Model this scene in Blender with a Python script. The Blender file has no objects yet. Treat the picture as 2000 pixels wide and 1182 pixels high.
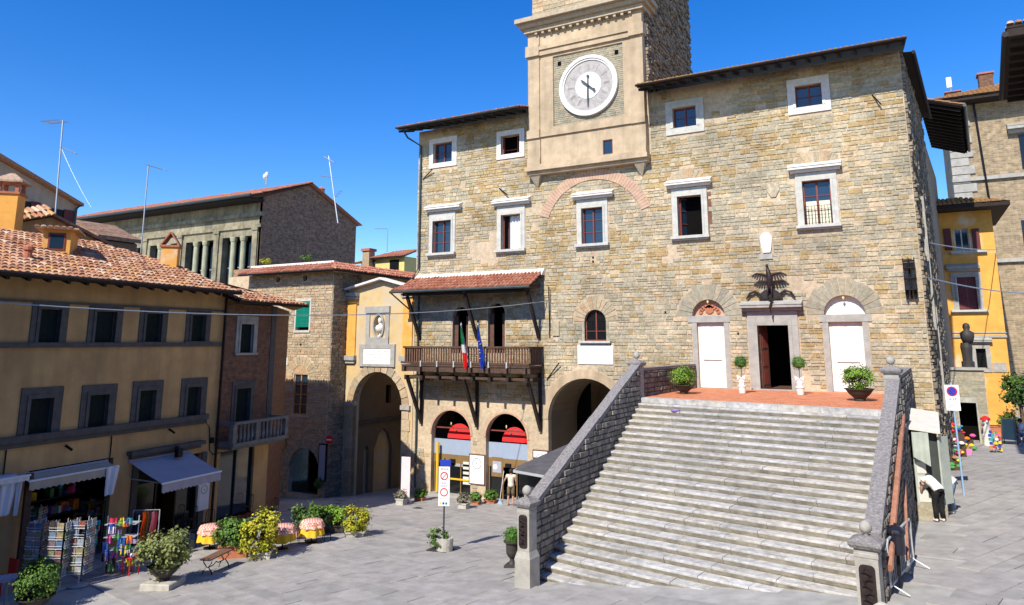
import bpy, bmesh, math, random
import numpy as np
from mathutils import Vector, noise
from mathutils.geometry import tessellate_polygon
random.seed(7)
R = math.radians
sc = bpy.context.scene
COL = sc.collection
# ------------------------------------------------------------------ camera, world, sun, exposure
YAW, PIT, FPX, PCY = .5045, .1774, 1400.0, 416.73
CAMZ = 8.0
cam_d = bpy.data.cameras.new('camera'); cam = bpy.data.objects.new('camera', cam_d); COL.objects.link(cam)
cam.location = (0, 0, CAMZ)
cam.rotation_euler = (math.pi/2 + PIT, 0, YAW)
cam_d.sensor_width = 36; cam_d.lens = FPX*36/2000
cam_d.shift_y = -(591-PCY)/2000
cam_d.clip_start = .1; cam_d.clip_end = 2000
sc.camera = cam
SUN = Vector((-.028, -.735, .677)).normalized()
w = bpy.data.worlds.new('World'); sc.world = w; w.use_nodes = True
wn = w.node_tree; bg = wn.nodes['Background']
sky = wn.nodes.new('ShaderNodeTexSky'); sky.sky_type = 'NISHITA'; sky.sun_disc = False
sky.sun_elevation = math.asin(SUN.z); sky.sun_rotation = math.atan2(SUN.x, SUN.y)
sky.altitude = 500; sky.air_density = 1.0; sky.dust_density = .3; sky.ozone_density = 4.0
hsv = wn.nodes.new('ShaderNodeHueSaturation'); hsv.inputs['Saturation'].default_value = 1.36; hsv.inputs['Value'].default_value = 1.08; hsv.inputs['Hue'].default_value = .512
wn.links.new(sky.outputs[0], hsv.inputs['Color']); wn.links.new(hsv.outputs[0], bg.inputs[0])
bg.inputs[1].default_value = .15
sd = bpy.data.lights.new('sun', 'SUN'); sd.energy = 5.0; sd.angle = R(.53); sd.color = (1, .94, .83)
so = bpy.data.objects.new('sun', sd); COL.objects.link(so)
so.rotation_euler = SUN.to_track_quat('Z', 'Y').to_euler()
sc.view_settings.view_transform = 'Standard'; sc.view_settings.look = 'None'
sc.view_settings.exposure = .36; sc.view_settings.gamma = 1
sc.cycles.max_bounces = 6

# ------------------------------------------------------------------ camera ray helpers (to place things on real planes)
_F = np.array([-math.sin(YAW)*math.cos(PIT), math.cos(YAW)*math.cos(PIT), math.sin(PIT)])
_R = np.array([math.cos(YAW), math.sin(YAW), 0]); _U = np.cross(_R, _F)
C0 = np.array([0, 0, CAMZ])
def ray(x, y): return _R*(x-1000)/FPX + _U*(PCY-y)/FPX + _F
def onY(x, y, Y):
    r = ray(x, y); return Vector(C0 + r*Y/r[1])
def onX(x, y, X):
    r = ray(x, y); return Vector(C0 + r*X/r[0])
def onZ(x, y, z):
    r = ray(x, y); return Vector(C0 + r*(z-CAMZ)/r[2])
# ground height field (thin plate through surveyed points)
GP = np.array([(-17.8,32,.18),(-23,33,.0),(-26,33.5,-.3),(-29,34.5,-.8),(-26,30,.0),(-18.8,15.4,1.3),(-9.3,18,1.8),(-1.3,17.9,2.65),(.3,26.2,2.7),
    (3,43,2.75),(8,43,2.8),(-24.9,23.2,.8),(-14.6,21.7,1.1),(-10,31,.9),(-22,12,1.25),(0,33,2.75),(-5,14,2.25),(6,22,2.9),(-14,10,1.7),(-20,0,1.9),(8,0,3.0),(-23.5,27,.45),(-30,40,-1.2)])
def _tps(d): return np.where(d > 1e-9, d*d*np.log(d+1e-12), 0)
_n = len(GP); _K = _tps(np.linalg.norm(GP[:, None, :2]-GP[None, :, :2], axis=2)) + np.eye(_n)*.5
_P = np.c_[np.ones(_n), GP[:, :2]]
_S = np.linalg.solve(np.block([[_K, _P], [_P.T, np.zeros((3, 3))]]), np.r_[GP[:, 2], 0, 0, 0])
def gz(x, y):
    x = min(max(x, -34), 12); y = min(max(y, 0), 46)
    d = np.hypot(GP[:, 0]-x, GP[:, 1]-y)
    return float(_tps(d)@_S[:_n] + _S[_n] + _S[_n+1]*x + _S[_n+2]*y)
def G(px, py):
    z = 1.2
    for _ in range(25):
        p = onZ(px, py, z); z = .5*z+.5*gz(p.x, p.y)
    return Vector((p.x, p.y, gz(p.x, p.y)))
class Fr:
    def __init__(s, x, y, a):
        s.o = Vector((x, y, 0)); s.a = a
        s.u = Vector((math.cos(a), math.sin(a), 0)); s.n = Vector((math.sin(a), -math.cos(a), 0))
    def P(s, u, z, d=0): return s.o + s.u*u + s.n*d + Vector((0, 0, z))
    def px(s, x, y, d=0):
        r = Vector(ray(x, y)); o = s.o + s.n*d
        t = s.n.dot(o-Vector(C0))/s.n.dot(r); q = Vector(C0)+r*t
        return (q-s.o).dot(s.u), q.z
    def rect(s, tl, br, d=0):
        a, b = s.px(*tl, d), s.px(*br, d); return a[0], b[0], b[1], a[1]   # u0,u1,z0,z1

# ------------------------------------------------------------------ materials
def N(nt, t, **k):
    n = nt.nodes.new(t)
    for a, b in k.items():
        if a in n.inputs: n.inputs[a].default_value = b
        else: setattr(n, a, b)
    return n
MATS = {}
def pm(name, col, var=.18, scale=3.0, rough=.85, bump=.25, bscale=18, metal=0, ramp=None, src='attr', spec=.3, stain=None, emis=None, brick=None, streak=0, coat=0, trans=0, big=0):
    """procedural material; ramp: list of (pos, colour) driven by per-piece random value"""
    m = bpy.data.materials.new(name); m.use_nodes = True; nt = m.node_tree; L = nt.links.new
    b = nt.nodes['Principled BSDF']
    b.inputs['Roughness'].default_value = rough; b.inputs['Metallic'].default_value = metal
    b.inputs['Specular IOR Level'].default_value = spec
    if trans: b.inputs['Transmission Weight'].default_value = trans
    if emis:
        b.inputs['Emission Color'].default_value = (*emis[:3], 1); b.inputs['Emission Strength'].default_value = emis[3]
    geo = N(nt, 'ShaderNodeNewGeometry'); pos = geo.outputs['Position']
    if ramp:
        if src == 'attr':
            s = N(nt, 'ShaderNodeAttribute', attribute_name='rnd').outputs['Fac']
        else: s = N(nt, 'ShaderNodeObjectInfo').outputs['Random']
        cr = N(nt, 'ShaderNodeValToRGB'); cr.color_ramp.interpolation = 'LINEAR'
        e = cr.color_ramp.elements
        while len(e) < len(ramp): e.new(.5)
        for i, (p, c) in enumerate(ramp): e[i].position = p; e[i].color = (*c, 1)
        L(s, cr.inputs[0]); base = cr.outputs[0]
    else:
        rgb = N(nt, 'ShaderNodeRGB'); rgb.outputs[0].default_value = (*col, 1); base = rgb.outputs[0]
    height = None
    if brick:   # (width, height, mortar colour, second colour)
        sep = N(nt, 'ShaderNodeSeparateXYZ'); L(pos, sep.inputs[0])
        ad = N(nt, 'ShaderNodeMath', operation='ADD'); L(sep.outputs[0], ad.inputs[0]); L(sep.outputs[1], ad.inputs[1])
        nz = N(nt, 'ShaderNodeTexNoise', Scale=1.7, Detail=3.0); L(pos, nz.inputs['Vector'])
        wz = N(nt, 'ShaderNodeMath', operation='MULTIPLY_ADD'); L(nz.outputs[0], wz.inputs[0]); wz.inputs[1].default_value = brick[1]*1.2; L(sep.outputs[2], wz.inputs[2])
        cb = N(nt, 'ShaderNodeCombineXYZ'); L(ad.outputs[0], cb.inputs[0]); L(wz.outputs[0], cb.inputs[1])
        bt = N(nt, 'ShaderNodeTexBrick'); L(cb.outputs[0], bt.inputs['Vector'])
        bt.inputs['Scale'].default_value = 1; bt.inputs['Brick Width'].default_value = brick[0]; bt.inputs['Row Height'].default_value = brick[1]
        bt.inputs['Mortar Size'].default_value = brick[1]*.09; bt.inputs['Mortar Smooth'].default_value = .3; bt.inputs['Bias'].default_value = 0
        L(base, bt.inputs['Color1']); bt.inputs['Color2'].default_value = (*brick[3], 1); bt.inputs['Mortar'].default_value = (*brick[2], 1)
        base = bt.outputs['Color']; height = bt.outputs['Fac']
    n1 = N(nt, 'ShaderNodeTexNoise', Scale=scale, Detail=6.0, Roughness=.6); L(pos, n1.inputs['Vector'])
    mr = N(nt, 'ShaderNodeMapRange'); mr.inputs[1].default_value = .3; mr.inputs[2].default_value = .7
    mr.inputs[3].default_value = 1-var; mr.inputs[4].default_value = 1+var; L(n1.outputs[0], mr.inputs[0])
    mx = N(nt, 'ShaderNodeMix', data_type='RGBA', blend_type='MULTIPLY'); mx.inputs[0].default_value = 1
    L(base, mx.inputs[6]); L(mr.outputs[0], mx.inputs[7]); out = mx.outputs[2]
    if streak:
        mp = N(nt, 'ShaderNodeMapping'); mp.inputs['Scale'].default_value = (2.2, 2.2, .25); L(pos, mp.inputs[0])
        n3 = N(nt, 'ShaderNodeTexNoise', Scale=1.3, Detail=5.0); L(mp.outputs[0], n3.inputs['Vector'])
        m3 = N(nt, 'ShaderNodeMapRange'); m3.inputs[1].default_value = .4; m3.inputs[2].default_value = .75; m3.inputs[3].default_value = 1; m3.inputs[4].default_value = 1-streak
        L(n3.outputs[0], m3.inputs[0])
        mx2 = N(nt, 'ShaderNodeMix', data_type='RGBA', blend_type='MULTIPLY'); mx2.inputs[0].default_value = 1
        L(out, mx2.inputs[6]); L(m3.outputs[0], mx2.inputs[7]); out = mx2.outputs[2]
    if stain:   # (colour, scale, threshold)
        n2 = N(nt, 'ShaderNodeTexNoise', Scale=stain[1], Detail=8.0, Roughness=.65); L(pos, n2.inputs['Vector'])
        m2 = N(nt, 'ShaderNodeMapRange'); m2.inputs[1].default_value = stain[2]; m2.inputs[2].default_value = stain[2]+.12; m2.inputs[3].default_value = 0; m2.inputs[4].default_value = .85
        L(n2.outputs[0], m2.inputs[0])
        m4 = N(nt, 'ShaderNodeMix', data_type='RGBA'); L(m2.outputs[0], m4.inputs[0]); L(out, m4.inputs[6]); m4.inputs[7].default_value = (*stain[0], 1); out = m4.outputs[2]
    if big:
        n5 = N(nt, 'ShaderNodeTexNoise', Scale=.45, Detail=4.0, Roughness=.55); L(pos, n5.inputs['Vector'])
        m5 = N(nt, 'ShaderNodeMapRange'); m5.inputs[1].default_value = .35; m5.inputs[2].default_value = .65; m5.inputs[3].default_value = 1-big; m5.inputs[4].default_value = 1+big*.6
        L(n5.outputs[0], m5.inputs[0]); mx5 = N(nt, 'ShaderNodeMix', data_type='RGBA', blend_type='MULTIPLY'); mx5.inputs[0].default_value = 1
        L(out, mx5.inputs[6]); L(m5.outputs[0], mx5.inputs[7]); out = mx5.outputs[2]
    L(out, b.inputs['Base Color'])
    if bump:
        nb = N(nt, 'ShaderNodeTexNoise', Scale=bscale, Detail=5.0, Roughness=.65); L(pos, nb.inputs['Vector'])
        bp = N(nt, 'ShaderNodeBump', Strength=bump, Distance=.03); L(nb.outputs[0], bp.inputs['Height']); L(bp.outputs[0], b.inputs['Normal'])
        if height is not None:
            iv = N(nt, 'ShaderNodeMath', operation='SUBTRACT'); iv.inputs[0].default_value = 1; L(height, iv.inputs[1])
            b2 = N(nt, 'ShaderNodeBump', Strength=.7, Distance=.02); L(iv.outputs[0], b2.inputs['Height']); L(bp.outputs[0], b2.inputs['Normal']); L(b2.outputs[0], b.inputs['Normal'])
    MATS[name] = m; return m
M = MATS
STONES = [(0, (.36,.305,.19)), (.12, (.44,.385,.27)), (.25, (.36,.325,.235)), (.38, (.53,.44,.29)), (.48, (.39,.275,.125)), (.56, (.46,.345,.17)), (.66, (.475,.41,.295)), (.78, (.40,.36,.26)), (.9, (.56,.445,.295)), (1, (.41,.28,.13))]
for nm, s in (('stone', 'attr'), ('stone_piece', 'obj')): pm(nm, (0,0,0), ramp=STONES, src=s, var=.30, scale=9, bump=1.0, bscale=16, rough=.95, big=.20, streak=.14, stain=((.44,.36,.25), 1.6, .60))
GREYST = [(0, (.30,.275,.20)), (.3, (.35,.32,.235)), (.6, (.27,.25,.19)), (.8, (.40,.34,.23)), (1, (.33,.285,.20))]
for nm, s in (('greystone', 'attr'), ('greystone_piece', 'obj')): pm(nm, (0,0,0), ramp=GREYST, src=s, var=.25, scale=6, bump=.7, bscale=16, rough=.9)
WARMST = [(0, (0.402,0.310,0.196)), (.25, (0.483,0.380,0.241)), (.5, (0.345,0.299,0.207)), (.75, (0.437,0.287,0.161)), (1, (0.494,0.402,0.276))]
for nm, s in (('warmstone', 'attr'), ('warmstone_piece', 'obj')): pm(nm, (0,0,0), ramp=WARMST, src=s, var=.25, scale=8, bump=.8, bscale=16, rough=.9)
SHADEST = [(0, (.20,.17,.12)), (.3, (.30,.25,.18)), (.6, (.15,.13,.10)), (.8, (.34,.28,.20)), (1, (.24,.19,.14))]
for nm, s in (('darkstone', 'attr'), ('darkstone_piece', 'obj')): pm(nm, (0,0,0), ramp=SHADEST, src=s, var=.3, scale=6, bump=1, bscale=12, rough=.95)  # shade of the right-facing side walls put into a darker stone colour
TILES = [(0, (.36,.16,.085)), (.2, (.45,.23,.13)), (.4, (.30,.13,.07)), (.55, (.52,.32,.20)), (.68, (.40,.18,.10)), (.8, (.50,.27,.10)), (.9, (.58,.44,.32)), (1, (.24,.12,.07))]
for nm, s in (('tile', 'attr'), ('tile_piece', 'obj')): pm(nm, (0,0,0), ramp=TILES, src=s, var=.3, scale=9, bump=.5, bscale=25, rough=.9, stain=((.42,.32,.13), 5.0, .60))
RTILES = [(0, (.42,.15,.085)), (.3, (.48,.20,.12)), (.6, (.34,.12,.07)), (1, (.52,.26,.17))]
for nm, s in (('redtile', 'attr'), ('redtile_piece', 'obj')): pm(nm, (0,0,0), ramp=RTILES, src=s, var=.25, scale=7, bump=.4, bscale=25, rough=.9)
pm('mosstile', (0,0,0), ramp=[(0,(.36,.19,.09)),(.5,(.45,.27,.11)),(1,(.30,.17,.09))], var=.3, scale=6, rough=.95, stain=((.32,.23,.06), 4.0, .5))
SLAB = [(0, (.33,.312,.298)), (.25, (.355,.336,.32)), (.5, (.30,.288,.276)), (.75, (.365,.344,.323)), (1, (.335,.318,.302))]
for nm, s in (('slab', 'attr'), ('slab_piece', 'obj')): pm(nm, (0,0,0), ramp=SLAB, src=s, var=.2, scale=2.2, bump=.35, bscale=9, rough=.75, stain=((.24,.235,.23), .9, .58))
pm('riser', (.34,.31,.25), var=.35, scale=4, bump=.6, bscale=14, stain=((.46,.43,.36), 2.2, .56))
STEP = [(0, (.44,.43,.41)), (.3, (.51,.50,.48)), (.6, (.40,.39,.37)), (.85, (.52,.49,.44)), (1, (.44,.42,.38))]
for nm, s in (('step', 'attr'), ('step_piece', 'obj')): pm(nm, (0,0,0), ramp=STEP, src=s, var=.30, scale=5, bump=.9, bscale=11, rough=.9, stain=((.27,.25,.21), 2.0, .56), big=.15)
BLOCK = [(0, (.19,.175,.15)), (.3, (.26,.24,.205)), (.6, (.15,.135,.115)), (1, (.29,.26,.22))]
for nm, s in (('block', 'attr'), ('block_piece', 'obj')): pm(nm, (0,0,0), ramp=BLOCK, src=s, var=.3, scale=5, bump=1, bscale=10, rough=.95)
TERR = [(0, (.56,.20,.10)), (.5, (.62,.25,.13)), (1, (.50,.17,.085))]
for nm, s in (('terrace_tile', 'attr'), ('terrace_tile_piece', 'obj')): pm(nm, (0,0,0), ramp=TERR, src=s, var=.12, scale=2, bump=.2, rough=.8)
pm('mortar', (.52,.41,.28), var=.22, scale=5, bump=.9, bscale=14, stain=((.40,.27,.18), .7, .58), big=.2)
pm('mortar_dark', (.16,.135,.105), var=.3, scale=3, bump=.8)
pm('mortar_grey', (.40,.38,.34), var=.25, scale=3, bump=.6)
pm('joint', (.36,.35,.33), var=.2, scale=2, bump=.3)
pm('trim', (.50,.49,.44), var=.14, scale=4, bump=.5, bscale=20, stain=((.30,.28,.24), 3.5, .66))
pm('trim_white', (.70,.67,.62), var=.12, scale=4, bump=.3)
pm('pietra', (.36,.345,.31), var=.18, scale=3, bump=.6, bscale=16, stain=((.46,.36,.20), 2.0, .62))
pm('pietra_dark', (.095,.088,.08), var=.2, scale=4, bump=.4)
pm('tower_plaster', (.50,.385,.255), var=.14, scale=2.2, bump=.35, streak=.25, stain=((.52,.44,.34), 1.3, .60), big=.15)
pm('tower_brick', (.42,.35,.25), var=.2, scale=5, bump=.5)
pm('clock_white', (.70,.68,.65), var=.05, scale=3, bump=.1)
pm('clock_grey', (.38,.355,.34), var=.2, scale=5, bump=.1, stain=((.52,.50,.48), 4.0, .58))
pm('yellow_plaster', (.53,.33,.14), var=.12, scale=1.6, bump=.25, streak=.22, stain=((.44,.27,.12), 1.1, .58), big=.12)
pm('ochre_plaster', (.58,.42,.20), var=.12, scale=1.5, bump=.2, stain=((.52,.43,.31), .8, .46))
pm('gold_plaster', (.72,.36,.075), var=.15, scale=1.5, bump=.2, stain=((.74,.60,.44), .5, .56))
pm('pale_plaster', (.50,.40,.28), var=.10, scale=1.5, bump=.2, streak=.15, stain=((.34,.29,.22), 1.0, .60))
pm('lemon_plaster', (.72,.55,.20), var=.1, scale=1.5, bump=.15)
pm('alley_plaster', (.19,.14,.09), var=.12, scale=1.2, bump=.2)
pm('redbrick', (.16,.08,.048), var=.35, scale=5, bump=.3, brick=(.28, .07, (.15,.11,.08), (.22,.11,.065)))
pm('pinkbrick', (.50,.33,.23), var=.16, scale=4, bump=.3, bscale=20)
pm('rubble', (.42,.35,.24), var=.3, scale=3, bump=.5, brick=(.42, .17, (.52,.43,.31), (.30,.26,.19)))
pm('palace', (.36,.27,.165), var=.3, scale=2.5, bump=.6, brick=(.5, .16, (.46,.35,.23), (.23,.185,.12)), stain=((.48,.34,.22), .6, .60))
pm('brownrubble', (.34,.195,.115), var=.4, scale=3, bump=.9, brick=(.5, .2, (.40,.25,.16), (.20,.12,.075)), stain=((.30,.11,.07), .5, .66))
pm('loggia_stone', (.30,.265,.175), var=.3, scale=1.2, bump=.6, streak=.4, stain=((.15,.135,.10), 1.0, .54), big=.2)
pm('column', (.36,.36,.24), var=.2, scale=1.5, bump=.3)
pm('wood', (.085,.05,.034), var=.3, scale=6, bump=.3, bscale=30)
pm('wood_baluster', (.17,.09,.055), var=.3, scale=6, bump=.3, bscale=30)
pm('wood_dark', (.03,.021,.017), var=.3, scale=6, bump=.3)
pm('window_wood', (.20,.05,.035), var=.2, scale=6, bump=.1, rough=.6)
pm('door_wood', (.12,.06,.04), var=.3, scale=6, bump=.2, rough=.6)
pm('amber_wood', (.55,.26,.08), var=.2, scale=6, bump=.1)
pm('shutter_dark', (.014,.022,.02), var=.2, scale=6, bump=.1, rough=.85, spec=.1)
pm('shutter_green', (.0,.19,.125), var=.1, scale=6, bump=.1, rough=.6)
pm('shutter_maroon', (.14,.035,.035), var=.15, scale=6, bump=.1, rough=.6)
pm('glass', (.015,.035,.06), var=.1, scale=2, bump=0, rough=.06, spec=.8)  # blue of the reflected sky put into the base colour
pm('glass_dark', (.01,.011,.012), var=.1, scale=2, bump=0, rough=.1, spec=.5)
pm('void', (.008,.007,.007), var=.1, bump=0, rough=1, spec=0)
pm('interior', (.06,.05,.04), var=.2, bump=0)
pm('curtain', (.75,.75,.75), var=.05, bump=.1)
pm('lace', (.72,.68,.50), var=.12, scale=14, bump=.1)
pm('white_paint', (.80,.76,.70), var=.07, scale=3, bump=.1, streak=.12, stain=((.62,.56,.47), 1.8, .64))
pm('white', (.80,.80,.80), var=.03, bump=0)
pm('offwhite', (.62,.60,.55), var=.1, bump=.1)
pm('marble', (.84,.82,.80), var=.04, scale=5, bump=.05)
pm('statue', (.72,.67,.60), var=.12, scale=8, bump=.3)
pm('iron', (.016,.015,.017), var=.2, bump=.1, rough=.5, metal=.4)
pm('gutter', (.055,.075,.075), var=.2, bump=.05, rough=.45, metal=.3)
pm('steel', (.48,.50,.52), var=.1, bump=.05, rough=.4, metal=.2)
pm('aerial', (.38,.42,.45), var=.1, bump=0, rough=.4, metal=.5)
pm('coping', (.24,.225,.22), var=.4, scale=16, bump=.9, bscale=24, stain=((.46,.44,.41), 9.0, .60))
pm('bronze', (.04,.028,.027), var=.3, scale=8, bump=.3, rough=.45, metal=.3)
pm('awning_grey', (.36,.36,.42), var=.06, scale=2, bump=.1)
pm('awning_beige', (.42,.37,.29), var=.1, scale=2, bump=.2)
pm('canvas_white', (.68,.68,.70), var=.06, scale=2, bump=.1)
pm('kiosk_roof', (.10,.095,.10), var=.25, scale=3, bump=.2)
pm('kiosk_green', (.42,.46,.40), var=.12, scale=3, bump=.2)
pm('kiosk_dark', (.05,.055,.05), var=.2, bump=.1)
pm('red_fabric', (.75,.03,.03), var=.05, bump=.05)
pm('sky_fabric', (.28,.42,.62), var=.04, bump=.05)
pm('band_grey', (.30,.36,.46), var=.05, bump=.05); pm('brass', (.30,.19,.08), var=.1, bump=0, rough=.4, metal=.3)
pm('yellow_pole', (.72,.44,.03), var=.05, bump=0)
pm('terracotta', (.42,.15,.08), var=.15, scale=5, bump=.2)
pm('planter_dark', (.045,.04,.038), var=.2, scale=5, bump=.15, rough=.6)
pm('planter_stone', (.45,.43,.38), var=.2, scale=6, bump=.4)
pm('soil', (.05,.035,.025), var=.3, bump=.3)
pm('bark', (.12,.08,.05), var=.3, scale=10, bump=.4)
def leafm(name, ramp): pm(name, (0,0,0), ramp=ramp, src='attr', var=.2, scale=6, bump=0, rough=.55, spec=.35)
leafm('leaf_green', [(0,(.035,.085,.012)),(.5,(.075,.16,.02)),(1,(.16,.26,.035))])
leafm('leaf_bright', [(0,(.06,.13,.012)),(.5,(.14,.27,.02)),(1,(.26,.40,.04))])
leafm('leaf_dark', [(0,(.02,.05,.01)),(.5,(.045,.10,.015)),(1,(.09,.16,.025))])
leafm('leaf_yellow', [(0,(.10,.15,.01)),(.4,(.30,.32,.02)),(.7,(.52,.44,.03)),(1,(.08,.14,.02))])
leafm('leaf_olive', [(0,(.09,.11,.03)),(.5,(.18,.21,.06)),(1,(.34,.36,.12))])
leafm('leaf_lavender', [(0,(.20,.17,.12)),(.5,(.26,.24,.17)),(1,(.13,.15,.07))])
leafm('leaf_topiary', [(0,(.03,.09,.008)),(.5,(.06,.17,.015)),(1,(.13,.28,.03))])
pm('skin', (.50,.28,.19), var=.05, bump=0, rough=.6)
pm('hair_dark', (.02,.013,.01), var=.2, bump=.3, rough=.6)
pm('hair_grey', (.5,.48,.45), var=.1, bump=.3)
pm('cloth_cream', (.66,.58,.48), var=.06, bump=.1)
pm('cloth_black', (.012,.012,.014), var=.1, bump=.1)
pm('cloth_white', (.78,.77,.76), var=.04, bump=.1)
pm('cloth_jeans', (.14,.20,.30), var=.12, bump=.1)
pm('cloth_olive', (.16,.12,.07), var=.1, bump=.1)
pm('cloth_turq', (.02,.38,.38), var=.06, bump=.1)
pm('check_cloth', (.70,.24,.18), var=.1, scale=40, bump=0, ramp=[(0,(.75,.60,.52)),(.5,(.70,.25,.2)),(1,(.78,.7,.6))], brick=None)
pm('yellow_cloth', (.80,.50,.03), var=.1, scale=6, bump=.05)
for i, c in enumerate([(.75,.20,.02),(.02,.06,.30),(.75,.55,.03),(.55,.03,.08),(.05,.30,.35),(.75,.72,.70),(.03,.03,.035),(.62,.10,.30),(.08,.28,.08),(.28,.18,.45)]): pm('color_%d' % i, c, var=.25, scale=14, bump=.05)
COLS = ['color_%d' % i for i in range(10)]
CARD = [(0,(.10,.22,.42)),(.15,(.55,.60,.62)),(.3,(.30,.42,.55)),(.45,(.60,.45,.25)),(.6,(.16,.26,.12)),(.75,(.65,.62,.58)),(.9,(.40,.14,.10)),(1,(.20,.35,.55))]
pm('postcard', (0,0,0), ramp=[(p, tuple(v*.6 for v in c)) for p, c in CARD], src='obj', var=.5, scale=22, bump=0, rough=.35)
pm('flag_green', (.01,.24,.06), var=.08, bump=.1); pm('flag_red', (.70,.02,.02), var=.08, bump=.1); pm('flag_blue', (.01,.05,.42), var=.08, bump=.1)
pm('sign_blue', (.02,.05,.40), var=.03, bump=0, rough=.4); pm('sign_red', (.65,.02,.02), var=.03, bump=0, rough=.4); pm('ink', (.10,.10,.12), var=.1, bump=0)
pm('pink_panel', (.78,.60,.60), var=.05, bump=0); pm('lamp_glass', (.8,.6,.3), var=0, bump=0); pm('plastic_black', (.015,.015,.025), var=.1, bump=.1, rough=.25, spec=.6)
pm('flag_gold', (.75,.55,.05), var=.05, bump=0); pm('rust_wood', (.36,.17,.11), var=.25, scale=5, bump=.3); pm('balcony_stone', (.17,.16,.145), var=.25, scale=4, bump=.4); pm('pinkbox', (.72,.22,.50), var=.05, bump=0)

# ------------------------------------------------------------------ mesh builder
def wl(o):
    v = Vector((0, 0, 0))
    while o is not None: v += Vector(o.location); o = o.parent
    return v
class MB:
    def __init__(s): s.v = []; s.f = []; s.r = []
    def add(s, vs, fs, r=None):
        k = len(s.v); s.v += [tuple(v) for v in vs]
        r = random.random() if r is None else r
        for f in fs: s.f.append([k+i for i in f]); s.r.append(r)
        return s
    def box(s, a, b, r=None):
        x0, y0, z0 = a; x1, y1, z1 = b
        return s.add([(x0,y0,z0),(x1,y0,z0),(x1,y1,z0),(x0,y1,z0),(x0,y0,z1),(x1,y0,z1),(x1,y1,z1),(x0,y1,z1)],
            [(0,3,2,1),(4,5,6,7),(0,1,5,4),(1,2,6,5),(2,3,7,6),(3,0,4,7)], r)
    def fb(s, fr, u0, u1, z0, z1, d0, d1, r=None):
        p = [fr.P(u, z, d) for (u, d) in ((u0,d1),(u1,d1),(u1,d0),(u0,d0)) for z in (z0,)] + [fr.P(u, z1, d) for (u, d) in ((u0,d1),(u1,d1),(u1,d0),(u0,d0))]
        return s.add(p, [(0,3,2,1),(4,5,6,7),(0,1,5,4),(1,2,6,5),(2,3,7,6),(3,0,4,7)], r)
    def bar(s, a, b, w, h=None, r=None, up=(0,0,1)):
        a, b = Vector(a), Vector(b); h = h or w; d = (b-a).normalized(); up = Vector(up)
        if abs(d.dot(up)) > .98: up = Vector((1,0,0))
        x = d.cross(up).normalized(); y = x.cross(d)
        c = [(-w/2,-h/2),(w/2,-h/2),(w/2,h/2),(-w/2,h/2)]
        p = [a+x*i+y*j for i, j in c]+[b+x*i+y*j for i, j in c]
        return s.add(p, [(0,1,2,3),(7,6,5,4),(0,4,5,1),(1,5,6,2),(2,6,7,3),(3,7,4,0)], r)
    def tube(s, pts, rad, n=8, r=None, cap=True):
        pts = [Vector(p) for p in pts]; rings = []
        for i, p in enumerate(pts):
            d = (pts[min(i+1, len(pts)-1)]-pts[max(i-1, 0)]).normalized()
            up = Vector((0,0,1)) if abs(d.z) < .9 else Vector((1,0,0))
            x = d.cross(up).normalized(); y = x.cross(d)
            rr = rad[i] if isinstance(rad, (list, tuple)) else rad
            rings.append([p+(x*math.cos(t)+y*math.sin(t))*rr for t in [2*math.pi*k/n for k in range(n)]])
        vs = [v for g in rings for v in g]; fs = []
        for i in range(len(pts)-1):
            for k in range(n):
                fs.append((i*n+k, i*n+(k+1) % n, (i+1)*n+(k+1) % n, (i+1)*n+k))
        if cap: fs.append(tuple(range(n-1, -1, -1))); fs.append(tuple((len(pts)-1)*n+k for k in range(n)))
        return s.add(vs, fs, r)
    def lathe(s, c, prof, n=16, r=None):
        c = Vector(c); vs = []; fs = []
        for (rad, z) in prof:
            vs += [c+Vector((rad*math.cos(2*math.pi*k/n), rad*math.sin(2*math.pi*k/n), z)) for k in range(n)]
        for i in range(len(prof)-1):
            for k in range(n): fs.append((i*n+k, i*n+(k+1) % n, (i+1)*n+(k+1) % n, (i+1)*n+k))
        fs.append(tuple(range(n-1, -1, -1))); fs.append(tuple((len(prof)-1)*n+k for k in range(n)))
        return s.add(vs, fs, r)
    def sqlathe(s, c, prof, rot=0, r=None):   # square section profile
        c = Vector(c); vs = []; fs = []; q = math.sqrt(2)
        for (h, z) in prof:
            vs += [c+Vector((h*q*math.cos(rot+math.pi/4+math.pi/2*k), h*q*math.sin(rot+math.pi/4+math.pi/2*k), z)) for k in range(4)]
        for i in range(len(prof)-1):
            for k in range(4): fs.append((i*4+k, i*4+(k+1) % 4, (i+1)*4+(k+1) % 4, (i+1)*4+k))
        fs.append((3,2,1,0)); fs.append(tuple((len(prof)-1)*4+k for k in range(4)))
        return s.add(vs, fs, r)
    def fprism(s, fr, poly, d0, d1, r=None):   # polygon in (u,z) extruded in d
        n = len(poly)
        vs = [fr.P(u, z, d1) for u, z in poly]+[fr.P(u, z, d0) for u, z in poly]
        return s.add(vs, [tuple(range(n)), tuple(range(2*n-1, n-1, -1))]+[(i, n+i, n+(i+1) % n, (i+1) % n) for i in range(n)], r)
    def cloth(s, fr_fn, nu, nv, r=None):
        vs = [fr_fn(i/nu, j/nv) for j in range(nv+1) for i in range(nu+1)]
        return s.add(vs, [(j*(nu+1)+i, j*(nu+1)+i+1, (j+1)*(nu+1)+i+1, (j+1)*(nu+1)+i) for j in range(nv) for i in range(nu)], r)
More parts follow.
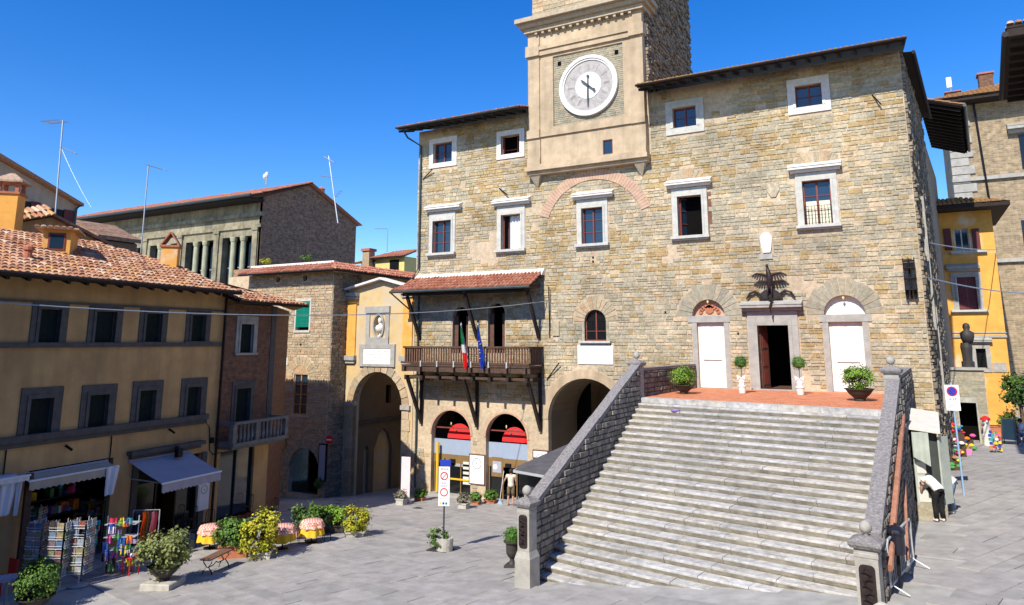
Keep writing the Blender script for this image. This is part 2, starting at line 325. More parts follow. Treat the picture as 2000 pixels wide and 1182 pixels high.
    def build(s, name, mat, parent=None, smooth=False, fix=True):
        me = bpy.data.meshes.new(name); o0 = wl(parent) if parent else Vector((0,0,0))
        me.from_pydata([tuple(Vector(v)-o0) for v in s.v], [], s.f)
        a = me.attributes.new('rnd', 'FLOAT', 'FACE'); a.data.foreach_set('value', s.r)
        me.materials.append(M[mat] if isinstance(mat, str) else mat)
        if fix and len(s.f) < 60000:
            bm = bmesh.new(); bm.from_mesh(me); bmesh.ops.recalc_face_normals(bm, faces=bm.faces); bm.to_mesh(me); bm.free()
        if smooth: me.polygons.foreach_set('use_smooth', [True]*len(me.polygons))
        o = bpy.data.objects.new(name, me); COL.objects.link(o); o.parent = parent
        return o
def thing(name, loc, label, cat, group=None):
    o = bpy.data.objects.new(name, None); COL.objects.link(o); o.location = loc; o['label'] = label; o['category'] = cat
    if group: o['group'] = group
    return o
def tag(o, label=None, cat=None, group=None, kind=None):
    for k, v in (('label', label), ('category', cat), ('group', group), ('kind', kind)):
        if v: o[k] = v
    return o
def copy_tree(o, parent=None):
    c = o.copy(); COL.objects.link(c); c.parent = parent
    for ch in list(o.children): copy_tree(ch, c)
    return c
def circ(uc, zc, r, a0=0, a1=math.pi, n=14): return [(uc+r*math.cos(a0+(a1-a0)*k/n), zc+r*math.sin(a0+(a1-a0)*k/n)) for k in range(n+1)]
def archpoly(u0, u1, z0, zs, n=14):   # rectangle with round top springing at zs
    r = (u1-u0)/2; return [(u0, z0), (u1, z0)]+circ((u0+u1)/2, zs, r, 0, math.pi, n)
def wall(fr, outer, holes, depth, mat, parent, name='wall', d=0, extra=None):
    mb = MB(); loops = [[Vector((u, z, 0)) for u, z in outer]]+[[Vector((u, z, 0)) for u, z in h] for h in holes]
    flat = [p for l in loops for p in l]
    tris = tessellate_polygon(loops)
    mb.add([fr.P(p.x, p.y, d) for p in flat], [tuple(t) for t in tris], .5)
    for h in holes:
        n = len(h); mb.add([fr.P(u, z, d) for u, z in h]+[fr.P(u, z, d-depth) for u, z in h], [(i, (i+1) % n, n+(i+1) % n, n+i) for i in range(n)], .5)
    if extra: extra(mb)
    return mb.build(name, mat, parent, fix=False)

# ---- masonry: irregular coursed blocks proud of a wall, free of the blocked shapes
def span(sh, z0, z1):
    k = sh[0]
    if k == 'r':
        return (sh[1], sh[2]) if z1 > sh[3] and z0 < sh[4] else None
    if k == 'a':   # half disc above zc
        uc, zc, r = sh[1:4]; zz = max(z0, zc)
        if z1 <= zc or zz-zc >= r: return None
        hw = math.sqrt(max(r*r-(zz-zc)**2, 0)); return (uc-hw, uc+hw)
    if k == 'ring':
        uc, zc, ri, ro = sh[1:5]; zm = (z0+z1)/2-zc
        return None
_UB = []
def unit_blocks():
    for k in range(8):
        mb = MB(); j = lambda: random.uniform(-.06, .06)
        q = [(-.5+j()*.6, -.5+j()), (.5+j()*.6, -.5+j()), (.5+j()*.6, .5+j()), (-.5+j()*.6, .5+j())]
        vs = [(x, 0, z) for x, z in q]+[(x*.99, -.7, z*.97) for x, z in q]+[(x*.93, -1+random.uniform(-.1, .1), z*.84) for x, z in q]
        mb.add(vs, [(0,1,5,4),(1,2,6,5),(2,3,7,6),(3,0,4,7),(4,5,9,8),(5,6,10,9),(6,7,11,10),(7,4,8,11),(8,9,10,11)])
        _UB.append((vs, mb.f))
unit_blocks(); _UM = {}
def umesh(k, mat):
    if (k, mat) not in _UM:
        me = bpy.data.meshes.new('block_mesh'); vs, fs = _UB[k]; me.from_pydata(vs, [], fs); me.materials.append(M[mat]); _UM[(k, mat)] = me
    return _UM[(k, mat)]
def inside(poly, x, y):
    c = False; n = len(poly)
    for i in range(n):
        x1, y1 = poly[i]; x2, y2 = poly[(i+1) % n]
        if (y1 > y) != (y2 > y) and x < (x2-x1)*(y-y1)/(y2-y1)+x1: c = not c
    return c
def masonry(fr, region, blocked, mat, parent, pfun=None, name='stone', h=(.14,.28), wd=(.26,.7), proud=.02, joint=.016, nind=0, plast=None, stuffname=None, ztop=None, patch=None, jit=.02, d=0, pieces='_piece'):
    u0, u1 = min(p[0] for p in region), max(p[0] for p in region); z0, z1 = min(p[1] for p in region), max(p[1] for p in region)
    blocks = []; z = z0
    while z < z1-.06:
        hh = random.uniform(*h); hh = min(hh, z1-z); sp = [s for s in (span(b, z, z+hh) for b in blocked) if s]; sp.sort()
        free = []; cur = u0
        for a, b in sp:
            if a > cur: free.append((cur, min(a, u1)))
            cur = max(cur, b)
        if cur < u1: free.append((cur, u1))
        for a, b in free:
            if b-a < .06: continue
            u = a
            while u < b-.03:
                wv = random.uniform(*wd)*(hh/((h[0]+h[1])/2))**.4
                if b-(u+wv) < wd[0]*.6: wv = b-u
                um, zm = u+wv/2, z+hh/2
                if inside(region, um, zm):
                    pv = noise.noise(Vector((um*.33+3, zm*.42, 7.3+fr.a)))+.5*noise.noise(Vector((um*1.1, zm*1.3, 2.1)))
                    if pfun: pv += pfun(um, zm)
                    if not (plast and pv > plast):
                        if hh > .22 and random.random() < .3:
                            hs = hh*random.uniform(.4, .6); blocks.append((um, z+hs/2, wv, hs)); blocks.append((um, z+(hh+hs)/2, wv, hh-hs))
                        else: blocks.append((um, zm, wv, hh))
                u += wv
        z += hh
    cp = Vector(C0)
    if nind:
        sc_ = sorted(range(len(blocks)), key=lambda i: -(blocks[i][2]*blocks[i][3])/(fr.P(blocks[i][0], blocks[i][1])-cp).length_squared)
        ind = set(sc_[:nind])
    else: ind = set()
    mb = MB(); n0 = wl(parent)
    ca, sa = math.cos(fr.a), math.sin(fr.a)
    for i, (um, zm, wv, hh) in enumerate(blocks):
        k = random.randrange(8); pr = proud*random.uniform(.5, 1.5)
        if i in ind:
            o = bpy.data.objects.new(name, umesh(k, mat+pieces)); COL.objects.link(o); o.parent = parent
            o.location = fr.P(um, zm, d)-n0; o.rotation_euler = (random.uniform(-.01,.01), random.uniform(-.012,.012), fr.a); o.scale = (wv-joint, pr, hh-joint)
        else:
            vs, fs = _UB[k]; sx, szz = wv-joint, hh-joint; t = random.uniform(-.015, .015)
            c = fr.P(um, zm, d)
            bs = noise.noise(Vector((um*.3, zm*.4, 4.2)))
            rr = random.random()
            if bs > .12 and random.random() < .35: rr = random.choice((.48,.56,1.0,.52))
            elif bs < -.12 and random.random() < .45: rr = random.choice((.12,.25,.66,.78,.9))
            k0 = len(mb.v)
            for x, y, zz in vs:
                X, Y, Z = x*sx, y*pr, zz*szz + t*x*sx
                mb.v.append((c.x+X*ca-Y*sa, c.y+X*sa+Y*ca, c.z+Z))
            for f in fs: mb.f.append([k0+q for q in f]); mb.r.append(rr)
    if mb.v: tag(mb.build(stuffname or name+'_courses', mat, parent, fix=False), kind='stuff')
def voussoirs(fr, uc, zc, ri, ro, n, mat, parent, a0=0, a1=math.pi, d0=-.15, d1=.03, name='voussoir', asym=0):
    for k in range(n):
        t0 = a0+(a1-a0)*k/n+.012; t1 = a0+(a1-a0)*(k+1)/n-.012
        rr = ro+random.uniform(-asym, asym)
        poly = [(uc+ri*math.cos(t0), zc+ri*math.sin(t0)), (uc+rr*math.cos(t0), zc+rr*math.sin(t0)), (uc+rr*math.cos((t0+t1)/2)*1.0, zc+rr*math.sin((t0+t1)/2)), (uc+rr*math.cos(t1), zc+rr*math.sin(t1)), (uc+ri*math.cos(t1), zc+ri*math.sin(t1))]
        MB().fprism(fr, poly, d0, d1+random.uniform(-.006,.006)).build(name, mat, parent)

# ---- barrel tile roof on a plane through A,B (eave) rising to direction; polygon in plane coords
def tiles(A, B, up, poly, mat, parent, nind=0, cw=.21, rl=.36, name='roof_tile', slab=.10, slabmat='tile', lift=.0, soffit='wood_dark', stagger=.25):
    A = Vector(A); e = (Vector(B)-A).normalized(); up = Vector(up).normalized(); nrm = e.cross(up).normalized()
    if nrm.z < 0: nrm = -nrm
    us = [p[0] for p in poly]; vs_ = [p[1] for p in poly]
    mb = MB(); P = lambda u, v, h: A+e*u+up*v+nrm*h
    n = len(poly)
    top = MB().add([P(u, v, 0) for u, v in poly]+[P(u, v, -slab) for u, v in poly], [tuple(range(n)), tuple(range(2*n-1, n-1, -1))]+[(i, n+i, n+(i+1) % n, (i+1) % n) for i in range(n)])
    top.build('roof_deck', soffit, parent)
    cand = []
    u = min(us)
    while u < max(us):
        v = min(vs_)-.05; off = random.uniform(-.03, .03)
        while v < max(vs_):
            if inside(poly, u+cw/2, v+rl*.5) : cand.append((u+cw/2, v+off))
            v += rl
        u += cw
    cp = Vector(C0)
    cand.sort(key=lambda c: (P(c[0], c[1], 0)-cp).length_squared)
    seg = 5
    def tv(jw, jr):
        out = []
        for (v, r, lf) in ((0, cw*.47*jw, .035), (rl*1.12, cw*.37*jw, .006)):
            for k in range(seg+1):
                t = math.pi*k/seg; out.append((math.cos(t)*r+jr*v, v, math.sin(t)*r*.85+lf))
        return out
    fs = [(k, k+1, seg+1+k+1, seg+1+k) for k in range(seg)]+[tuple(range(seg+1))]
    from mathutils import Matrix
    rot = Matrix((e, up, nrm)).transposed()
    me = [None]*4
    for q in range(4):
        m_ = bpy.data.meshes.new('tile_mesh'); m_.from_pydata(tv(random.uniform(.92,1.05), random.uniform(-.05,.05)), [], fs); m_.materials.append(M[mat+'_piece'] if mat+'_piece' in M else M[mat]); m_.polygons.foreach_set('use_smooth', [True]*seg+[False]); me[q] = m_
    n0 = wl(parent)
    ang = rot.to_euler()
    for i, (u, v) in enumerate(cand):
        h = lift+random.uniform(-.006, .012)
        if i < nind:
            o = bpy.data.objects.new(name, me[i % 4]); COL.objects.link(o); o.parent = parent; o.location = P(u, v, h)-n0; o.rotation_euler = ang
        else:
            r = random.random(); t = tv(random.uniform(.9,1.06), random.uniform(-.06,.06))
            mb.add([P(u+x, v+y, h+z) for x, y, z in t], fs, r)
    # under tiles (channels): shallow strips between the barrels
    u = min(us)-cw/2
    while u < max(us):
        seg_v = [v for v in np.arange(min(vs_), max(vs_), rl) if inside(poly, u+cw/2+cw/2, v+rl/2)]
        if seg_v:
            a, b = min(seg_v)-.04, max(seg_v)+rl; uu = u+cw
            mb.add([P(uu-cw*.42, a, .012), P(uu+cw*.42, a, .012), P(uu+cw*.42, b, .012), P(uu-cw*.42, b, .012)], [(0,1,2,3)], random.random())
        u += cw
    if mb.v:
        o = mb.build(name+'_field', mat, parent, fix=False); tag(o, kind='stuff')
#=====PART2
def window(fr, par, q, rows=2, cols=2, d=-.2, fw=.055, wood='window_wood', glass='glass', fill='panes', top=None):
    """wooden frame with its panes; q = (u0,u1,z0,z1); top = arch radius"""
    u0, u1, z0, z1 = q; mb = MB(); g = .004
    u0 += g; u1 -= g; z0 += g; z1 -= g
    if top:
        mb.fb(fr, u0, u0+fw, z0, z1, d-.05, d+.05); mb.fb(fr, u1-fw, u1, z0, z1, d-.05, d+.05)
    else:
        mb.fb(fr, u0, u0+fw, z0, z1, d-.05, d+.05); mb.fb(fr, u1-fw, u1, z0, z1, d-.05, d+.05); mb.fb(fr, u0+fw, u1-fw, z1-fw, z1, d-.05, d+.05)
    mb.fb(fr, u0+fw, u1-fw, z0, z0+fw, d-.05, d+.05)
    wv, hv = (u1-u0)/cols, (z1-z0)/rows
    for c in range(1, cols): mb.fb(fr, u0+wv*c-fw*.6, u0+wv*c+fw*.6, z0+fw, z1-(fw if not top else -top*.95), d-.04, d+.065)
    for r in range(1, rows): mb.fb(fr, u0+fw, u1-fw, z0+hv*r-.015, z0+hv*r+.015, d-.03, d+.03)
    w = mb.build('window', wood, par)
    for c in range(cols):
        for r in range(rows):
            a = u0+wv*c+.02; b = u0+wv*(c+1)-.02; e = z0+hv*r+.01; f = z0+hv*(r+1)-.01
            MB().fb(fr, a, b, e, f, d-.012, d-.004).build('pane', glass, w)
    if top:
        MB().fprism(fr, [(u, z) for u, z in circ((u0+u1)/2, z1, (u1-u0)/2-.005)], d-.012, d-.004).build('pane', glass, w)
    return w
def backing(fr, par, q, d=-.6, mat='void', grow=.3):
    u0, u1, z0, z1 = q
    MB().fb(fr, u0-grow, u1+grow, z0-grow, z1+grow, d-.02, d).build('room_interior', mat, par)
def surround(fr, par, q, t=.28, d1=.06, mat='trim', name='surround', bottom=True, tt=None):
    u0, u1, z0, z1 = q; tt = tt or t; e = .003
    mb = MB().fb(fr, u0-t, u0+e, z0, z1, -.1, d1).fb(fr, u1-e, u1+t, z0, z1, -.1, d1).fb(fr, u0-t-.0, u1+t, z1+e, z1+tt, -.1, d1+.004)
    mb.fb(fr, u0-t*.35, u1+t*.35, z1+e+.001, z1+tt*.4, 0, d1+.03)
    mb.fb(fr, u0-t*.35, u0+e, z0, z1, 0, d1+.03); mb.fb(fr, u1-e, u1+t*.35, z0, z1, 0, d1+.03)
    if bottom: mb.fb(fr, u0-t, u1+t, z0-t*.9, z0-e, -.1, d1+.004)
    return mb.build(name, mat, par)
def hood(fr, par, u0, u1, z0, z1, d=.34, mat='trim_white', name='hood'):
    h = z1-z0
    mb = MB().fb(fr, u0+.08, u1-.08, z0, z0+h*.4, -.05, d*.55)
    mb.fb(fr, u0, u1, z0+h*.4+.002, z0+h*.75, -.05, d)
    vs = [fr.P(u0-.0, z0+h*.752, -.05), fr.P(u1, z0+h*.752, -.05), fr.P(u1, z0+h*.752, d+.03), fr.P(u0, z0+h*.752, d+.03), fr.P(u0, z1+.16, -.05), fr.P(u1, z1+.16, -.05), fr.P(u1, z0+h*.86, d+.03), fr.P(u0, z0+h*.86, d+.03)]
    mb.add(vs, [(0,3,2,1),(4,5,6,7),(3,7,6,2),(0,4,7,3),(1,2,6,5),(0,1,5,4)])
    return mb.build(name, mat, par)
def sill(fr, par, u0, u1, z, h=.13, d=.26, mat='trim'):
    return MB().fb(fr, u0, u1, z-h, z, -.1, d).fb(fr, u0+.06, u1-.06, z-h-.07, z-h-.002, -.05, d*.6).build('sill', mat, par)

# ================================================================== ground
xs = [-200,-120,-70,-45]+list(np.arange(-34, 12.1, 2))+[16,30,60,120,200]; ys = [-60,-20]+list(np.arange(0, 46.1, 2))+[52,70,120,300]
gv = [(x, y, gz(x, y)-.03) for y in ys for x in xs]; nx = len(xs)
MBg = MB(); MBg.add(gv, [(j*nx+i, j*nx+i+1, (j+1)*nx+i+1, (j+1)*nx+i) for j in range(len(ys)-1) for i in range(nx-1)], .5)
ground = MBg.build('ground', 'joint', fix=False); tag(ground, kind='structure')
def pave(x0, x1, y0, y1, ang, ox, oy, mat, parent, nind, row=(.5,.75), ln=(.8,1.7), skip=lambda x, y: False, name='paving_slab', lift=0):
    ca, sa = math.cos(ang), math.sin(ang); out = []
    v = y0
    while v < y1:
        hv = random.uniform(*row); u = x0-random.random()
        while u < x1:
            l = random.uniform(*ln); q = []
            for a, b in ((u+.01, v+.01), (u+l-.01, v+.01), (u+l-.01, v+hv-.01), (u+.01, v+hv-.01)):
                a += random.uniform(-.008,.008); b += random.uniform(-.008,.008)
                q.append((ox+a*ca-b*sa, oy+a*sa+b*ca))
            cx, cy = sum(p[0] for p in q)/4, sum(p[1] for p in q)/4
            if not skip(cx, cy): out.append((cx*cx+cy*cy, q))
            u += l
        v += hv
    out.sort(key=lambda t: t[0]); mb = MB(); nd = 0
    for dd, q in out:
        cx, cy = sum(p[0] for p in q)/4, sum(p[1] for p in q)/4
        pr = Vector(_R).dot(Vector((cx, cy, 0))) / max(Vector(_F).dot(Vector((cx, cy, gz(cx, cy)-CAMZ))), .1)
        vis = abs(pr) < .73 and (Vector(_F).dot(Vector((cx, cy, 0)))) > 9
        t = random.uniform(-.004, .006)+lift
        vs = [(x, y, gz(x, y)+t+random.uniform(-.002,.002)) for x, y in q]; vs += [(cx+(x-cx)*1.006, cy+(y-cy)*1.006, z-.035) for x, y, z in vs]
        fs = [(0,1,2,3),(0,4,5,1),(1,5,6,2),(2,6,7,3),(3,7,4,0)]
        if vis and nd < nind:
            nd += 1; MB().add(vs, fs).build(name, mat+'_piece', parent, fix=False)
        else: mb.add(vs, fs)
    tag(mb.build(name+'_field', mat, parent, fix=False), kind='stuff')
def in_stairs(x, y): return -10.2 < x < -.2 and y > 17.9+(-.18)*(x+9.3) and y < 33
square = tag(bpy.data.objects.new('square', None), kind='structure'); COL.objects.link(square)
pave(-32, 14, 2, 34, R(-14), 0, 6, 'slab', square, 300, skip=lambda x, y: in_stairs(x, y) or x > 0.6 and y > 19 or x < -25.3 and y < 30 or y > 33.6 or y < 9, ln=(.8,1.9), row=(.5,.8))
street = tag(bpy.data.objects.new('street', None), kind='structure'); COL.objects.link(street)
pave(-22, 30, -9, 14, R(62), 6, 30, 'slab', street, 120, skip=lambda x, y: x < .6 or y < 19, ln=(.7,1.4), row=(.4,.6))

# ================================================================== town hall
A = Fr(0, 33, 0)
UL, UR, ZE = -24.45, .5, 20.15
hall = thing('town_hall', (-12, 33, 0), 'large old stone town hall with wooden balcony, small windows and clock tower on its roof', 'town hall')
holes = []; blk = []
def reg(q, t=.3, tb=.3, tt=.3):
    u0, u1, z0, z1 = q; holes.append([(u0,z0),(u1,z0),(u1,z1),(u0,z1)]); blk.append(('r', u0-t, u1+t, z0-tb, z1+tt))
# top row
for tl, br, t, opn in (((848,282),(884,315),.30,0), ((979.5,267),(1016,298),.28,1), ((1314,213),(1361,245),.36,0), ((1552,170),(1607,204),.33,0)):
    q = A.rect(tl, br); reg(q, t, t, t); surround(A, hall, q, t, mat='trim_white' if t != .36 else 'trim'); backing(A, hall, q, mat='interior' if not opn else 'void')
    if opn:
        MB().fb(A, q[0]+.01, q[0]+.07, q[2]+.02, q[3]-.02, -.3, -.16).fb(A, q[1]-.35, q[1]-.30, q[2]+.02, q[3]-.02, -.4, -.33).fb(A, q[0]+.07, q[1]-.35, q[2]+.3, q[2]+.34, -.4,-.35).build('window', 'window_wood', hall)
    else: window(A, hall, q, 2, 2)
# main row: opening tl, br ; hood px x-range ; kind
W5 = []
for tl, br, hx, hy, kind in (((846.4,433),(881.4,493),(829,898),(401,412),'w'), ((979.5,421),(1017.5,486),(960,1033),(389,400),'curt'), ((1136,408),(1179,475),(1115,1196),(376,387),'w'),
        ((1322.7,385),(1373.5,459),(1298,1388),(352,364),'open'), ((1566,355),(1628,437),(1537,1643),(320,334),'lace')):
    q = A.rect(tl, br); t = .26; top = A.px((hx[0]+hx[1])/2, hy[1], .2)[1]; reg(q, t+.04, .28, top-q[3]+.28)
    surround(A, hall, q, t, bottom=False, tt=min(top-q[3]-.02, .6))
    ua, ub = A.px(hx[0], hy[0], .3)[0], A.px(hx[1], hy[0], .3)[0]
    zt = A.px(hx[0]*.5+hx[1]*.5, hy[0], .3)[1]
    hood(A, hall, ua, ub, top, max(zt, top+.2), .36); sill(A, hall, q[0]-.33, q[1]+.33, q[2])
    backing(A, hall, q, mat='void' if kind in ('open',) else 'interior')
    if kind in ('w', 'lace'): ww = window(A, hall, q, 3, 2, fw=.06)
    if kind == 'lace':
        MB().fb(A, q[0]+.09, (q[0]+q[1])/2-.05, q[2]+.06, q[2]+(q[3]-q[2])*.55, -.187, -.183).fb(A, (q[0]+q[1])/2+.05, q[1]-.09, q[2]+.06, q[2]+(q[3]-q[2])*.55, -.187, -.183).build('lace_curtain', 'lace', ww)
        g = MB()
        for k in range(9): uu = q[0]+.04+k*(q[1]-q[0]-.08)/8; g.tube([A.P(uu, q[2]+.02, -.05), A.P(uu, q[2]+.85, -.05)], .009, 4)
        for zz in (.1,.45,.85): g.tube([A.P(q[0], q[2]+zz, -.05), A.P(q[1], q[2]+zz, -.05)], .009, 4)
        g.build('window_grille', 'iron', hall)
    if kind == 'curt':
        MB().cloth(lambda s, t_: A.P(q[0]+.38+s*(q[1]-q[0]-.5), q[2]+.02+t_*(q[3]-q[2]-.05), -.3-.04*math.sin(s*22)), 24, 2).build('curtain', 'curtain', hall)
        MB().fb(A, q[0]+.01, q[0]+.07, q[2], q[3], -.26, -.2).fb(A, q[0]+.3, q[0]+.35, q[2], q[3], -.34, -.3).build('window', 'window_wood', hall)
    if kind == 'open':
        mb = MB()
        for a, b in (((q[0]+.03, q[2]), (q[0]+.03, q[3])), ((q[0]+.38, q[2]), (q[0]+.38, q[3]))):
            pass
        L0 = Fr(A.P(q[0]+.04, 0, -.22).x, A.P(0, 0, -.22).y, R(62)); window(L0, hall, (0, .62, q[2]+.02, q[3]-.02), 3, 1, d=0, fw=.05)
        MB().fb(A, q[1]+.262, q[1]+.45, q[2]-.02, q[3]+.1, -.02, .035).build('brick_jamb', 'redbrick', hall)
# small dark tower window
# arched window above the plaque
q = A.rect((1141.7,628),(1184.7,666)); rr = (q[1]-q[0])/2
holes.append(archpoly(q[0], q[1], q[2], q[3])); blk += [('r', q[0]-.16, q[1]+.16, q[2]-.2, q[3]), ('a', (q[0]+q[1])/2, q[3], rr+.62)]
backing(A, hall, (q[0], q[1], q[2], q[3]+rr)); window(A, hall, q, 2, 2, top=rr, glass='glass_dark'); voussoirs(A, (q[0]+q[1])/2, q[3], rr, rr+.6, 13, 'warmstone', hall, asym=.08)
sill(A, hall, q[0]-.25, q[1]+.25, q[2], h=.1, d=.2)
MB().fb(A, q[0]-.14, q[0], q[2], q[3], -.1, .03).fb(A, q[1], q[1]+.14, q[2], q[3], -.1, .03).build('jamb_stones', 'greystone', hall)
p = A.rect((1129,674),(1198,712)); pl = MB().fb(A, p[0], p[1], p[2], p[3], -.02, .05).build('marble_plaque', 'marble', hall); blk.append(('r', p[0]-.05, p[1]+.05, p[2]-.05, p[3]+.05))
# terrace doors
TZ = 5.96
def lettering(fr, par, u0, u1, z0, z1, rows, d, mat='ink', dens=.8, h=.5, name='lettering'):
    mb = MB(); rh = (z1-z0)/rows
    if rh < .01 or u1-u0 < .03: return None
    for r in range(rows):
        u = u0+random.uniform(0, .1)*(u1-u0)
        while u < u1-.02:
            l = rh*random.uniform(.3, .5)
            if random.random() < dens:
                zc = z1-rh*(r+.5); k = random.random()
                mb.fb(fr, u, u+l*.18, zc-rh*h/2, zc+rh*h/2, d, d+.004)
                if k > .3: mb.fb(fr, u+l*.2, u+l*.7, zc+rh*h*.35, zc+rh*h/2, d, d+.004)
                if k > .6: mb.fb(fr, u+l*.2, u+l*.65, zc-rh*h/2, zc-rh*h*.35, d, d+.004)
            u += l
    return mb.build(name, mat, par) if mb.v else None
lettering(A, pl, p[0]+.12, p[1]-.12, p[2]+.1, p[3]-.1, 5, .052, mat='offwhite', h=.35)
for (tl, br), lu, sp, kind in ((((1361,630),(1420,757)),(1352,1416),617,'relief'), (((1617.5,629),(1695,764)),(1609,1691),614,'white')):
    q = list(A.rect(tl, br)); q[2] = TZ; q = tuple(q)
    a0, b0 = A.px(lu[0], sp)[0], A.px(lu[1], sp)[0]; zs = A.px(sum(lu)/2, sp)[1]; r0 = (b0-a0)/2; uc = (a0+b0)/2
    reg(q, .24, 0, .1); holes.append(circ(uc, zs, r0, 0, math.pi, 16)); blk += [('a', uc, zs-.02, r0+.72), ('r', a0-.2, b0+.2, q[3], zs)]
    voussoirs(A, uc, zs, r0, r0+.7, 15, 'warmstone' if 0 else 'greystone', hall, asym=.07, d1=.02)
    MB().fb(A, a0-.2, b0+.2, q[3]+.001, zs-.002, -.34, .05).build('lintel', 'pietra', hall)
    MB().fb(A, q[0]-.22, q[0]-.001, q[2], q[3], -.3, .03).fb(A, q[1]+.001, q[1]+.22, q[2], q[3], -.3, .03).build('jamb_stones', 'pietra', hall)
    MB().fprism(A, circ(uc, zs+.004, r0-.01, 0, math.pi, 16), -.3, -.26).build('lunette', 'white_paint' if kind == 'white' else 'pinkbrick', hall)
    if kind == 'relief':
        mb = MB()
        for k in range(9): t = math.pi*(k+.5)/9; mb.fprism(A, circ(uc+r0*.55*math.cos(t), zs+.12+r0*.45*math.sin(t), .09, 0, 6.28, 8), -.27, -.20)
        mb.fprism(A, circ(uc, zs+.3, .2, 0, 6.28, 10), -.27, -.2); mb.build('lunette_relief', 'terracotta', hall)
    dr = MB().fb(A, q[0]+.005, q[1]-.005, q[2]+.02, q[3]-.005, -.24, -.16).build('door', 'white_paint', hall)
    um = (q[0]+q[1])/2; zm = q[2]+(q[3]-q[2])*.42; hw = (q[1]-q[0])*.33
    MB().fb(A, um-hw, um+hw, zm, zm+.035, -.16, -.125).build('door_bar', 'pietra', dr)
    pn = MB()
    for a, b in ((.06,.38),(.46,.94)):
        za, zb = q[2]+(q[3]-q[2])*a, q[2]+(q[3]-q[2])*b
        pn.fb(A, q[0]+.12, um-.06, za, zb, -.16, -.148).fb(A, um+.06, q[1]-.12, za, zb, -.16, -.148)
    pn.build('door_panel', 'white_paint', dr)
    MB().lathe(A.P(uc, zs+r0*.86, .02), [(.02,-.08),(.05,-.02),(.04,.05)], 8).build('wall_lamp', 'lamp_glass', hall)
q = list(A.rect((1479,636),(1548,759))); q[2] = TZ+.05; q = tuple(q); reg(q, .44, 0, .62); backing(A, hall, q, -3.0, grow=1.2); dq = q
MB().fb(A, q[0]-1.2, q[1]+1.2, q[2]-.06, q[2]-.01, -3, -.36).build('room_floor', 'door_wood', hall)
surround(A, hall, q, .40, d1=.08, mat='pietra', bottom=False, tt=.62, name='door_surround'); MB().fb(A, q[0]-.3, q[1]+.3, TZ-.02, TZ+.05, -.35, .14).build('door_step', 'pietra', hall)
hd = A.rect((1445,591),(1567,604), .3); hood(A, hall, hd[0], hd[1], q[3]+.63, q[3]+.95, .45, mat='pietra', name='door_cornice')
dl = Fr(A.P(q[0]+.03, 0, -.3).x, A.P(0, 0, -.3).y, R(70)); dr = MB().fb(dl, 0, .62, q[2], q[3]-.02, -.03, .03).build('door', 'door_wood', hall)
for k in range(3): MB().fb(dl, .1, .52, q[2]+.15+k*.78, q[2]+.8+k*.78, .03, .045).build('door_panel', 'window_wood', dr)
# carved pediment scrolls and eagle
uc, zc = (hd[0]+hd[1])/2, q[3]+1.12
mb = MB()
for s in (-1, 1):
    mb.tube([A.P(uc+s*x, zc+z, .16) for x, z in ((1.02,.02),(.85,.28),(.62,.36),(.42,.22),(.36,.08))], [.03,.055,.06,.06,.07], 6)
mb.fprism(A, circ(uc, zc-.05, .5, .15, math.pi-.15, 10), .0, .2); mb.build('pediment_scrolls', 'bronze', hall)
eagle = thing('eagle_sculpture', A.P(uc, zc-.05, .25), 'dark bronze bird sculpture with spread wings above the middle terrace door', 'sculpture')
mb = MB().tube([A.P(uc+x, zc+z, d) for x, z, d in ((-.02,.35,.3),(.02,.62,.34),(.04,.95,.36),(.0,1.2,.36),(-.02,1.38,.36))], [.06,.12,.14,.09,.05], 10)
mb.lathe(A.P(uc-.03, zc+1.42, .38), [(.03,-.07),(.07,0),(.05,.07),(.01,.10)], 8)
for s in (-.07, .09): mb.tube([A.P(uc+s, zc+.62, .34), A.P(uc+s*1.1, zc+.25, .36), A.P(uc+s, zc+.02, .32)], [.05,.03,.03], 6)
mb.build('body', 'bronze', eagle, smooth=True)
for s in (-1, 1):
    wm = MB(); k_ = 1.0 if s > 0 else .9
    wm.tube([A.P(uc+s*.08, zc+1.02, .36), A.P(uc+s*.28*k_, zc+1.08, .38), A.P(uc+s*.52*k_, zc+1.12, .40), A.P(uc+s*.78*k_, zc+1.02, .42)], [.07,.06,.045,.015], 6)
    for j, (x0_, x1_, z1_) in enumerate(((.10,.14,.72),(.18,.27,.74),(.27,.40,.78),(.36,.52,.82),(.45,.62,.88),(.54,.72,.93))):
        wm.fprism(A, [(uc+s*x0_*k_, zc+1.10), (uc+s*(x0_+.11)*k_, zc+1.10), (uc+s*(x1_+.05)*k_, zc+z1_+.04), (uc+s*x1_*k_, zc+z1_)], .36+.008*j, .385+.008*j)
    wm.build('wing', 'bronze', eagle)
MB().tube([A.P(uc-.05, zc+.1, .3), A.P(uc+.12, zc+.0, .55), A.P(uc+.02, zc-.35, .55), A.P(uc+.04, zc-.62, .5)], [.05,.06,.05,.02], 6).build('tail', 'bronze', eagle)
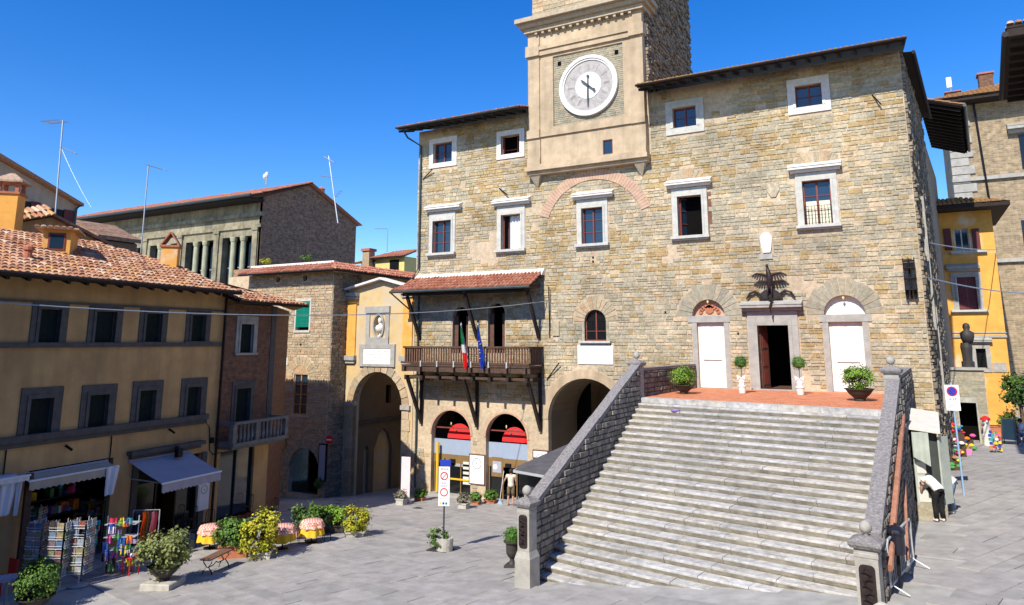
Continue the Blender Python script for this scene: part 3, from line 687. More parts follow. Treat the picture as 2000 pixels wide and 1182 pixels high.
# heraldic plaque above
p = A.rect((1484,456),(1510,493)); um = (p[0]+p[1])/2; ww_ = (p[1]-p[0])/2
cr = MB().fprism(A, [(um-ww_*.5,p[3]),(um+ww_*.5,p[3]),(um+ww_,p[3]-.2),(um+ww_*.8,p[2]+.25),(um+.15,p[2]),(um-.15,p[2]),(um-ww_*.8,p[2]+.25),(um-ww_,p[3]-.2)], -.02, .10).build('coat_of_arms', 'marble', hall)
blk.append(('r', p[0]-.02, p[1]+.02, p[2]-.02, p[3]+.02)); lettering(A, cr, um-.16, um+.16, p[2]+.2, p[3]-.1, 3, .101, mat='pietra')
p = A.rect((1483,497),(1510,506)); MB().fb(A, p[0], p[1], p[2], p[3], -.02, .09).build('ledge_stone', 'pietra', hall)
p = A.rect((1080,628),(1093,656)); MB().fb(A, p[0], p[1], p[2], p[3], -.02, .07).build('coat_of_arms', 'greystone', hall); blk.append(('r', *p[:2], *p[2:]))
p = A.rect((1497,357),(1523,384)); um = (p[0]+p[1])/2; MB().fprism(A, [(p[0],p[3]),(p[1],p[3]),(p[1],p[2]+.3),(um+.1,p[2]),(um-.1,p[2]),(p[0],p[2]+.3)], -.02, .06).build('coat_of_arms', 'stone', hall); blk.append(('r', *p[:2], *p[2:]))
# balcony doors (arched)
for tl, br in (((884,618),(914,690)), ((953,612),(986,690))):
    q = A.rect(tl, br); rr = (q[1]-q[0])/2; holes.append(archpoly(q[0], q[1], q[2], q[3])); blk += [('r', q[0]-.05, q[1]+.05, q[2]-.2, q[3]), ('a', (q[0]+q[1])/2, q[3], rr+.12)]
    backing(A, hall, (q[0], q[1], q[2], q[3]+rr), -1.2); MB().fb(A, q[0]+.02, q[0]+.5*rr, q[2], q[3], -.25, -.2).fb(A, q[1]-.5*rr, q[1]-.02, q[2], q[3], -.25, -.2).build('door', 'door_wood', hall)
# shop arches
shop_q = []
for tl, br, ap in (((843,838),(918.5,969),801.5), ((949,848),(1030.5,984),808)):
    q = list(A.rect(tl, br)); rr = (q[1]-q[0])/2; q[2] = .12; zap = A.px((tl[0]+br[0])/2, ap)[1]; q[3] = zap-rr; q = tuple(q)
    holes.append(archpoly(q[0], q[1], q[2], q[3])); blk += [('r', q[0]-.12, q[1]+.12, q[2]-.2, q[3]), ('a', (q[0]+q[1])/2, q[3], rr+.12)]
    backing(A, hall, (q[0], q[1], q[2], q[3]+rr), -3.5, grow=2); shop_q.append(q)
    mb = MB()
    ptsi = circ((q[0]+q[1])/2, q[3], rr+.0, 0, math.pi, 18); ptso = circ((q[0]+q[1])/2, q[3], rr+.1, 0, math.pi, 18)
    for k in range(18): mb.fprism(A, [ptsi[k], ptso[k], ptso[k+1], ptsi[k+1]], -.1, .045)
    mb.build('arch_moulding', 'pinkbrick', hall)
# the large archway under the hall, half hidden by the stairs
al = A.px(1071, 850)[0]; ar = A.px(1222, 850)[0]; zt = A.px(1150, 739.5)[1]; rr = (ar-al)/2; ab = (al, ar, .1, zt-rr)
holes.append(archpoly(al, ar, .1, zt-rr, 18)); blk += [('r', al-.12, ar+.1, -1, zt-rr), ('a', (al+ar)/2, zt-rr, rr+.45)]
mb = MB(); c = ((al+ar)/2, zt-rr); pi_ = circ(*c, rr, 0, math.pi, 18); po = circ(*c, rr+.42, 0, math.pi, 18)
for k in range(18): mb.fprism(A, [pi_[k], po[k], po[k+1], pi_[k+1]], -.1, .03)
mb.build('arch_ring', 'tower_plaster', hall)
mb = MB()   # vault inside
for k in range(18): mb.add([A.P(*pi_[k], -.35), A.P(*pi_[k+1], -.35), A.P(*pi_[k+1], -6), A.P(*pi_[k], -6)], [(0,1,2,3)])
mb.fb(A, al-.3, al, -.5, zt-rr, -6, -.352).fb(A, ar, ar+.3, -.5, zt-rr, -6, -.352).fb(A, al-.5, ar+.5, -.5, zt+.3, -6.1, -6)
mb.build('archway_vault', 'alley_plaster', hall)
# red brick relieving arch under the clock
c = A.px(1163, 421); xo = A.px(1055.4, 421)[0]; xr = A.px(1272, 405)[0]; uc = (xo+xr)/2; zap = A.px(1158, 331.5)[1]; hw = (xr-xo)/2; zb = A.px(1066, 421)[1]
hh = zap-zb; ro = (hw*hw+hh*hh)/(2*hh); zc2 = zap-ro; ae = math.asin(min(1, hw/ro))
for k in range(46):
    t0 = math.pi/2-ae+2*ae*k/46; t1 = t0+2*ae/46-.004; ri = ro-.52
    MB().fprism(A, [(uc+ri*math.cos(t0), zc2+ri*math.sin(t0)), (uc+ro*math.cos(t0), zc2+ro*math.sin(t0)), (uc+ro*math.cos(t1), zc2+ro*math.sin(t1)), (uc+ri*math.cos(t1), zc2+ri*math.sin(t1))], -.03, .06+random.uniform(0,.006)).build('arch_brick', 'pinkbrick', hall)
blk_arch = ('a', uc, zc2, ro)
# relieving arches over main windows 4 and 5
for px_, py_, r_ in ((1343,372,1.15), (1597,345,1.25)):
    u_, z_ = A.px(px_, py_); voussoirs(A, u_, z_-.1, r_*.62, r_, 13, 'warmstone', hall, a0=.15, a1=math.pi-.15, d0=-.03, d1=.022, asym=.05); blk.append(('a', u_, z_-.1, r_))
# wall sheet with side and rear walls
SA = R(90-4.3); S = Fr(UR, 33, SA)      # right side wall
SB = Fr(UL, 33, R(92))                  # left side wall
def hall_extra(mb):
    e = S.P(11, 0); l = SB.P(13, 0)
    mb.add([S.P(0,-1), S.P(11,-1), S.P(11,ZE), S.P(0,ZE)], [(0,1,2,3)]); mb.add([SB.P(0,-1), SB.P(13,-1), SB.P(13,ZE), SB.P(0,ZE)], [(0,1,2,3)])
    mb.add([(e.x,e.y,-1),(l.x,l.y,-1),(l.x,l.y,ZE),(e.x,e.y,ZE)], [(0,1,2,3)])
wall(A, [(UL,-1),(UR,-1),(UR,ZE),(UL,ZE)], holes, .36, 'mortar', hall, extra=hall_extra)
# canopy footprint and clock block are trims, so masonry stops there
tf = (-17.1, -10.45)
blk_all = blk+[('r', tf[0], tf[1], 16.9, 21)]
masonry(A, [(UL+.02,-.3),(UR-.02,-.3),(UR-.02,ZE-.05),(UL+.02,ZE-.05)], blk_all+[('r',-9.5,-.7,-1,TZ-.02)]+[('r',-17.2,-16.6,10.6,11.4)], 'stone', hall, pfun=lambda u, z: (.55 if (z < 5.0 and u < -9.8) else 0)+(.28 if z > 18 else 0)+(.25 if (u > -4.5 and 9.8 < z < 12) else 0), nind=300, plast=.50, h=(.12,.27), wd=(.20,.60), proud=.028, joint=.02)
# right side wall masonry, its shade put into the stone colour
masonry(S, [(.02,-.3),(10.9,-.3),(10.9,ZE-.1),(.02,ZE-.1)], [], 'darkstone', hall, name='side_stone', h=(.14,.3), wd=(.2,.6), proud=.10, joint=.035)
# eaves and roofs
def eave_roof(fr, par, u0, u1, ze, over, back, rise, mat, nind=0, gut=True, rafters=True, gmat='gutter', poly=None, cw=.21, soffit='wood_dark', gslope=True):
    Apt = fr.P(u0, ze, over); B = fr.P(u1, ze, over); up = (-fr.n*(over+back)+Vector((0,0,rise))).normalized(); Ls = math.hypot(over+back, rise)
    tiles(Apt, B, up, poly or [(0,0),(u1-u0,0),(u1-u0,Ls),(0,Ls)], mat, par, nind, cw=cw, soffit=soffit)
    sl = rise/(over+back)
    if rafters:
        for k in range(int((u1-u0)/.62)+1):
            u = min(u0+.1+k*.62, u1-.1); MB().bar(fr.P(u, ze-.19, over-.06), fr.P(u, ze-.19+sl*(over-.0), .0), .09, .13).build('rafter', 'wood_dark', par)
    if gut:
        mb = MB(); n = 8; pts = [(over+.09+.085*math.cos(t), ze+.01+.085*math.sin(t)) for t in [math.pi+math.pi*k/n for k in range(n+1)]]
        vs = []; 
        for u in (u0-.03, u1+.03): vs += [fr.P(u, z, d) for d, z in pts]
        mb.add(vs, [(k, k+1, n+1+k+1, n+1+k) for k in range(n)]+[tuple(range(n+1)), tuple(range(n+1, 2*n+2))]); mb.build('gutter', gmat, par)
eave_roof(A, hall, -24.95, -17.05, 20.08, 1.45, 7, 2.3, 'redtile', nind=40)
eave_roof(A, hall, -10.55, 0.75, 20.02, 1.6, 7, 2.6, 'mosstile', nind=60, gmat='wood_dark')
# right verge and side gutter pipe
MB().tube([S.P(.1, 20.0, .5), S.P(10.9, 20.0, .5)], .08, 8).build('gutter', 'wood_dark', hall)
MB().add([A.P(.5, 20.05, 0), A.P(.95, 20.0, 0), S.P(10.9, 20.0, .5), S.P(10.9, 20.1, 0)], [(0,1,2,3)]).build('eave_board', 'wood_dark', hall)
# downpipe at left corner
dp = [A.P(-24.75, 20.05, 1.2), A.P(-24.6, 19.6, .9), A.P(-24.22, 19.25, .12), A.P(-24.2, 12.1, .12), A.P(-24.55, 11.6, .14), A.P(-24.9, 11.2, .2)]
MB().tube(dp, .055, 8).build('downpipe', 'gutter', hall)
MB().tube([A.P(-24.15, 10.6, .1), A.P(-24.12, .3, .1)], .05, 8).build('downpipe', 'gutter', hall)
# iron rods and brackets on the facade
for a, b in (((824,350),(846,331)), ((973,367),(992,381)), ((1066,742),(1093,709)), ((1703,184),(1721,205)), ((1072,660),(1073,560))):
    MB().bar(A.P(*A.px(*a, .15), .04), A.P(*A.px(*b, .15), .22), .045).build('iron_bracket', 'iron', hall)
for px_, py_ in ((1158.5,503),(1158.5,511),(1336,500),(1605,480),(1300,610),(1442,652)):
    u_, z_ = A.px(px_, py_); MB().fb(A, u_-.04, u_+.04, z_-.05, z_+.05, -.05, .035).build('wall_hole', 'void', hall)
# lanterns of wrought iron at the right
lan = thing('wrought_iron_lantern', A.P(*A.px(1777, 540), .1), 'wrought iron torch lantern bracket on the right end of the town hall wall', 'lantern')
u_, z_ = A.px(1777, 540)
mb = MB(); mb.fb(A, u_-.03, u_+.03, z_-.9, z_+.7, .02, .07)
for zz in (-.55,-.1,.3,.6):
    mb.fb(A, u_-.22, u_+.22, z_+zz-.02, z_+zz+.02, .05, .5)
for s in (-.2,0,.2):
    for dd in (.1,.45): mb.tube([A.P(u_+s, z_-.55, dd), A.P(u_+s, z_+.05, dd)], .018, 5); mb.tube([A.P(u_+s, z_+.28, dd), A.P(u_+s, z_+.72, dd)], .018, 5)
mb.build('bracket', 'iron', lan)
for s in (-.15, .15): MB().lathe(A.P(u_+s, z_-.75, .25), [(.015,-.18),(.06,-.05),(.07,.1),(.02,.2)], 8).build('finial', 'iron', lan)

# ---- shopfronts inside the two arches
for i, q in enumerate(shop_q):
    u0, u1, z0, zs = q; rr = (u1-u0)/2; uc = (u0+u1)/2; d = -.30
    shop = thing('shopfront', A.P(uc, z0, d), ['glazed shopfront in the left arch with brown frame and red half moon over blue band', 'glazed shopfront in the right arch with picture screen and red half moon over blue band'][i], 'shopfront', 'shopfronts under the wooden balcony')
    zb1 = zs-.28; zb0 = zs-1.05
    MB().fb(A, u0+.01, u1-.01, zb0, zb1, d-.02, d+.02).build('blue_band', 'band_grey', shop)
    MB().fb(A, u0+.01, u1-.01, zb0-.42, zb0-.005, d-.04, d+.04).build('fascia', 'brass', shop)
    MB().fprism(A, circ(uc+.16, zb1+.02, rr*.62, 0, math.pi, 16), d-.35, d-.30).build('red_half_moon', 'red_fabric', shop)
    lettering(A, shop, uc-.1, uc+.3, zb1+.25, zb1+.7, 1, d-.297, h=.8, name='red_sign_letters')
    MB().fprism(A, circ(uc, zs, rr-.02, 0, math.pi, 16), d-.02, d-.012).build('fanlight', 'glass_dark', shop) if 0 else None
    MB().fb(A, u0+.01, u1-.01, zs+.28, zs+.34, d-.04, d+.04).build('fanlight_bar', 'window_wood', shop)
    MB().lathe(A.P(uc-.05, zs+.55, -.1), [(.01,-.09),(.035,-.03),(.03,.05),(.01,.08)], 8).build('hanging_lamp', 'lamp_glass', shop)
    for k, u in enumerate([u0+.03, u0+.03+(u1-u0)*.33, u0+(u1-u0)*.68, u1-.08]): MB().fb(A, u, u+.055, z0, zb0-.42, d-.04, d+.03).build('mullion', 'brass', shop)
    for k in range(3):
        if i == 1 and k == 1: continue
        a = u0+.09+(u1-u0)*(.0, .34, .69)[k]; b = u0+(u1-u0)*(.33, .68, .96)[k]; MB().fb(A, a, b, z0+.05, zb0-.43, d-.012, d-.006).build('glass_pane', 'glass_dark', shop)
    MB().fb(A, u0, u1, z0-.12, z0+.03, -.35, .25).build('threshold', 'pietra', shop)
    MB().fb(A, uc-.15, uc+.15, zb0-.40, zb0-.22, d+.04, d+.16).build('shop_lamp', 'iron', shop)
    if i == 0:
        MB().tube([A.P(u0+.42, z0+.1, .0), A.P(u0+.42, z0+2.6, .0)], .085, 10).build('yellow_pole', 'yellow_pole', shop)
        for k in range(5):
            MB().fb(A, u1-.62, u1-.12, z0+.55+k*.25, z0+.68+k*.25, d+.01, d+.05).build('display_item', 'offwhite', shop)
        MB().fb(A, uc-.3, u1-.1, z0+.72, z0+.8, d-.0, d+.06).build('display_shelf', 'yellow_pole', shop)
        MB().fb(A, uc+.1, uc+.6, z0+1.4, z0+1.9, d+.01, d+.03).build('picture', 'pietra', shop)
    else:
        f_ = MB().fb(A, u0+.2, u0+.85, z0+1.1, z0+2.05, d+.01, d+.05).build('screen', 'brass', shop)
        MB().fb(A, u0+.27, u0+.78, z0+1.3, z0+1.85, d+.051, d+.06).build('screen_picture', 'awning_grey', f_)
        MB().fprism(A, circ(u0+.42, z0+1.58, .13, 0, 6.28, 12), d+.061, d+.066).build('screen_face', 'white', f_)
# poster between the arches
def poster(fr, q, label, d=.05, frame='door_wood', face='white', roundel=True, name='framed_poster', cat='poster', lines=6):
    t = thing(name, fr.P((q[0]+q[1])/2, q[2], d), label, cat); f = .06
    MB().fb(fr, q[0], q[1], q[2], q[3], 0, d).build('frame', frame, t)
    b = MB().fb(fr, q[0]+f, q[1]-f, q[2]+f, q[3]-f, d, d+.012).build('sheet', face, t); uc = (q[0]+q[1])/2
    if roundel:
        r = (q[1]-q[0])*.28; zc = q[3]-r*1.7; a, bb = circ(uc, zc, r, 0, 6.283, 20), circ(uc, zc, r*.9, 0, 6.283, 20); mb = MB()
        for k in range(20): mb.fprism(fr, [a[k], a[k+1], bb[k+1], bb[k]], d+.012, d+.016)
        mb.fprism(fr, circ(uc, zc, r*.12, 0, 6.28, 8), d+.012, d+.016); mb.build('roundel', 'ink', b)
    if lines: lettering(fr, b, q[0]+f*2, q[1]-f*2, q[2]+.15, q[3]-(q[1]-q[0]), lines, d+.0122, mat='awning_grey', h=.35)
    return t
poster(A, A.rect((916,886),(947,949), .05), 'tall white framed poster with a clock emblem between the two shop arches', lines=0)
poster(A, A.rect((1040,878),(1071,898), .05), 'small white framed notice at the left of the big dark archway', lines=2, roundel=True)

# ---- wooden balcony
b0, b1 = -23.97, -16.47; bz = A.px(1038, 716, 1.5)[1]; bt = A.px(1030, 677, 1.5)[1]; BD = 1.5
balc = bpy.data.objects.new('balcony', None); COL.objects.link(balc); balc.parent = hall; balc.location = Vector((b0, 33, bz))-wl(hall)
balc['label'] = 'dark brown wooden balcony on struts across the left of the facade'
MB().fb(A, b0-.1, b1+.1, bz-.08, bz, 0, BD+.12).build('floor', 'wood', balc)
for z_, o in ((bz-.26, .1), (bz-.62, .02)): MB().fb(A, b0-.12, b1+.12, z_-.09, z_+.17 if o == .1 else z_+.06, BD-.02-(.0 if o == .1 else .25), BD+.08-(.0 if o == .1 else .25)).build('beam', 'wood', balc)
for k in range(8):
    u = b0+.12+(b1-b0-.24)*k/7
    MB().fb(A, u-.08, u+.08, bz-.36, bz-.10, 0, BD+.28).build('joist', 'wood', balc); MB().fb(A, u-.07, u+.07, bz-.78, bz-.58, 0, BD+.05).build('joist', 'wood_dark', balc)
    if 0 < k < 7: MB().fb(A, u-.04, u+.04, bz-.1, bz+.2, BD+.13, BD+.15).build('metal_strap', 'steel', balc)
MB().fb(A, b0-.06, b1+.06, bt-.1, bt, BD-.07, BD+.09).fb(A, b1-.06, b1+.08, bt-.102, bt-.002, 0, BD-.07).fb(A, b0-.08, b0+.06, bt-.102, bt-.002, 0, BD-.07).build('top_rail', 'wood', balc)
MB().fb(A, b0-.04, b1+.04, bz+.04, bz+.14, BD-.05, BD+.05).fb(A, b1-.04, b1+.05, bz+.04, bz+.14, 0, BD-.05).build('bottom_rail', 'wood', balc)
bp = MB().box((-.035,-.035,0), (.035,.035,bt-bz-.24)); proto = bp.build('baluster', 'wood_baluster', None); first = True
def balat(u, d):
    global first
    o = proto if first else proto.copy()
    if not first: COL.objects.link(o)
    first = False; o.parent = balc; o.location = A.P(u, bz+.14, d)-wl(balc)
nb = 49
for k in range(nb): balat(b0+.06+(b1-b0-.12)*k/(nb-1), BD)
for k in range(1, 9):
    balat(b1, BD-k*BD/9); balat(b0, BD-k*BD/9)
for u in (b0+.15, (b0+b1)/2-.05, b1-.1):
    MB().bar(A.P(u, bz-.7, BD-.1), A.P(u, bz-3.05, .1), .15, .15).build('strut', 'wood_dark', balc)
    MB().bar(A.P(u, bz-3.2, .08), A.P(u, bz-.3, .08), .14, .14).build('wall_post', 'wood_dark', balc)
# canopy over the balcony
cz = 10.74
can = bpy.data.objects.new('canopy', None); COL.objects.link(can); can.parent = hall; can.location = Vector((b0, 33, cz))-wl(hall)
can['label'] = 'red tiled lean-to roof over the balcony'
def canopy_tiles():
    Apt = A.P(-24.95, cz, 1.55); B = A.P(-16.35, cz, 1.55); up = Vector((0, 1.55, .85)).normalized(); Ls = math.hypot(1.55, .85)
    tiles(Apt, B, up, [(0,0),(8.6,0),(8.6,Ls),(.7,Ls)], 'redtile', can, nind=190, cw=.21, rl=.34, soffit='wood_dark')
canopy_tiles()
MB().add([A.P(-24.35, cz+.72, .32), A.P(-16.3, cz+.72, .32), A.P(-16.3, cz+1.0, .0), A.P(-24.35, cz+1.0, .0), A.P(-24.35, cz+.62, .32), A.P(-16.3, cz+.62, .32), A.P(-16.3, cz+.62, 0), A.P(-24.35, cz+.62, 0)], [(0,1,2,3),(0,4,5,1),(1,5,6,2),(0,3,7,4)]).build('mortar_flashing', 'white_paint', can)
MB().tube([A.P(-25.0, cz-.06, 1.63), A.P(-16.35, cz-.06, 1.63)], .07, 8).build('gutter', 'gutter', can)
MB().tube([A.P(-24.95, cz-.1, 1.6), A.P(-24.2, 9.4, .15)], .04, 6).build('downpipe', 'gutter', can)
MB().fb(A, -24.3, -16.5, cz-.28, cz-.1, 1.2, 1.4).build('beam', 'wood_dark', can)
for u in (-24.05, -20.3, -16.62):
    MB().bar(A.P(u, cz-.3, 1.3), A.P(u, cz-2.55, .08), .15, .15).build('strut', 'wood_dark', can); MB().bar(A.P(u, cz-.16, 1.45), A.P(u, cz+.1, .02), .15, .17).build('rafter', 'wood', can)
# flags
for i, (px_, names) in enumerate((((911,690), 'it'), ((944,690), 'eu'))):
    u_, _z = A.px(*px_, BD+.3); fl = thing('flag', A.P(u_, bt-.3, BD+.12), ['furled green, white and red flag on the balcony rail', 'furled blue flag with gold stars on the balcony rail'][i], 'flag')
    tip = A.P(u_-.05, bt+1.05, BD+.75); MB().tube([A.P(u_+.05, bt-1.0, BD+.1), tip], .022, 6).build('pole', 'steel', fl); MB().lathe(tip, [(.03,-.03),(.05,.02),(.005,.14)], 6).build('finial', 'steel', fl)
    segs = [('flag_green', 0, .42), ('cloth_white', .42, .62), ('flag_red', .62, 1)] if i == 0 else [('flag_blue', 0, 1)]
    zt_, zb_ = bt+.95, bt-1.1
    for m_, a, b in segs:
        def ff(s, t, a=a, b=b):
            h_ = a+(b-a)*t; z_ = zt_+(zb_-zt_)*h_; wd_ = (.05+.20*min(1, h_*1.3))*(1 if h_ < .85 else (1-(h_-.85)*3))
            return A.P(u_-.05+.0*h_+(s-.5)*wd_, z_, BD+.72-.42*h_+.07*math.sin(s*14+h_*5))
        MB().cloth(ff, 14, 8).build('cloth', m_, fl, smooth=True)
    if i == 1:
        mb = MB()
        for k in range(7): mb.lathe(A.P(u_-.06+.09*math.sin(k*2.2), bt+.25-k*.14, BD+.62), [(.0,-.035),(.035,0),(.0,.035)], 5)
        mb.build('stars', 'flag_gold', fl)

# ================================================================== clock tower
tow = thing('clock_tower', (-14, 32.6, 17), 'plastered clock tower with round white clock face and rubble stone shaft above the town hall', 'tower')
TD = .32; tl_, tr_ = -16.75, -10.85; T = A
cu, cz_ = T.px(1149, 167, TD); CR = 1.62
def fr_px(x, y, d=TD): return T.px(x, y, d)
panel = (fr_px(1080, 140)[0], fr_px(1217, 140)[0], fr_px(1083, 247)[1], fr_px(1217, 82)[1])
z17 = 17.0; ztop = fr_px(1262, 12)[1]+.4
wall(T, [(tl_,z17),(tr_,z17),(tr_,ztop),(tl_,ztop)], [[(panel[0],panel[2]),(panel[1],panel[2]),(panel[1],panel[3]),(panel[0],panel[3])], [(x, z) for x, z in [(lambda q: (q[0],q[2]))(T.rect((1177,274),(1197,300), TD)), (lambda q: (q[1],q[2]))(T.rect((1177,274),(1197,300), TD)), (lambda q: (q[1],q[3]))(T.rect((1177,274),(1197,300), TD)), (lambda q: (q[0],q[3]))(T.rect((1177,274),(1197,300), TD))]]], .12, 'tower_plaster', tow, d=TD)
q = T.rect((1177,274),(1197,300), TD); window(T, tow, q, 1, 1, d=TD-.07, fw=.04)
MB().fb(T, panel[0]-.05, panel[1]+.05, panel[2]-.05, panel[3]+.05, TD-.25, TD-.10).build('recessed_panel', 'mortar', tow)
masonry(T, [(panel[0],panel[2]),(panel[1],panel[2]),(panel[1],panel[3]),(panel[0],panel[3])], [('a', cu, cz_-.001, CR*.97), ('r', cu-CR*.8, cu+CR*.8, cz_-CR*.5, cz_)], 'greystone', tow, name='panel_brick', h=(.09,.12), wd=(.25,.4), proud=.02, joint=.012, d=TD-.10)
for x in (panel[0]+.35, panel[1]-.35):
    MB().fb(T, x-.1, x+.1, panel[3]-.55, panel[3]-.32, TD-.12, TD-.06).build('hole', 'void', tow)
for u0, u1 in ((tl_-.3, tl_+.45), (tr_-.42, tr_+.3)):    # corner piers
    sb = MB()
    for z0, z1, d in ((z17,17.5,TD+.16),(17.5,18.55,TD+.10),(18.55,19.0,TD+.2),(19.0,ztop,TD+.08)):
        sb.fb(T, u0+(.04 if z0 >= 19 else 0), u1-(.04 if z0 >= 19 else 0), z0+.002, z1, TD-.3, d)
    sb.build('corner_pier', 'tower_plaster', tow)
mb = MB()
mb.fb(T, tl_-.38, tr_+.38, 16.78, 17.0, -.0, TD+.30).fb(T, tl_-.32, tr_+.32, 16.6, 16.78, 0, TD+.12).fb(T, tl_+.45, tr_-.42, 17.002, 17.12, TD, TD+.2)
mb.fb(T, tl_+.46, tr_-.43, 18.60, 18.95, TD-.05, TD+.1)
mb.build('string_course', 'tower_plaster', tow)
za, zb = fr_px(1255, 68)[1], fr_px(1255, 48)[1]
MB().fb(T, tl_+.452, tr_-.422, za, za+.28, TD, TD+.12).fb(T, tl_+.452, tr_-.422, za+.285, za+.5, TD, TD+.2).fb(T, tl_-.36, tl_+.45, za, za+.6, TD-.3, TD+.22).fb(T, tr_-.42, tr_+.36, za, za+.6, TD-.3, TD+.22).build('moulding', 'tower_plaster', tow)
zc_ = T.px(1140, 30, 1.0)[1]+.42
MB().fb(T, tl_-.75, tr_+.7, zc_-.02, zc_+.22, -1, 1.05).fb(T, tl_-.6, tr_+.55, zc_-.25, zc_-.022, -1, .8).fb(T, tl_-.4, tr_+.4, zc_-.5, zc_-.252, -1, .6).build('cornice', 'tower_brick', tow)
MB().fb(T, tl_, tr_, ztop, zc_-.2, -.5, TD-.003).build('frieze', 'tower_plaster', tow)
for k in range(14): u = tl_+.3+k*(tr_-tl_-.6)/13; MB().fb(T, u-.07, u+.07, zc_-.64, zc_-.5, TD, .55).build('corbel', 'tower_brick', tow)
# triangular corbels under the base
for u in (tl_+.1, tr_-.1):
    MB().add([T.P(u-.3,16.6,.0), T.P(u+.3,16.6,0), T.P(u+.3,16.6,.4), T.P(u-.3,16.6,.4), T.P(u,15.9,.0)], [(0,1,2,3),(0,3,4),(3,2,4),(2,1,4),(1,0,4)]).build('corbel', 'tower_brick', tow)
# shaft behind
sx0, sx1, sy0 = tl_-.05, tr_+.25, 33.02; sy1 = 41.6
MB().box((sx0, sy0, 17), (sx1, sy1, 34)).build('shaft', 'mortar_dark', tow)  # shaft side darker than its front: shade put into mortar and stone colour
TS = Fr(sx1, sy0, R(90)); masonry(TS, [(.0,19.2),(sy1-sy0,19.2),(sy1-sy0,33),(0,33)], [], 'darkstone', tow, name='shaft_stone', h=(.12,.22), wd=(.2,.5), proud=.16, joint=.03)
TF = Fr(0, 32.75, 0); MB().box((sx0, 32.75, zc_+.22), (sx1-.05, 33.01, 34)).build('shaft_front', 'mortar', tow)
masonry(TF, [(sx0,zc_+.22),(sx1-.05,zc_+.22),(sx1-.05,33),(sx0,33)], [], 'warmstone', tow, name='shaft_stone', h=(.14,.26), wd=(.25,.6), nind=60)
# the clock
clk = bpy.data.objects.new('clock', None); COL.objects.link(clk); clk.parent = tow; clk.location = T.P(cu, cz_, TD)-wl(tow)
def disc(r, d0, d1, mat, name, n=48): MB().fprism(T, circ(cu, cz_, r, 0, 2*math.pi*(1-1/n), n-1), TD+d0, TD+d1).build(name, mat, clk)
def ring(ri, ro, d0, d1, mat, name, n=48):
    a, b = circ(cu, cz_, ri, 0, 2*math.pi, n), circ(cu, cz_, ro, 0, 2*math.pi, n); mb = MB()
    for k in range(n): mb.fprism(T, [a[k], b[k], b[k+1], a[k+1]], TD+d0, TD+d1, .5)
    mb.build(name, mat, clk)
ring(CR*.90, CR, -.12, .10, 'clock_white', 'rim'); ring(CR*.84, CR*.905, -.12, .05, 'clock_white', 'inner_rim'); disc(CR*.85, -.12, .0, 'clock_grey', 'dial'); disc(CR*.44, 0, .02, 'clock_white', 'centre_disc')
mb = MB()
for k in range(12):
    t = math.pi/2-k*math.pi/6
    for j, off in enumerate(((-.09,-.03,.03),(.0,),(-.03,.03),(-.05,0,.05),(-.03,.03),(0,),(-.03,.03),(-.06,-.02,.03),(-.06,0,.06),(-.03,.03),(0,),(-.03,.03))[k]):
        s = off/(CR*.65); a = t+s
        lo, hi = (.52, .72); c_ = (math.cos(a), math.sin(a)); p0 = (cu+CR*lo*c_[0], cz_+CR*lo*c_[1]); p1 = (cu+CR*hi*c_[0], cz_+CR*hi*c_[1]); n_ = (-c_[1]*.012, c_[0]*.012)
        mb.fprism(T, [(p0[0]-n_[0],p0[1]-n_[1]),(p1[0]-n_[0],p1[1]-n_[1]),(p1[0]+n_[0],p1[1]+n_[1]),(p0[0]+n_[0],p0[1]+n_[1])], TD+.0, TD+.012)
mb.build('numerals', 'pietra', clk)
def hand(a, l, tail, wd_, d, name):
    c_ = (math.cos(a), math.sin(a)); n_ = (-c_[1], c_[0]); pt = lambda x, y: (cu+c_[0]*x+n_[0]*y, cz_+c_[1]*x+n_[1]*y)
    mb = MB().fprism(T, [pt(-tail, wd_*.5), pt(-tail, -wd_*.5), pt(l*.6, -wd_), pt(l, 0), pt(l*.6, wd_)], TD+d, TD+d+.03)
    mb.fprism(T, [(cu-c_[0]*tail+.075*math.cos(t), cz_-c_[1]*tail+.075*math.sin(t)) for t in [k*math.pi/4 for k in range(8)]], TD+d, TD+d+.035)
    mb.build(name, 'gutter', clk)
hand(R(-91), CR*.74, CR*.30, .045, .06, 'minute_hand'); hand(R(139), CR*.34, CR*.28, .05, .10, 'hour_hand'); disc(.07, .06, .15, 'gutter', 'hub', 10)
#=====PART3
# ================================================================== yellow house on the left
HA = math.atan2(.9946, -.1034); H = Fr(-24.85, 23.2, HA)
yh = thing('yellow_house', H.P(-10, 1, 0), 'long ochre yellow rendered house in shade with two rows of dark shuttered windows', 'house')
UB = -3.09; ZEH = 9.95
hh_ = []
up_w = [((79,603),(112,670)), ((188,607.5),(221.5,670)), ((285.6,611.8),(312,668)), ((374.7,614.6),(398,667))]
lo_w = [((59,780),(96.3,849)), ((174.9,772.8),(205.6,837.5)), ((272.6,764),(299,824.6)), ((365.8,757),(388,813))]
def shutters(fr, par, q, mat='shutter_dark', d=-.1, n=2, slats=9):
    w = (q[1]-q[0]-.02)/n
    for k in range(n):
        a = q[0]+.01+w*k; mb = MB().fb(fr, a+.004, a+w-.004, q[2]+.01, q[3]-.01, d-.03, d)
        for j in range(slats):
            z = q[2]+.08+(q[3]-q[2]-.16)*j/slats; mb.fb(fr, a+.05, a+w-.05, z, z+.03, d, d+.018)
        mb.build('shutter', mat, par)
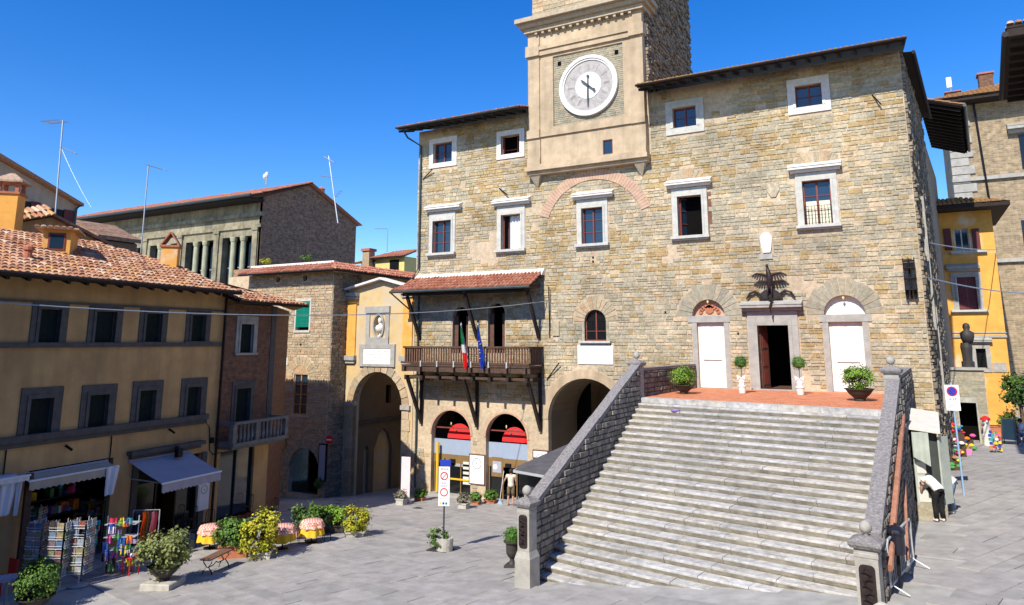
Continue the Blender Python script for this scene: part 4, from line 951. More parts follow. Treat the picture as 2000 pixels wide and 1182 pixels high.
def add_win(fr, par, q, holes_, t=.22, mat='pietra_dark', sh='shutter_dark', tt=.2, sl=True, d1=.035):
    holes_.append([(q[0],q[2]),(q[1],q[2]),(q[1],q[3]),(q[0],q[3])]); surround(fr, par, q, t, d1=d1, mat=mat, bottom=False, tt=tt)
    shutters(fr, par, q, sh)
    if sl: MB().fb(fr, q[0]-t-.03, q[1]+t+.03, q[2]-.09, q[2]-.003, -.05, .10).build('sill', mat, par)
for tl, br in up_w: q = H.rect(tl, br); add_win(H, yh, q, hh_, t=.26, tt=.24)
for k in (1, 2):   # the house goes on towards the camera beyond the frame
    q0 = H.rect(*up_w[0]); q = (q0[0]-3.1*k, q0[1]-3.1*k, q0[2], q0[3]); add_win(H, yh, q, hh_, t=.26, tt=.24)
    q0 = H.rect(*lo_w[0]); q = (q0[0]-3.1*k, q0[1]-3.1*k, q0[2], q0[3]); add_win(H, yh, q, hh_, t=.30, tt=.34)
for tl, br in lo_w: q = H.rect(tl, br); add_win(H, yh, q, hh_, t=.30, tt=.34)
# ground floor openings
o1 = (H.px(48,1000)[0], H.px(212,1000)[0], .9, H.px(150,905)[1]); o2 = (H.px(262,1000)[0], H.px(385,1000)[0], .7, H.px(320,897)[1])
for q in (o1, o2):
    hh_.append([(q[0],q[2]),(q[1],q[2]),(q[1],q[3]),(q[0],q[3])])
    MB().fb(H, q[0]-1, q[1]+1, q[2]-.5, q[3]+.5, -3.6, -3.5).build('room_interior', 'void', yh)
def h_extra(mb):
    a, b = H.P(-26, 0, 0), H.P(-26, 0, -12); c, e = H.P(UB, 0, -12), H.P(UB, 0, 0)
    for p, q in ((a, b), (b, c), (c, e)): mb.add([(p.x,p.y,-1),(q.x,q.y,-1),(q.x,q.y,ZEH),(p.x,p.y,ZEH)], [(0,1,2,3)])
wall(H, [(-26,-1),(UB,-1),(UB,ZEH+.3),(-26,ZEH+.3)], hh_, .25, 'yellow_plaster', yh, extra=h_extra)
MB().fb(H, o1[0]-.6, o2[1]+.5, .2, 1.25, -3.4, -.27).build('shop_floor', 'pietra_dark', yh) if 0 else None
zs1, zs2, zs3 = H.px(200,673)[1], H.px(200,596)[1], H.px(200,836)[1]
MB().fb(H, -26, UB, zs1-.09, zs1+.07, -.02, .09).build('string_course', 'pietra_dark', yh)
MB().fb(H, -26, UB, zs2-.03, zs2+.04, -.02, .06).build('string_course', 'pietra_dark', yh)
MB().fb(H, -26, UB-.55, zs3-.12, zs3+.07, -.02, .16).fb(H, -26, UB-.55, zs3-.28, zs3-.125, -.02, .08).build('string_course', 'pietra_dark', yh)
zz = H.px(320,874)[1]; MB().fb(H, H.px(248,880)[0], H.px(392,865)[0], zz-.08, zz+.06, -.02, .28).fb(H, H.px(252,880)[0], H.px(388,865)[0], zz-.2, zz-.083, -.02, .14).build('door_cornice', 'pietra_dark', yh)
MB().fb(H, o2[0]-.24, o2[0]-.002, .5, o2[3], -.1, .07).fb(H, o2[1]+.002, o2[1]+.24, .5, o2[3], -.1, .07).build('door_jamb', 'pietra_dark', yh)
MB().tube([H.P(UB-.02, 10, .12), H.P(UB-.02, 1, .12)], .05, 8).build('downpipe', 'iron', yh)
for x, y in ((210,930),(10,890)): u_ = H.px(x, y)[0]; MB().tube([H.P(u_, zs3-.3, .03), H.P(u_, 1.2, .03)], .02, 5).build('cable', 'iron', yh)
MB().tube([H.P(*H.px(*p), .04) for p in ((382,826),(402,826),(408,836),(408,880),(414,888),(428,884))], .018, 5).build('cable', 'iron', yh)
MB().fb(H, *[H.px(412,855)[0]+k for k in (-.08,.08)], H.px(412,860)[1]-.1, H.px(412,860)[1]+.1, 0, .1).build('junction_box', 'iron', yh)
for x, y in ((128,870),(330,838)): u_, z_ = H.px(x, y); MB().bar(H.P(u_, z_, 0), H.P(u_+.1, z_-.15, .2), .06).build('iron_bracket', 'iron', yh)
# shopfront of the second opening
MB().fb(H, o2[0]+.02, o2[1]-.02, o2[3]-.75, o2[3]-.02, -.2, -.15).build('shop_sign_board', 'shutter_dark', yh)
for k in range(4): u = o2[0]+.05+(o2[1]-o2[0]-.16)*k/3; MB().fb(H, u, u+.07, .9, o2[3]-.75, -.22, -.14).build('shop_mullion', 'iron', yh)
for k in range(2): a = o2[0]+.12+(o2[1]-o2[0]-.16)*(k*2)/3; MB().fb(H, a, a+(o2[1]-o2[0]-.16)/3-.07, 1.0, o2[3]-.76, -.19, -.18).build('glass_pane', 'glass_dark', yh)
# roof
e_w = H.P(0, 0, 1)-H.P(0, 0, 0)
RO = .9; sl = .36
Aev = H.P(-26, ZEH, RO); rN = Vector((sl*H.n.x, sl*H.n.y, 1))
upv = (-H.n+Vector((0,0,sl))).normalized()
def roof_px(x, y):
    r = Vector(ray(x, y)); t = rN.dot(Aev-Vector(C0))/rN.dot(r); p = Vector(C0)+r*t
    return ((p-Aev).dot(H.u), (p-Aev).dot(upv))
r1, r2, r3, r0 = roof_px(400,545), roof_px(345,520), roof_px(200,478), roof_px(475,575)
tiles(Aev, Aev+H.u, upv, [(0,0),(r0[0],0),(r1[0],r1[1]),(r2[0],r2[1]),(r3[0],r3[1]),(0,r3[1])], 'tile', yh, nind=300, cw=.22, rl=.38, soffit='wood_dark')
ridge = Aev+H.u*r3[0]+upv*r3[1]; rb = Aev+upv*r3[1]
MB().add([rb, ridge, ridge-H.n*6-Vector((0,0,2.1)), rb-H.n*6-Vector((0,0,2.1))], [(0,1,2,3)]).build('rear_roof', 'tile', yh)
hip = Aev+H.u*r0[0]
MB().add([ridge, hip, H.P(r0[0]-26, ZEH, -6), ridge-H.n*3-Vector((0,0,1))], [(0,1,2,3)]).build('hip_roof', 'tile', yh)
mb = MB()
for k in range(36): u = -25.9+k*.62; mb.bar(H.P(u, ZEH-.12, RO-.05), H.P(u, ZEH+.18, 0), .1, .12)
tag(mb.build('rafters', 'wood_dark', yh), kind='stuff')
MB().tube([H.P(-26, ZEH-.0, RO+.1), H.P(r0[0]-26, ZEH-.0, RO+.1)], .075, 8).build('gutter', 'wood_dark', yh)
# dormer, chimneys, vent on that roof
def on_roof(x, y): u, v = roof_px(x, y); return Aev+H.u*u+upv*v
def chimney(x, y, wd_, hgt, label, top='gable', mat='gold_plaster', base=None):
    b = base or on_roof(x, y); c = thing('chimney', b, label, 'chimney'); F = Fr(b.x, b.y, HA-.9)
    MB().fb(F, -wd_/2, wd_/2, b.z-.7, b.z+hgt, -wd_/2, wd_/2).build('stack', mat, c)
    MB().fb(F, -wd_/2-.06, wd_/2+.06, b.z+hgt, b.z+hgt+.08, -wd_/2-.06, wd_/2+.06).build('cap', 'terracotta', c)
    if top == 'gable':
        for s in (-1, 1): MB().bar(F.P(s*wd_*.55, b.z+hgt+.09, 0), F.P(0, b.z+hgt+.62, 0), .05, wd_*1.05, up=(0,0,1) if 0 else F.n).build('tile_slab', 'redtile', c)
    else:
        for sx in (-1, 1):
            for sy in (-1, 1): MB().fb(F, sx*wd_*.4-.06, sx*wd_*.4+.06, b.z+hgt+.08, b.z+hgt+.45, sy*wd_*.4-.06, sy*wd_*.4+.06).build('post', 'terracotta', c)
        MB().sqlathe((b.x, b.y, 0), [(wd_*.68, b.z+hgt+.451), (wd_*.68, b.z+hgt+.52), (.08, b.z+hgt+.85)], F.a).build('hood', 'tile', c)
    return c
chimney(331, 521, .62, .78, 'yellow rendered chimney with a tent of two tiles on the ochre house roof')
chimney(14, 440, .75, 1.15, 'yellow chimney with open tiled hood at the far left above the roof', 'hood')
dor = thing('dormer', on_roof(100, 492), 'small yellow roof dormer with a square window on the ochre house roof', 'dormer')
b = on_roof(108, 495); F = Fr(b.x, b.y, HA-.75)
MB().fb(F, -.42, .42, b.z-.5, b.z+.85, -1.7, 0).build('cheeks', 'gold_plaster', dor)
MB().fb(F, -.26, .26, b.z+.12, b.z+.72, -.02, .03).build('window', 'window_wood', dor); MB().fb(F, -.2, .2, b.z+.18, b.z+.66, .03, .04).build('pane', 'glass', dor)
mb = MB()
for k in range(6): mb.fprism(F, [(-.6+k*.2+.09*math.cos(t), b.z+.9+.06*math.sin(t)) for t in [math.pi*j/4 for j in range(5)]], -1.8, .25)
mb.fb(F, -.66, .66, b.z+.85, b.z+.9, -1.8, .22); mb.build('tile_roof', 'tile', dor)
b = on_roof(54, 508); vt = tag(MB().lathe(b, [(.11,-.15),(.11,.3),(.16,.32),(.16,.42),(.05,.5)], 10).build('roof_vent', 'terracotta'), 'small terracotta vent pipe on the lower left roof tiles', 'vent')

# ================================================================== brick house with stone balcony
bh = thing('brick_house', H.P(-1.5, 1, 0), 'narrow red brick house with a stone balustrade balcony and big dark shop window', 'house')
bhh = []; q = H.rect((470,633),(491.8,689)); add_win(H, bh, q, bhh, t=.24, tt=.34, mat='pietra', sh='shutter_dark'); q = H.rect((461.6,760),(484.6,826)); add_win(H, bh, q, bhh, t=.24, tt=.32, mat='pietra_dark', sl=False)
ow = (H.px(426,950)[0], H.px(493,950)[0], 1.05, H.px(460,878)[1]); bhh.append([(ow[0],ow[2]),(ow[1],ow[2]),(ow[1],ow[3]),(ow[0],ow[3])])
MB().fb(H, ow[0]-.5, ow[1]+.5, ow[2]-.3, ow[3]+.5, -2.6, -2.5).build('room_interior', 'interior', bh)
ZB = 9.55
def b_extra(mb):
    a, b_, c = H.P(0, 0, 0), Vector((-28.2, 27.2, 0)), H.P(-3, 0, -12)
    for p, q in ((a, b_), (b_, c)): mb.add([(p.x,p.y,-1),(q.x,q.y,-1),(q.x,q.y,ZB),(p.x,p.y,ZB)], [(0,1,2,3)])
zsp = ow[3]+.3
wall(H, [(UB,zsp),(0,zsp),(0,ZB),(UB,ZB)], bhh[:2], .22, 'redbrick', bh, extra=b_extra)
wall(H, [(UB,-1),(0,-1),(0,zsp),(UB,zsp)], bhh[2:], .22, 'yellow_plaster', bh)
MB().fb(H, ow[0]+.02, ow[1]-.02, ow[2]+.02, ow[3]-.02, -.17, -.16).build('shop_glass', 'glass', bh)
for u in (ow[0]+.01, (ow[0]+ow[1])/2-.03, ow[1]-.08): MB().fb(H, u, u+.07, ow[2], ow[3], -.2, -.1).build('shop_mullion', 'shutter_dark', bh)
MB().fb(H, ow[0], ow[1], ow[2]-.18, ow[2], -.2, .14).build('shop_sill', 'window_wood', bh)
MB().fb(H, -.28, .03, zsp, ZB, -.1, .03).build('quoin_strip', 'pietra_dark', bh)
# balcony
zb_, zt_ = H.px(480,862,.8)[1], H.px(480,822,.8)[1]
sb = bpy.data.objects.new('balcony', None); COL.objects.link(sb); sb.parent = bh; sb.location = H.P(-1.5, zb_, .4)-wl(bh)
MB().fb(H, UB+.02, .12, zb_-.14, zb_, -.02, .95).fb(H, UB+.1, .05, zb_-.26, zb_-.142, 0, .8).build('slab', 'balcony_stone', sb)
MB().fb(H, UB+.02, .10, zt_-.1, zt_, .72, .94).fb(H, -.1, .1, zt_-.1, zt_-.001, 0, .72).fb(H, UB+.02, UB+.2, zt_-.1, zt_-.001, 0, .72).build('top_rail', 'balcony_stone', sb)
def bal_prof(h): return [(.045,0),(.06,.04),(.035,.08*h),(.075,.3*h),(.05,.55*h),(.03,.8*h),(.055,.95*h),(.055,h)]
bpm = MB().lathe((0,0,0), bal_prof(zt_-zb_-.1), 8); p0 = bpm.build('baluster', 'balcony_stone', None, smooth=True)
for k in range(14):
    o = p0 if k == 0 else p0.copy()
    if k: COL.objects.link(o)
    o.parent = sb; o.location = H.P(UB+.25+k*.215, zb_, .83)-wl(sb)
for u in (UB+.08, -1.75, .0): MB().fb(H, u-.09, u+.09, zb_, zt_-.1, .72, .93).build('pier', 'balcony_stone', sb)
# its lower roof
Ab = H.P(UB-.15, 9.62, .95); wlen = 4.3
tiles(Ab, Ab+H.u, (-H.n+Vector((0,0,.33))).normalized(), [(0,0),(wlen,0),(wlen-.9,.8),(wlen-3.2,2.2),(0,3)], 'tile', bh, nind=90, cw=.22, rl=.38)
MB().add([Ab+H.u*wlen, Vector((-28.6, 27.9, 9.62)), Vector((-30, 24, 10.8)), Ab+H.u*1.5+Vector((-3,0,1))], [(0,1,2,3)]).build('rear_roof', 'tile', bh)
# higher rear part of the block (casts the shadow on the stone house opposite)
rr_ = thing('rear_house', (-33, 25, 0), 'rear part of the block behind the brick house, only its roof edge in view', 'house')
MB().box((-38, 23.5, -1), (-29.2, 27.2, 9.5)).build('wall', 'yellow_plaster', rr_)
tiles((-38, 28.0, 9.4), (-29, 28.0, 9.4), Vector((0,-1,.33)), [(0,0),(9,0),(9,3),(0,3)], 'tile', rr_, nind=0)

# ================================================================== stone house with green shutters
cx_ = onY(652, 527, 32.1).x; ST = Fr(cx_, 32.1, 0); SS = Fr(cx_, 32.1, R(90))
sh = thing('stone_house', (cx_-3, 32.1, 0), 'rubble stone house with green shutters and tiled pent roof beside the yellow gateway', 'house')
ZS = ST.px(655, 529)[1]; stH = []; sblk = []
qs = [ST.rect((537,605),(548,644)), ST.rect((580,589),(603,645))]
for i, q in enumerate(qs):
    stH.append([(q[0],q[2]),(q[1],q[2]),(q[1],q[3]),(q[0],q[3])]); sblk.append(('r', q[0]-.14, q[1]+.14, q[2]-.2, q[3]+.12)); backing(ST, sh, q, -.3)
    MB().fb(ST, q[0]-.12, q[1]+.12, q[2]-.14, q[2]-.003, -.05, .07).fb(ST, q[0]-.12, q[0]-.002, q[2], q[3], -.05, .025).fb(ST, q[1]+.002, q[1]+.12, q[2], q[3], -.05, .025).fb(ST, q[0]-.12, q[1]+.12, q[3]+.002, q[3]+.12, -.05, .03).build('surround', 'trim', sh)
    shutters(ST, sh, (q[0], q[1], q[2]+.18, q[3]), 'shutter_green', d=.03, n=1, slats=16)
qs = [ST.rect((531,733),(543,788)), ST.rect((574.5,731),(598.5,790))]
for i, q in enumerate(qs):
    q = (q[0], q[1], q[2]-.6, q[3]); stH.append([(q[0],q[2]),(q[1],q[2]),(q[1],q[3]),(q[0],q[3])]); uc = (q[0]+q[1])/2; sblk += [('r', q[0]-.03, q[1]+.03, q[2], q[3]), ('a', uc, q[3]-.15, 1.22)]
    backing(ST, sh, q, -.5, 'interior'); window(ST, sh, q, 4, 2, wood='amber_wood', d=-.12); voussoirs(ST, uc, q[3]-.15, .68, 1.2, 15, 'warmstone', sh, a0=-.2, a1=math.pi+.2, d1=.03)
    MB().fprism(ST, circ(uc, q[3]+.01, .66, .05, math.pi-.05, 12), -.02, .015).build('tympanum', 'warmstone', sh)
# dark arched doorway and the windows in the shaded base
qa = (ST.px(563,940)[0], ST.px(621,940)[0], -.6, ST.px(592,915)[1]); ra = (qa[1]-qa[0])/2
stH.append(archpoly(qa[0], qa[1], qa[2], qa[3])); sblk += [('r', qa[0]-.1, qa[1]+.1, -1, qa[3]), ('a', (qa[0]+qa[1])/2, qa[3], ra+.5)]
voussoirs(ST, (qa[0]+qa[1])/2, qa[3], ra, ra+.5, 11, 'greystone', sh); backing(ST, sh, (qa[0],qa[1],qa[2],qa[3]+ra), -2)
for x, y in ((542.6,546),(595.8,543)):
    u_, z_ = ST.px(x, y); stH.append(circ(u_, z_, .20, 0, 2*math.pi*(1-1/16), 15)); sblk.append(('r', u_-.24, u_+.24, z_-.2, z_+.2))
    MB().fb(ST, u_-.3, u_+.3, z_-.3, z_+.3, -.4, -.3).build('vent_interior', 'void', sh)
def s_extra(mb):
    mb.add([SS.P(0,-2), SS.P(14,-2), SS.P(14,ZS), SS.P(0,ZS)], [(0,1,2,3)]); mb.add([(cx_-9,32.1,-2),(cx_-9,46,-2),(cx_-9,46,ZS),(cx_-9,32.1,ZS)], [(0,1,2,3)])
wall(ST, [(-9,-2),(0,-2),(0,ZS),(-9,ZS)], stH, .3, 'mortar', sh, extra=s_extra)
masonry(ST, [(-7,-1.2),(-.01,-1.2),(-.01,ZS-.05),(-7,ZS-.05)], sblk, 'warmstone', sh, nind=240, h=(.10,.2), wd=(.16,.45), proud=.03, joint=.02, plast=.8)
masonry(SS, [(.01,-1.2),(2.5,-1.2),(2.5,ZS-.05),(.01,ZS-.05)], [], 'darkstone', sh, name='side_stone', h=(.12,.22), wd=(.2,.5), proud=.05)  # return wall stones carry its shade in their colour
sh2 = []
for x0, x1, ya in ((702,712,870),(722,757,835)):
    a, b = SS.px(x0, 940)[0], SS.px(x1, 940)[0]; za_ = SS.px((x0+x1)/2, ya)[1]; r_ = (b-a)/2; sh2.append([(a,-1.9),(b,-1.9),(b,za_-r_*1.4),((a+b)/2+r_*.55,za_-r_*.45),((a+b)/2,za_),((a+b)/2-r_*.55,za_-r_*.45),(a,za_-r_*1.4)])
qd = SS.rect((748,752),(757,786)); sh2.append([(qd[0],qd[2]),(qd[1],qd[2]),(qd[1],qd[3]),(qd[0],qd[3])])
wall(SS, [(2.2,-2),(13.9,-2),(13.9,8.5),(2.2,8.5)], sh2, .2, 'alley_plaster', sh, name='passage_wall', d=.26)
MB().fb(SS, 2.2, 13.9, -2, 4, .02, .06).build('blind_arch_back', 'ochre_plaster', sh); MB().fb(SS, qd[0]-.2, qd[1]+.2, qd[2]-.2, qd[3]+.2, .02, .055).build('dark_opening', 'void', sh)
zq = SS.px(735, 820)[1]; MB().fb(SS, 2.2, 13.9, zq-.1, zq+.12, .26, .36).build('string_course', 'pietra_dark', sh)
# pent roof with hip round the corner
Ar = ST.P(-7.2, ZS+.02, .75); tiles(Ar, ST.P(.75, ZS+.02, .75), Vector((0,1,.55)), [(0,0),(7.95,0),(7.25,.85),(.2,.85)], 'redtile', sh, nind=110, cw=.24)
Ar2 = ST.P(.75, ZS+.02, .75); tiles(Ar2, Ar2+Vector((0,1,0)), Vector((-1,0,.55)), [(0,0),(9.5,0),(9.5,.85),(.7,.85)], 'redtile', sh, nind=60, cw=.22)
MB().tube([ST.P(-7.2, ZS-.02, .83), ST.P(.83, ZS-.02, .83), ST.P(.83, ZS-.02, -8.7)], .05, 6).build('gutter', 'iron', sh)
MB().box((cx_-7.0, 32.05, ZS+.38), (cx_+.02, 32.3, ZS+.62)).build('mortar_flashing', 'white_paint', sh)
MB().box((cx_-8.9, 32.31, ZS), (cx_+.01, 45.9, ZS+.5)).build('upper_wall', 'brownrubble', sh)
p = ST.rect((554,699),(562,713)); MB().fb(ST, p[0], p[1], p[2], p[3], 0, .05).build('house_number_plate', 'white', sh)
for x, y in ((588,673),(541,660)): u_, z_ = ST.px(x, y); MB().fprism(ST, circ(u_, z_, .07, 0, 6, 7), 0, .05).build('wall_anchor', 'iron', sh)
u_, z_ = ST.px(553, 868); MB().fprism(ST, [(u_-.28,z_+.32),(u_+.28,z_+.32),(u_+.28,z_-.05),(u_,z_-.42),(u_-.28,z_-.05)], .0, .08).build('shield', 'brass', sh)
ne = thing('no_entry_sign', SS.P(.3, 4, .1), 'round red no entry sign on the shaded corner of the stone house', 'road sign')
c_ = ST.P(*ST.px(643, 859, .2), .2); FN = Fr(c_.x, c_.y, R(8))
MB().fprism(FN, circ(0, c_.z, .24, 0, 2*math.pi*.96, 23), 0, .02).build('disc', 'sign_red', ne); MB().fb(FN, -.17, .17, c_.z-.04, c_.z+.04, .02, .025).build('bar', 'white', ne)
poster(Fr(cx_, 32.1, R(6)), (-.42, .12, ST.px(650,942)[1], ST.px(650,868)[1]), 'tall dark framed town map board on the shaded corner of the stone house', d=.12, frame='iron', face='awning_grey', roundel=False, name='information_board', cat='notice board', lines=9)

# ================================================================== yellow gateway with bust
GA = Fr(-24.52, 33.06, -.07)
gt = thing('gateway', GA.P(-3, 0, 0), 'yellow gabled gateway with a round arch, bust niche and white plaque', 'gateway')
ua, ub_ = GA.px(689, 800)[0], GA.px(785.5, 800)[0]; ra = (ub_-ua)/2; uc = (ua+ub_)/2; zs = GA.px(737, 726)[1]-ra
gp = lambda x, y: GA.px(x, y)
zsh = gp(690, 566)[1]; ztp = gp(741, 545)[1]
nf = (gp(717,604)[0], gp(762,602)[0], gp(740,671)[1], gp(740,602)[1]); no = gp(740.5, 637); nr = (.36, .62)
oval = [(no[0]+nr[0]*math.cos(t), no[1]+nr[1]*math.sin(t)) for t in [2*math.pi*k/20 for k in range(20)]]
wall(GA, [(-6.9,-2),(0.0,-2),(0.0,zsh-.1),(-.3,zsh),(uc+.25,ztp),(uc-2.6,zsh),(-6.9,zsh)], [archpoly(ua, ub_, -1.9, zs, 16), oval], .5, 'ochre_plaster', gt)
voussoirs(GA, uc, zs, ra, ra+.48, 13, 'warmstone', gt, d0=-.3, d1=.05)
for k in range(9):   # jamb blocks
    z0 = -1.2+k*(zs+1.2)/9; z1 = z0+(zs+1.2)/9-.02
    for a, b in ((ua-.55-.1*(k % 2), ua), (ub_, ub_+.5+.1*(k % 2))):
        MB().fb(GA, a, b, z0, z1, -.3, .05+random.uniform(-.008,.01)).build('jamb_stone', 'warmstone', gt)
MB().fb(GA, ub_-.05, ub_+.62, zs-.12, zs+.12, -.3, .14).build('impost', 'pietra', gt); MB().fb(GA, ua-.62, ua+.05, zs-.12, zs+.12, -.3, .14).build('impost', 'pietra', gt)
zi = gp(690, 701)[1]
for u0, u1 in ((uc-2.75, uc-1.75), (uc+1.75, 0.0)):
    MB().fb(GA, u0+.1, u1-.1, zi+.2, zsh-.6, 0, .09).build('pilaster', 'gold_plaster', gt)
    MB().fb(GA, u0, u1, zi-.08, zi+.2, 0, .25).fb(GA, u0+.08, u1-.08, zi-.26, zi-.081, 0, .15).build('pilaster_base', 'pietra', gt)
    MB().fb(GA, u0, u1, zsh-.6, zsh-.4, 0, .2).fb(GA, u0-.06, u1+.06, zsh-.399, zsh-.2, 0, .3).build('capital', 'pietra', gt)
MB().bar(GA.P(uc-2.7, zsh, .12), GA.P(uc+.25, ztp, .12), .55, .12).build('raking_cornice', 'trim_white', gt); MB().bar(GA.P(uc+.25, ztp, .121), GA.P(0, zsh-.05, .121), .55, .12).build('raking_cornice', 'trim_white', gt)
mb = MB()
n = 20; o2_ = [(no[0]+1.25*(x-no[0]), no[1]+1.2*(z-no[1])) for x, z in oval]
for k in range(n): mb.fprism(GA, [oval[k], o2_[k], o2_[(k+1) % n], oval[(k+1) % n]], -.02, .1)
mb.build('niche_ring', 'pietra', gt)
MB().fb(GA, nf[0], nf[0]+.3, nf[2], nf[3], 0, .07).fb(GA, nf[1]-.3, nf[1], nf[2], nf[3], 0, .07).fb(GA, nf[0]-.05, nf[1]+.05, nf[3]-.28, nf[3]+.1, 0, .13).fb(GA, nf[0], nf[1], nf[2]-.1, nf[2]+.35, 0, .085).build('niche_frame', 'pietra', gt)
MB().fb(GA, no[0]-.6, no[0]+.6, no[1]-.8, no[1]+.8, -.5, -.45).build('niche_back', 'ochre_plaster', gt)
bust = thing('bust', GA.P(no[0], no[1]-.6, -.1), 'white marble bust in the oval niche above the gateway arch', 'bust')
mb = MB().lathe(GA.P(no[0], no[1]-.62, -.12), [(.16,0),(.16,.06),(.07,.12),(.09,.2)], 10)
mb.lathe(GA.P(no[0], no[1]-.42, -.12), [(.10,0),(.26,.14),(.31,.32),(.24,.45),(.10,.52),(.085,.6)], 14); mb.build('shoulders', 'statue', bust, smooth=True)
MB().lathe(GA.P(no[0]-.02, no[1]+.14, -.10), [(.04,-.02),(.105,.05),(.135,.16),(.125,.27),(.07,.36),(.0,.38)], 14).build('head', 'statue', bust, smooth=True)
pq = (gp(712,683)[0], gp(765,683)[0], gp(740,711)[1], gp(740,681)[1]); pl = MB().fb(GA, pq[0], pq[1], pq[2], pq[3], 0, .09).build('marble_plaque', 'marble', gt); lettering(GA, pl, pq[0]+.15, pq[1]-.15, pq[2]+.1, pq[3]-.1, 4, .092, mat='brass', h=.4)
MB().fb(GA, pq[0]-.32, pq[0]-.002, pq[2]-.15, pq[3]+.25, 0, .12).fb(GA, pq[1]+.002, pq[1]+.32, pq[2]-.15, pq[3]+.25, 0, .12).fb(GA, pq[0], pq[1], pq[3]+.002, pq[3]+.25, 0, .12).fb(GA, pq[0], pq[1], pq[2]-.15, pq[2]-.002, 0, .12).build('plaque_frame', 'pietra', gt)
# alley beyond the arch
al_ = thing('alley_house', (-28, 40, 0), 'plastered house wall with blind arches seen through the gateway', 'house')
AW = Fr(-24.0, 40.5, .10)
h2 = []
for x0, x1, ysp, yb in ((700,717,880,990),(722,760,880,970)):
    a, b = AW.px(x0, 900)[0], AW.px(x1, 900)[0]; h2.append(archpoly(a, b, -2.5, AW.px(740, 868)[1]))
qd = AW.rect((748,752),(757,786)); h2.append([(qd[0],qd[2]),(qd[1],qd[2]),(qd[1],qd[3]),(qd[0],qd[3])]); backing(AW, al_, qd)
wall(AW, [(-14,-3),(3,-3),(3,11),(-14,11)], h2, .2, 'pale_plaster', al_)
MB().fb(AW, -14, 3, -3, 11, -.3, -.21).build('blind_arch_back', 'ochre_plaster', al_)
zq = AW.px(740, 818)[1]; MB().fb(AW, -14, 3, zq-.1, zq+.1, 0, .1).build('string_course', 'pietra_dark', al_)
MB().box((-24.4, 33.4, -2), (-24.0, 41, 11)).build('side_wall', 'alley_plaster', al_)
MB().tube([AW.P(AW.px(766,800)[0], 11, .1), AW.P(AW.px(766,800)[0], -2, .1)], .06, 6).build('downpipe', 'iron', al_)

# ================================================================== loggia building, far houses on the left
LG = Fr(0, 45, 0); xr = LG.px(510, 450)[0]; zl = LG.px(400, 397)[1]-.15
lg = thing('loggia_house', (xr-10, 45, 0), 'large grey stone building with a columned loggia and long red tiled roof', 'building')
xl = LG.px(130, 450)[0]
bays = []
def bay(x0, x1, y0=462, y1=600): a, b = LG.px(x0, 520)[0], LG.px(x1, 520)[0]; bays.append((a, b, LG.px((x0+x1)/2, 640)[1], LG.px((x0+x1)/2, y0)[1]))
bay(290, 343, 478); bay(360, 414, 472); bay(431, 489, 463); bay(225, 275, 486)
wall(LG, [(xl,-2),(xr,-2),(xr,zl),(xl,zl)], [[(b[0],b[2]),(b[1],b[2]),(b[1],b[3]),(b[0],b[3])] for b in bays], .7, 'loggia_stone', lg)
for b in bays:
    MB().fb(LG, b[0]-.2, b[1]+.2, b[2]-.2, b[3]+.2, -.8, -.72).build('bay_interior', 'void', lg)
    w_ = (b[1]-b[0])/3
    for k in (1, 2):
        c = LG.P(b[0]+w_*k, b[2], -.2); hgt = b[3]-b[2]
        MB().lathe(c, [(.30,0),(.30,.2),(.25,.3),(.25,hgt-.45),(.30,hgt-.4),(.36,hgt-.12),(.36,hgt)], 12).build('column', 'column', lg)
    for k in range(3):
        a = b[0]+w_*k+.3; MB().fb(LG, a, a+w_-.6, b[2], b[3]-.5, -.62, -.6).build('glazing', 'glass', lg)
        for zz in (.33,.66): MB().fb(LG, a, a+w_-.6, b[2]+(b[3]-b[2])*zz, b[2]+(b[3]-b[2])*zz+.08, -.6, -.56).build('glazing_bar', 'pietra', lg)
za = LG.px(440, 430)[1]; zb2 = LG.px(440, 450)[1]
MB().fb(LG, xl, xr+.15, za, za+.35, 0, .28).fb(LG, xl, xr+.1, zb2-.05, zb2+.25, 0, .16).build('architrave', 'loggia_stone', lg)
for x in (283, 351, 422, 497):
    u_ = LG.px(x, 500)[0]; MB().fb(LG, u_-.32, u_+.32, bays[1][2], zb2-.3, 0, .14).build('pilaster', 'loggia_stone', lg); MB().fb(LG, u_-.4, u_+.4, zb2-.299, zb2-.05, 0, .22).build('pilaster_capital', 'loggia_stone', lg)
apx = onX(604, 357, xr+.1); bk = onX(697, 440, xr+.1)
XR = Fr(xr+.02, 45, R(90))
mb = MB(); pts = [(0,-2),(bk.y-45,-2),(bk.y-45,bk.z),(apx.y-45,apx.z-.25),(0,zl)]
mb.fprism(XR, pts, -.3, 0); mb.build('gable_wall', 'brownrubble', lg)
rise = apx.z-zl; run = apx.y-45
tiles((xl-2, 43.3, zl-.15), (xr+.5, 43.3, zl-.15), Vector((0, run+1.7, rise+.1)), [(0,0),(xr-xl+2.5,0),(xr-xl+2.5,math.hypot(run+1.7,rise+.1)),(0,math.hypot(run+1.7,rise+.1))], 'redtile', lg, nind=0, cw=.34, rl=.6)
MB().add([(xl-2,apx.y,apx.z),(xr+.5,apx.y,apx.z),(xr+.5,bk.y+.5,bk.z),(xl-2,bk.y+.5,bk.z-1)], [(0,1,2,3)]).build('rear_roof', 'redtile', lg)
MB().tube([(xl-2,43.15,zl-.18),(xr+.5,43.15,zl-.18)], .14, 8).build('gutter', 'gutter', lg)
MB().box((xl-2,43.3,zl-.5),(xr+.3,44.9,zl-.27)).build('eave_board', 'wood_dark', lg)
yc_ = apx.y+(bk.y-apx.y)*.3; MB().lathe((apx.x-.4,yc_,apx.z+(bk.z-apx.z)*.3-.3), [(.3,0),(.3,1.0),(.38,1.05),(.1,1.3)], 8).build('chimney_pot', 'terracotta', lg)
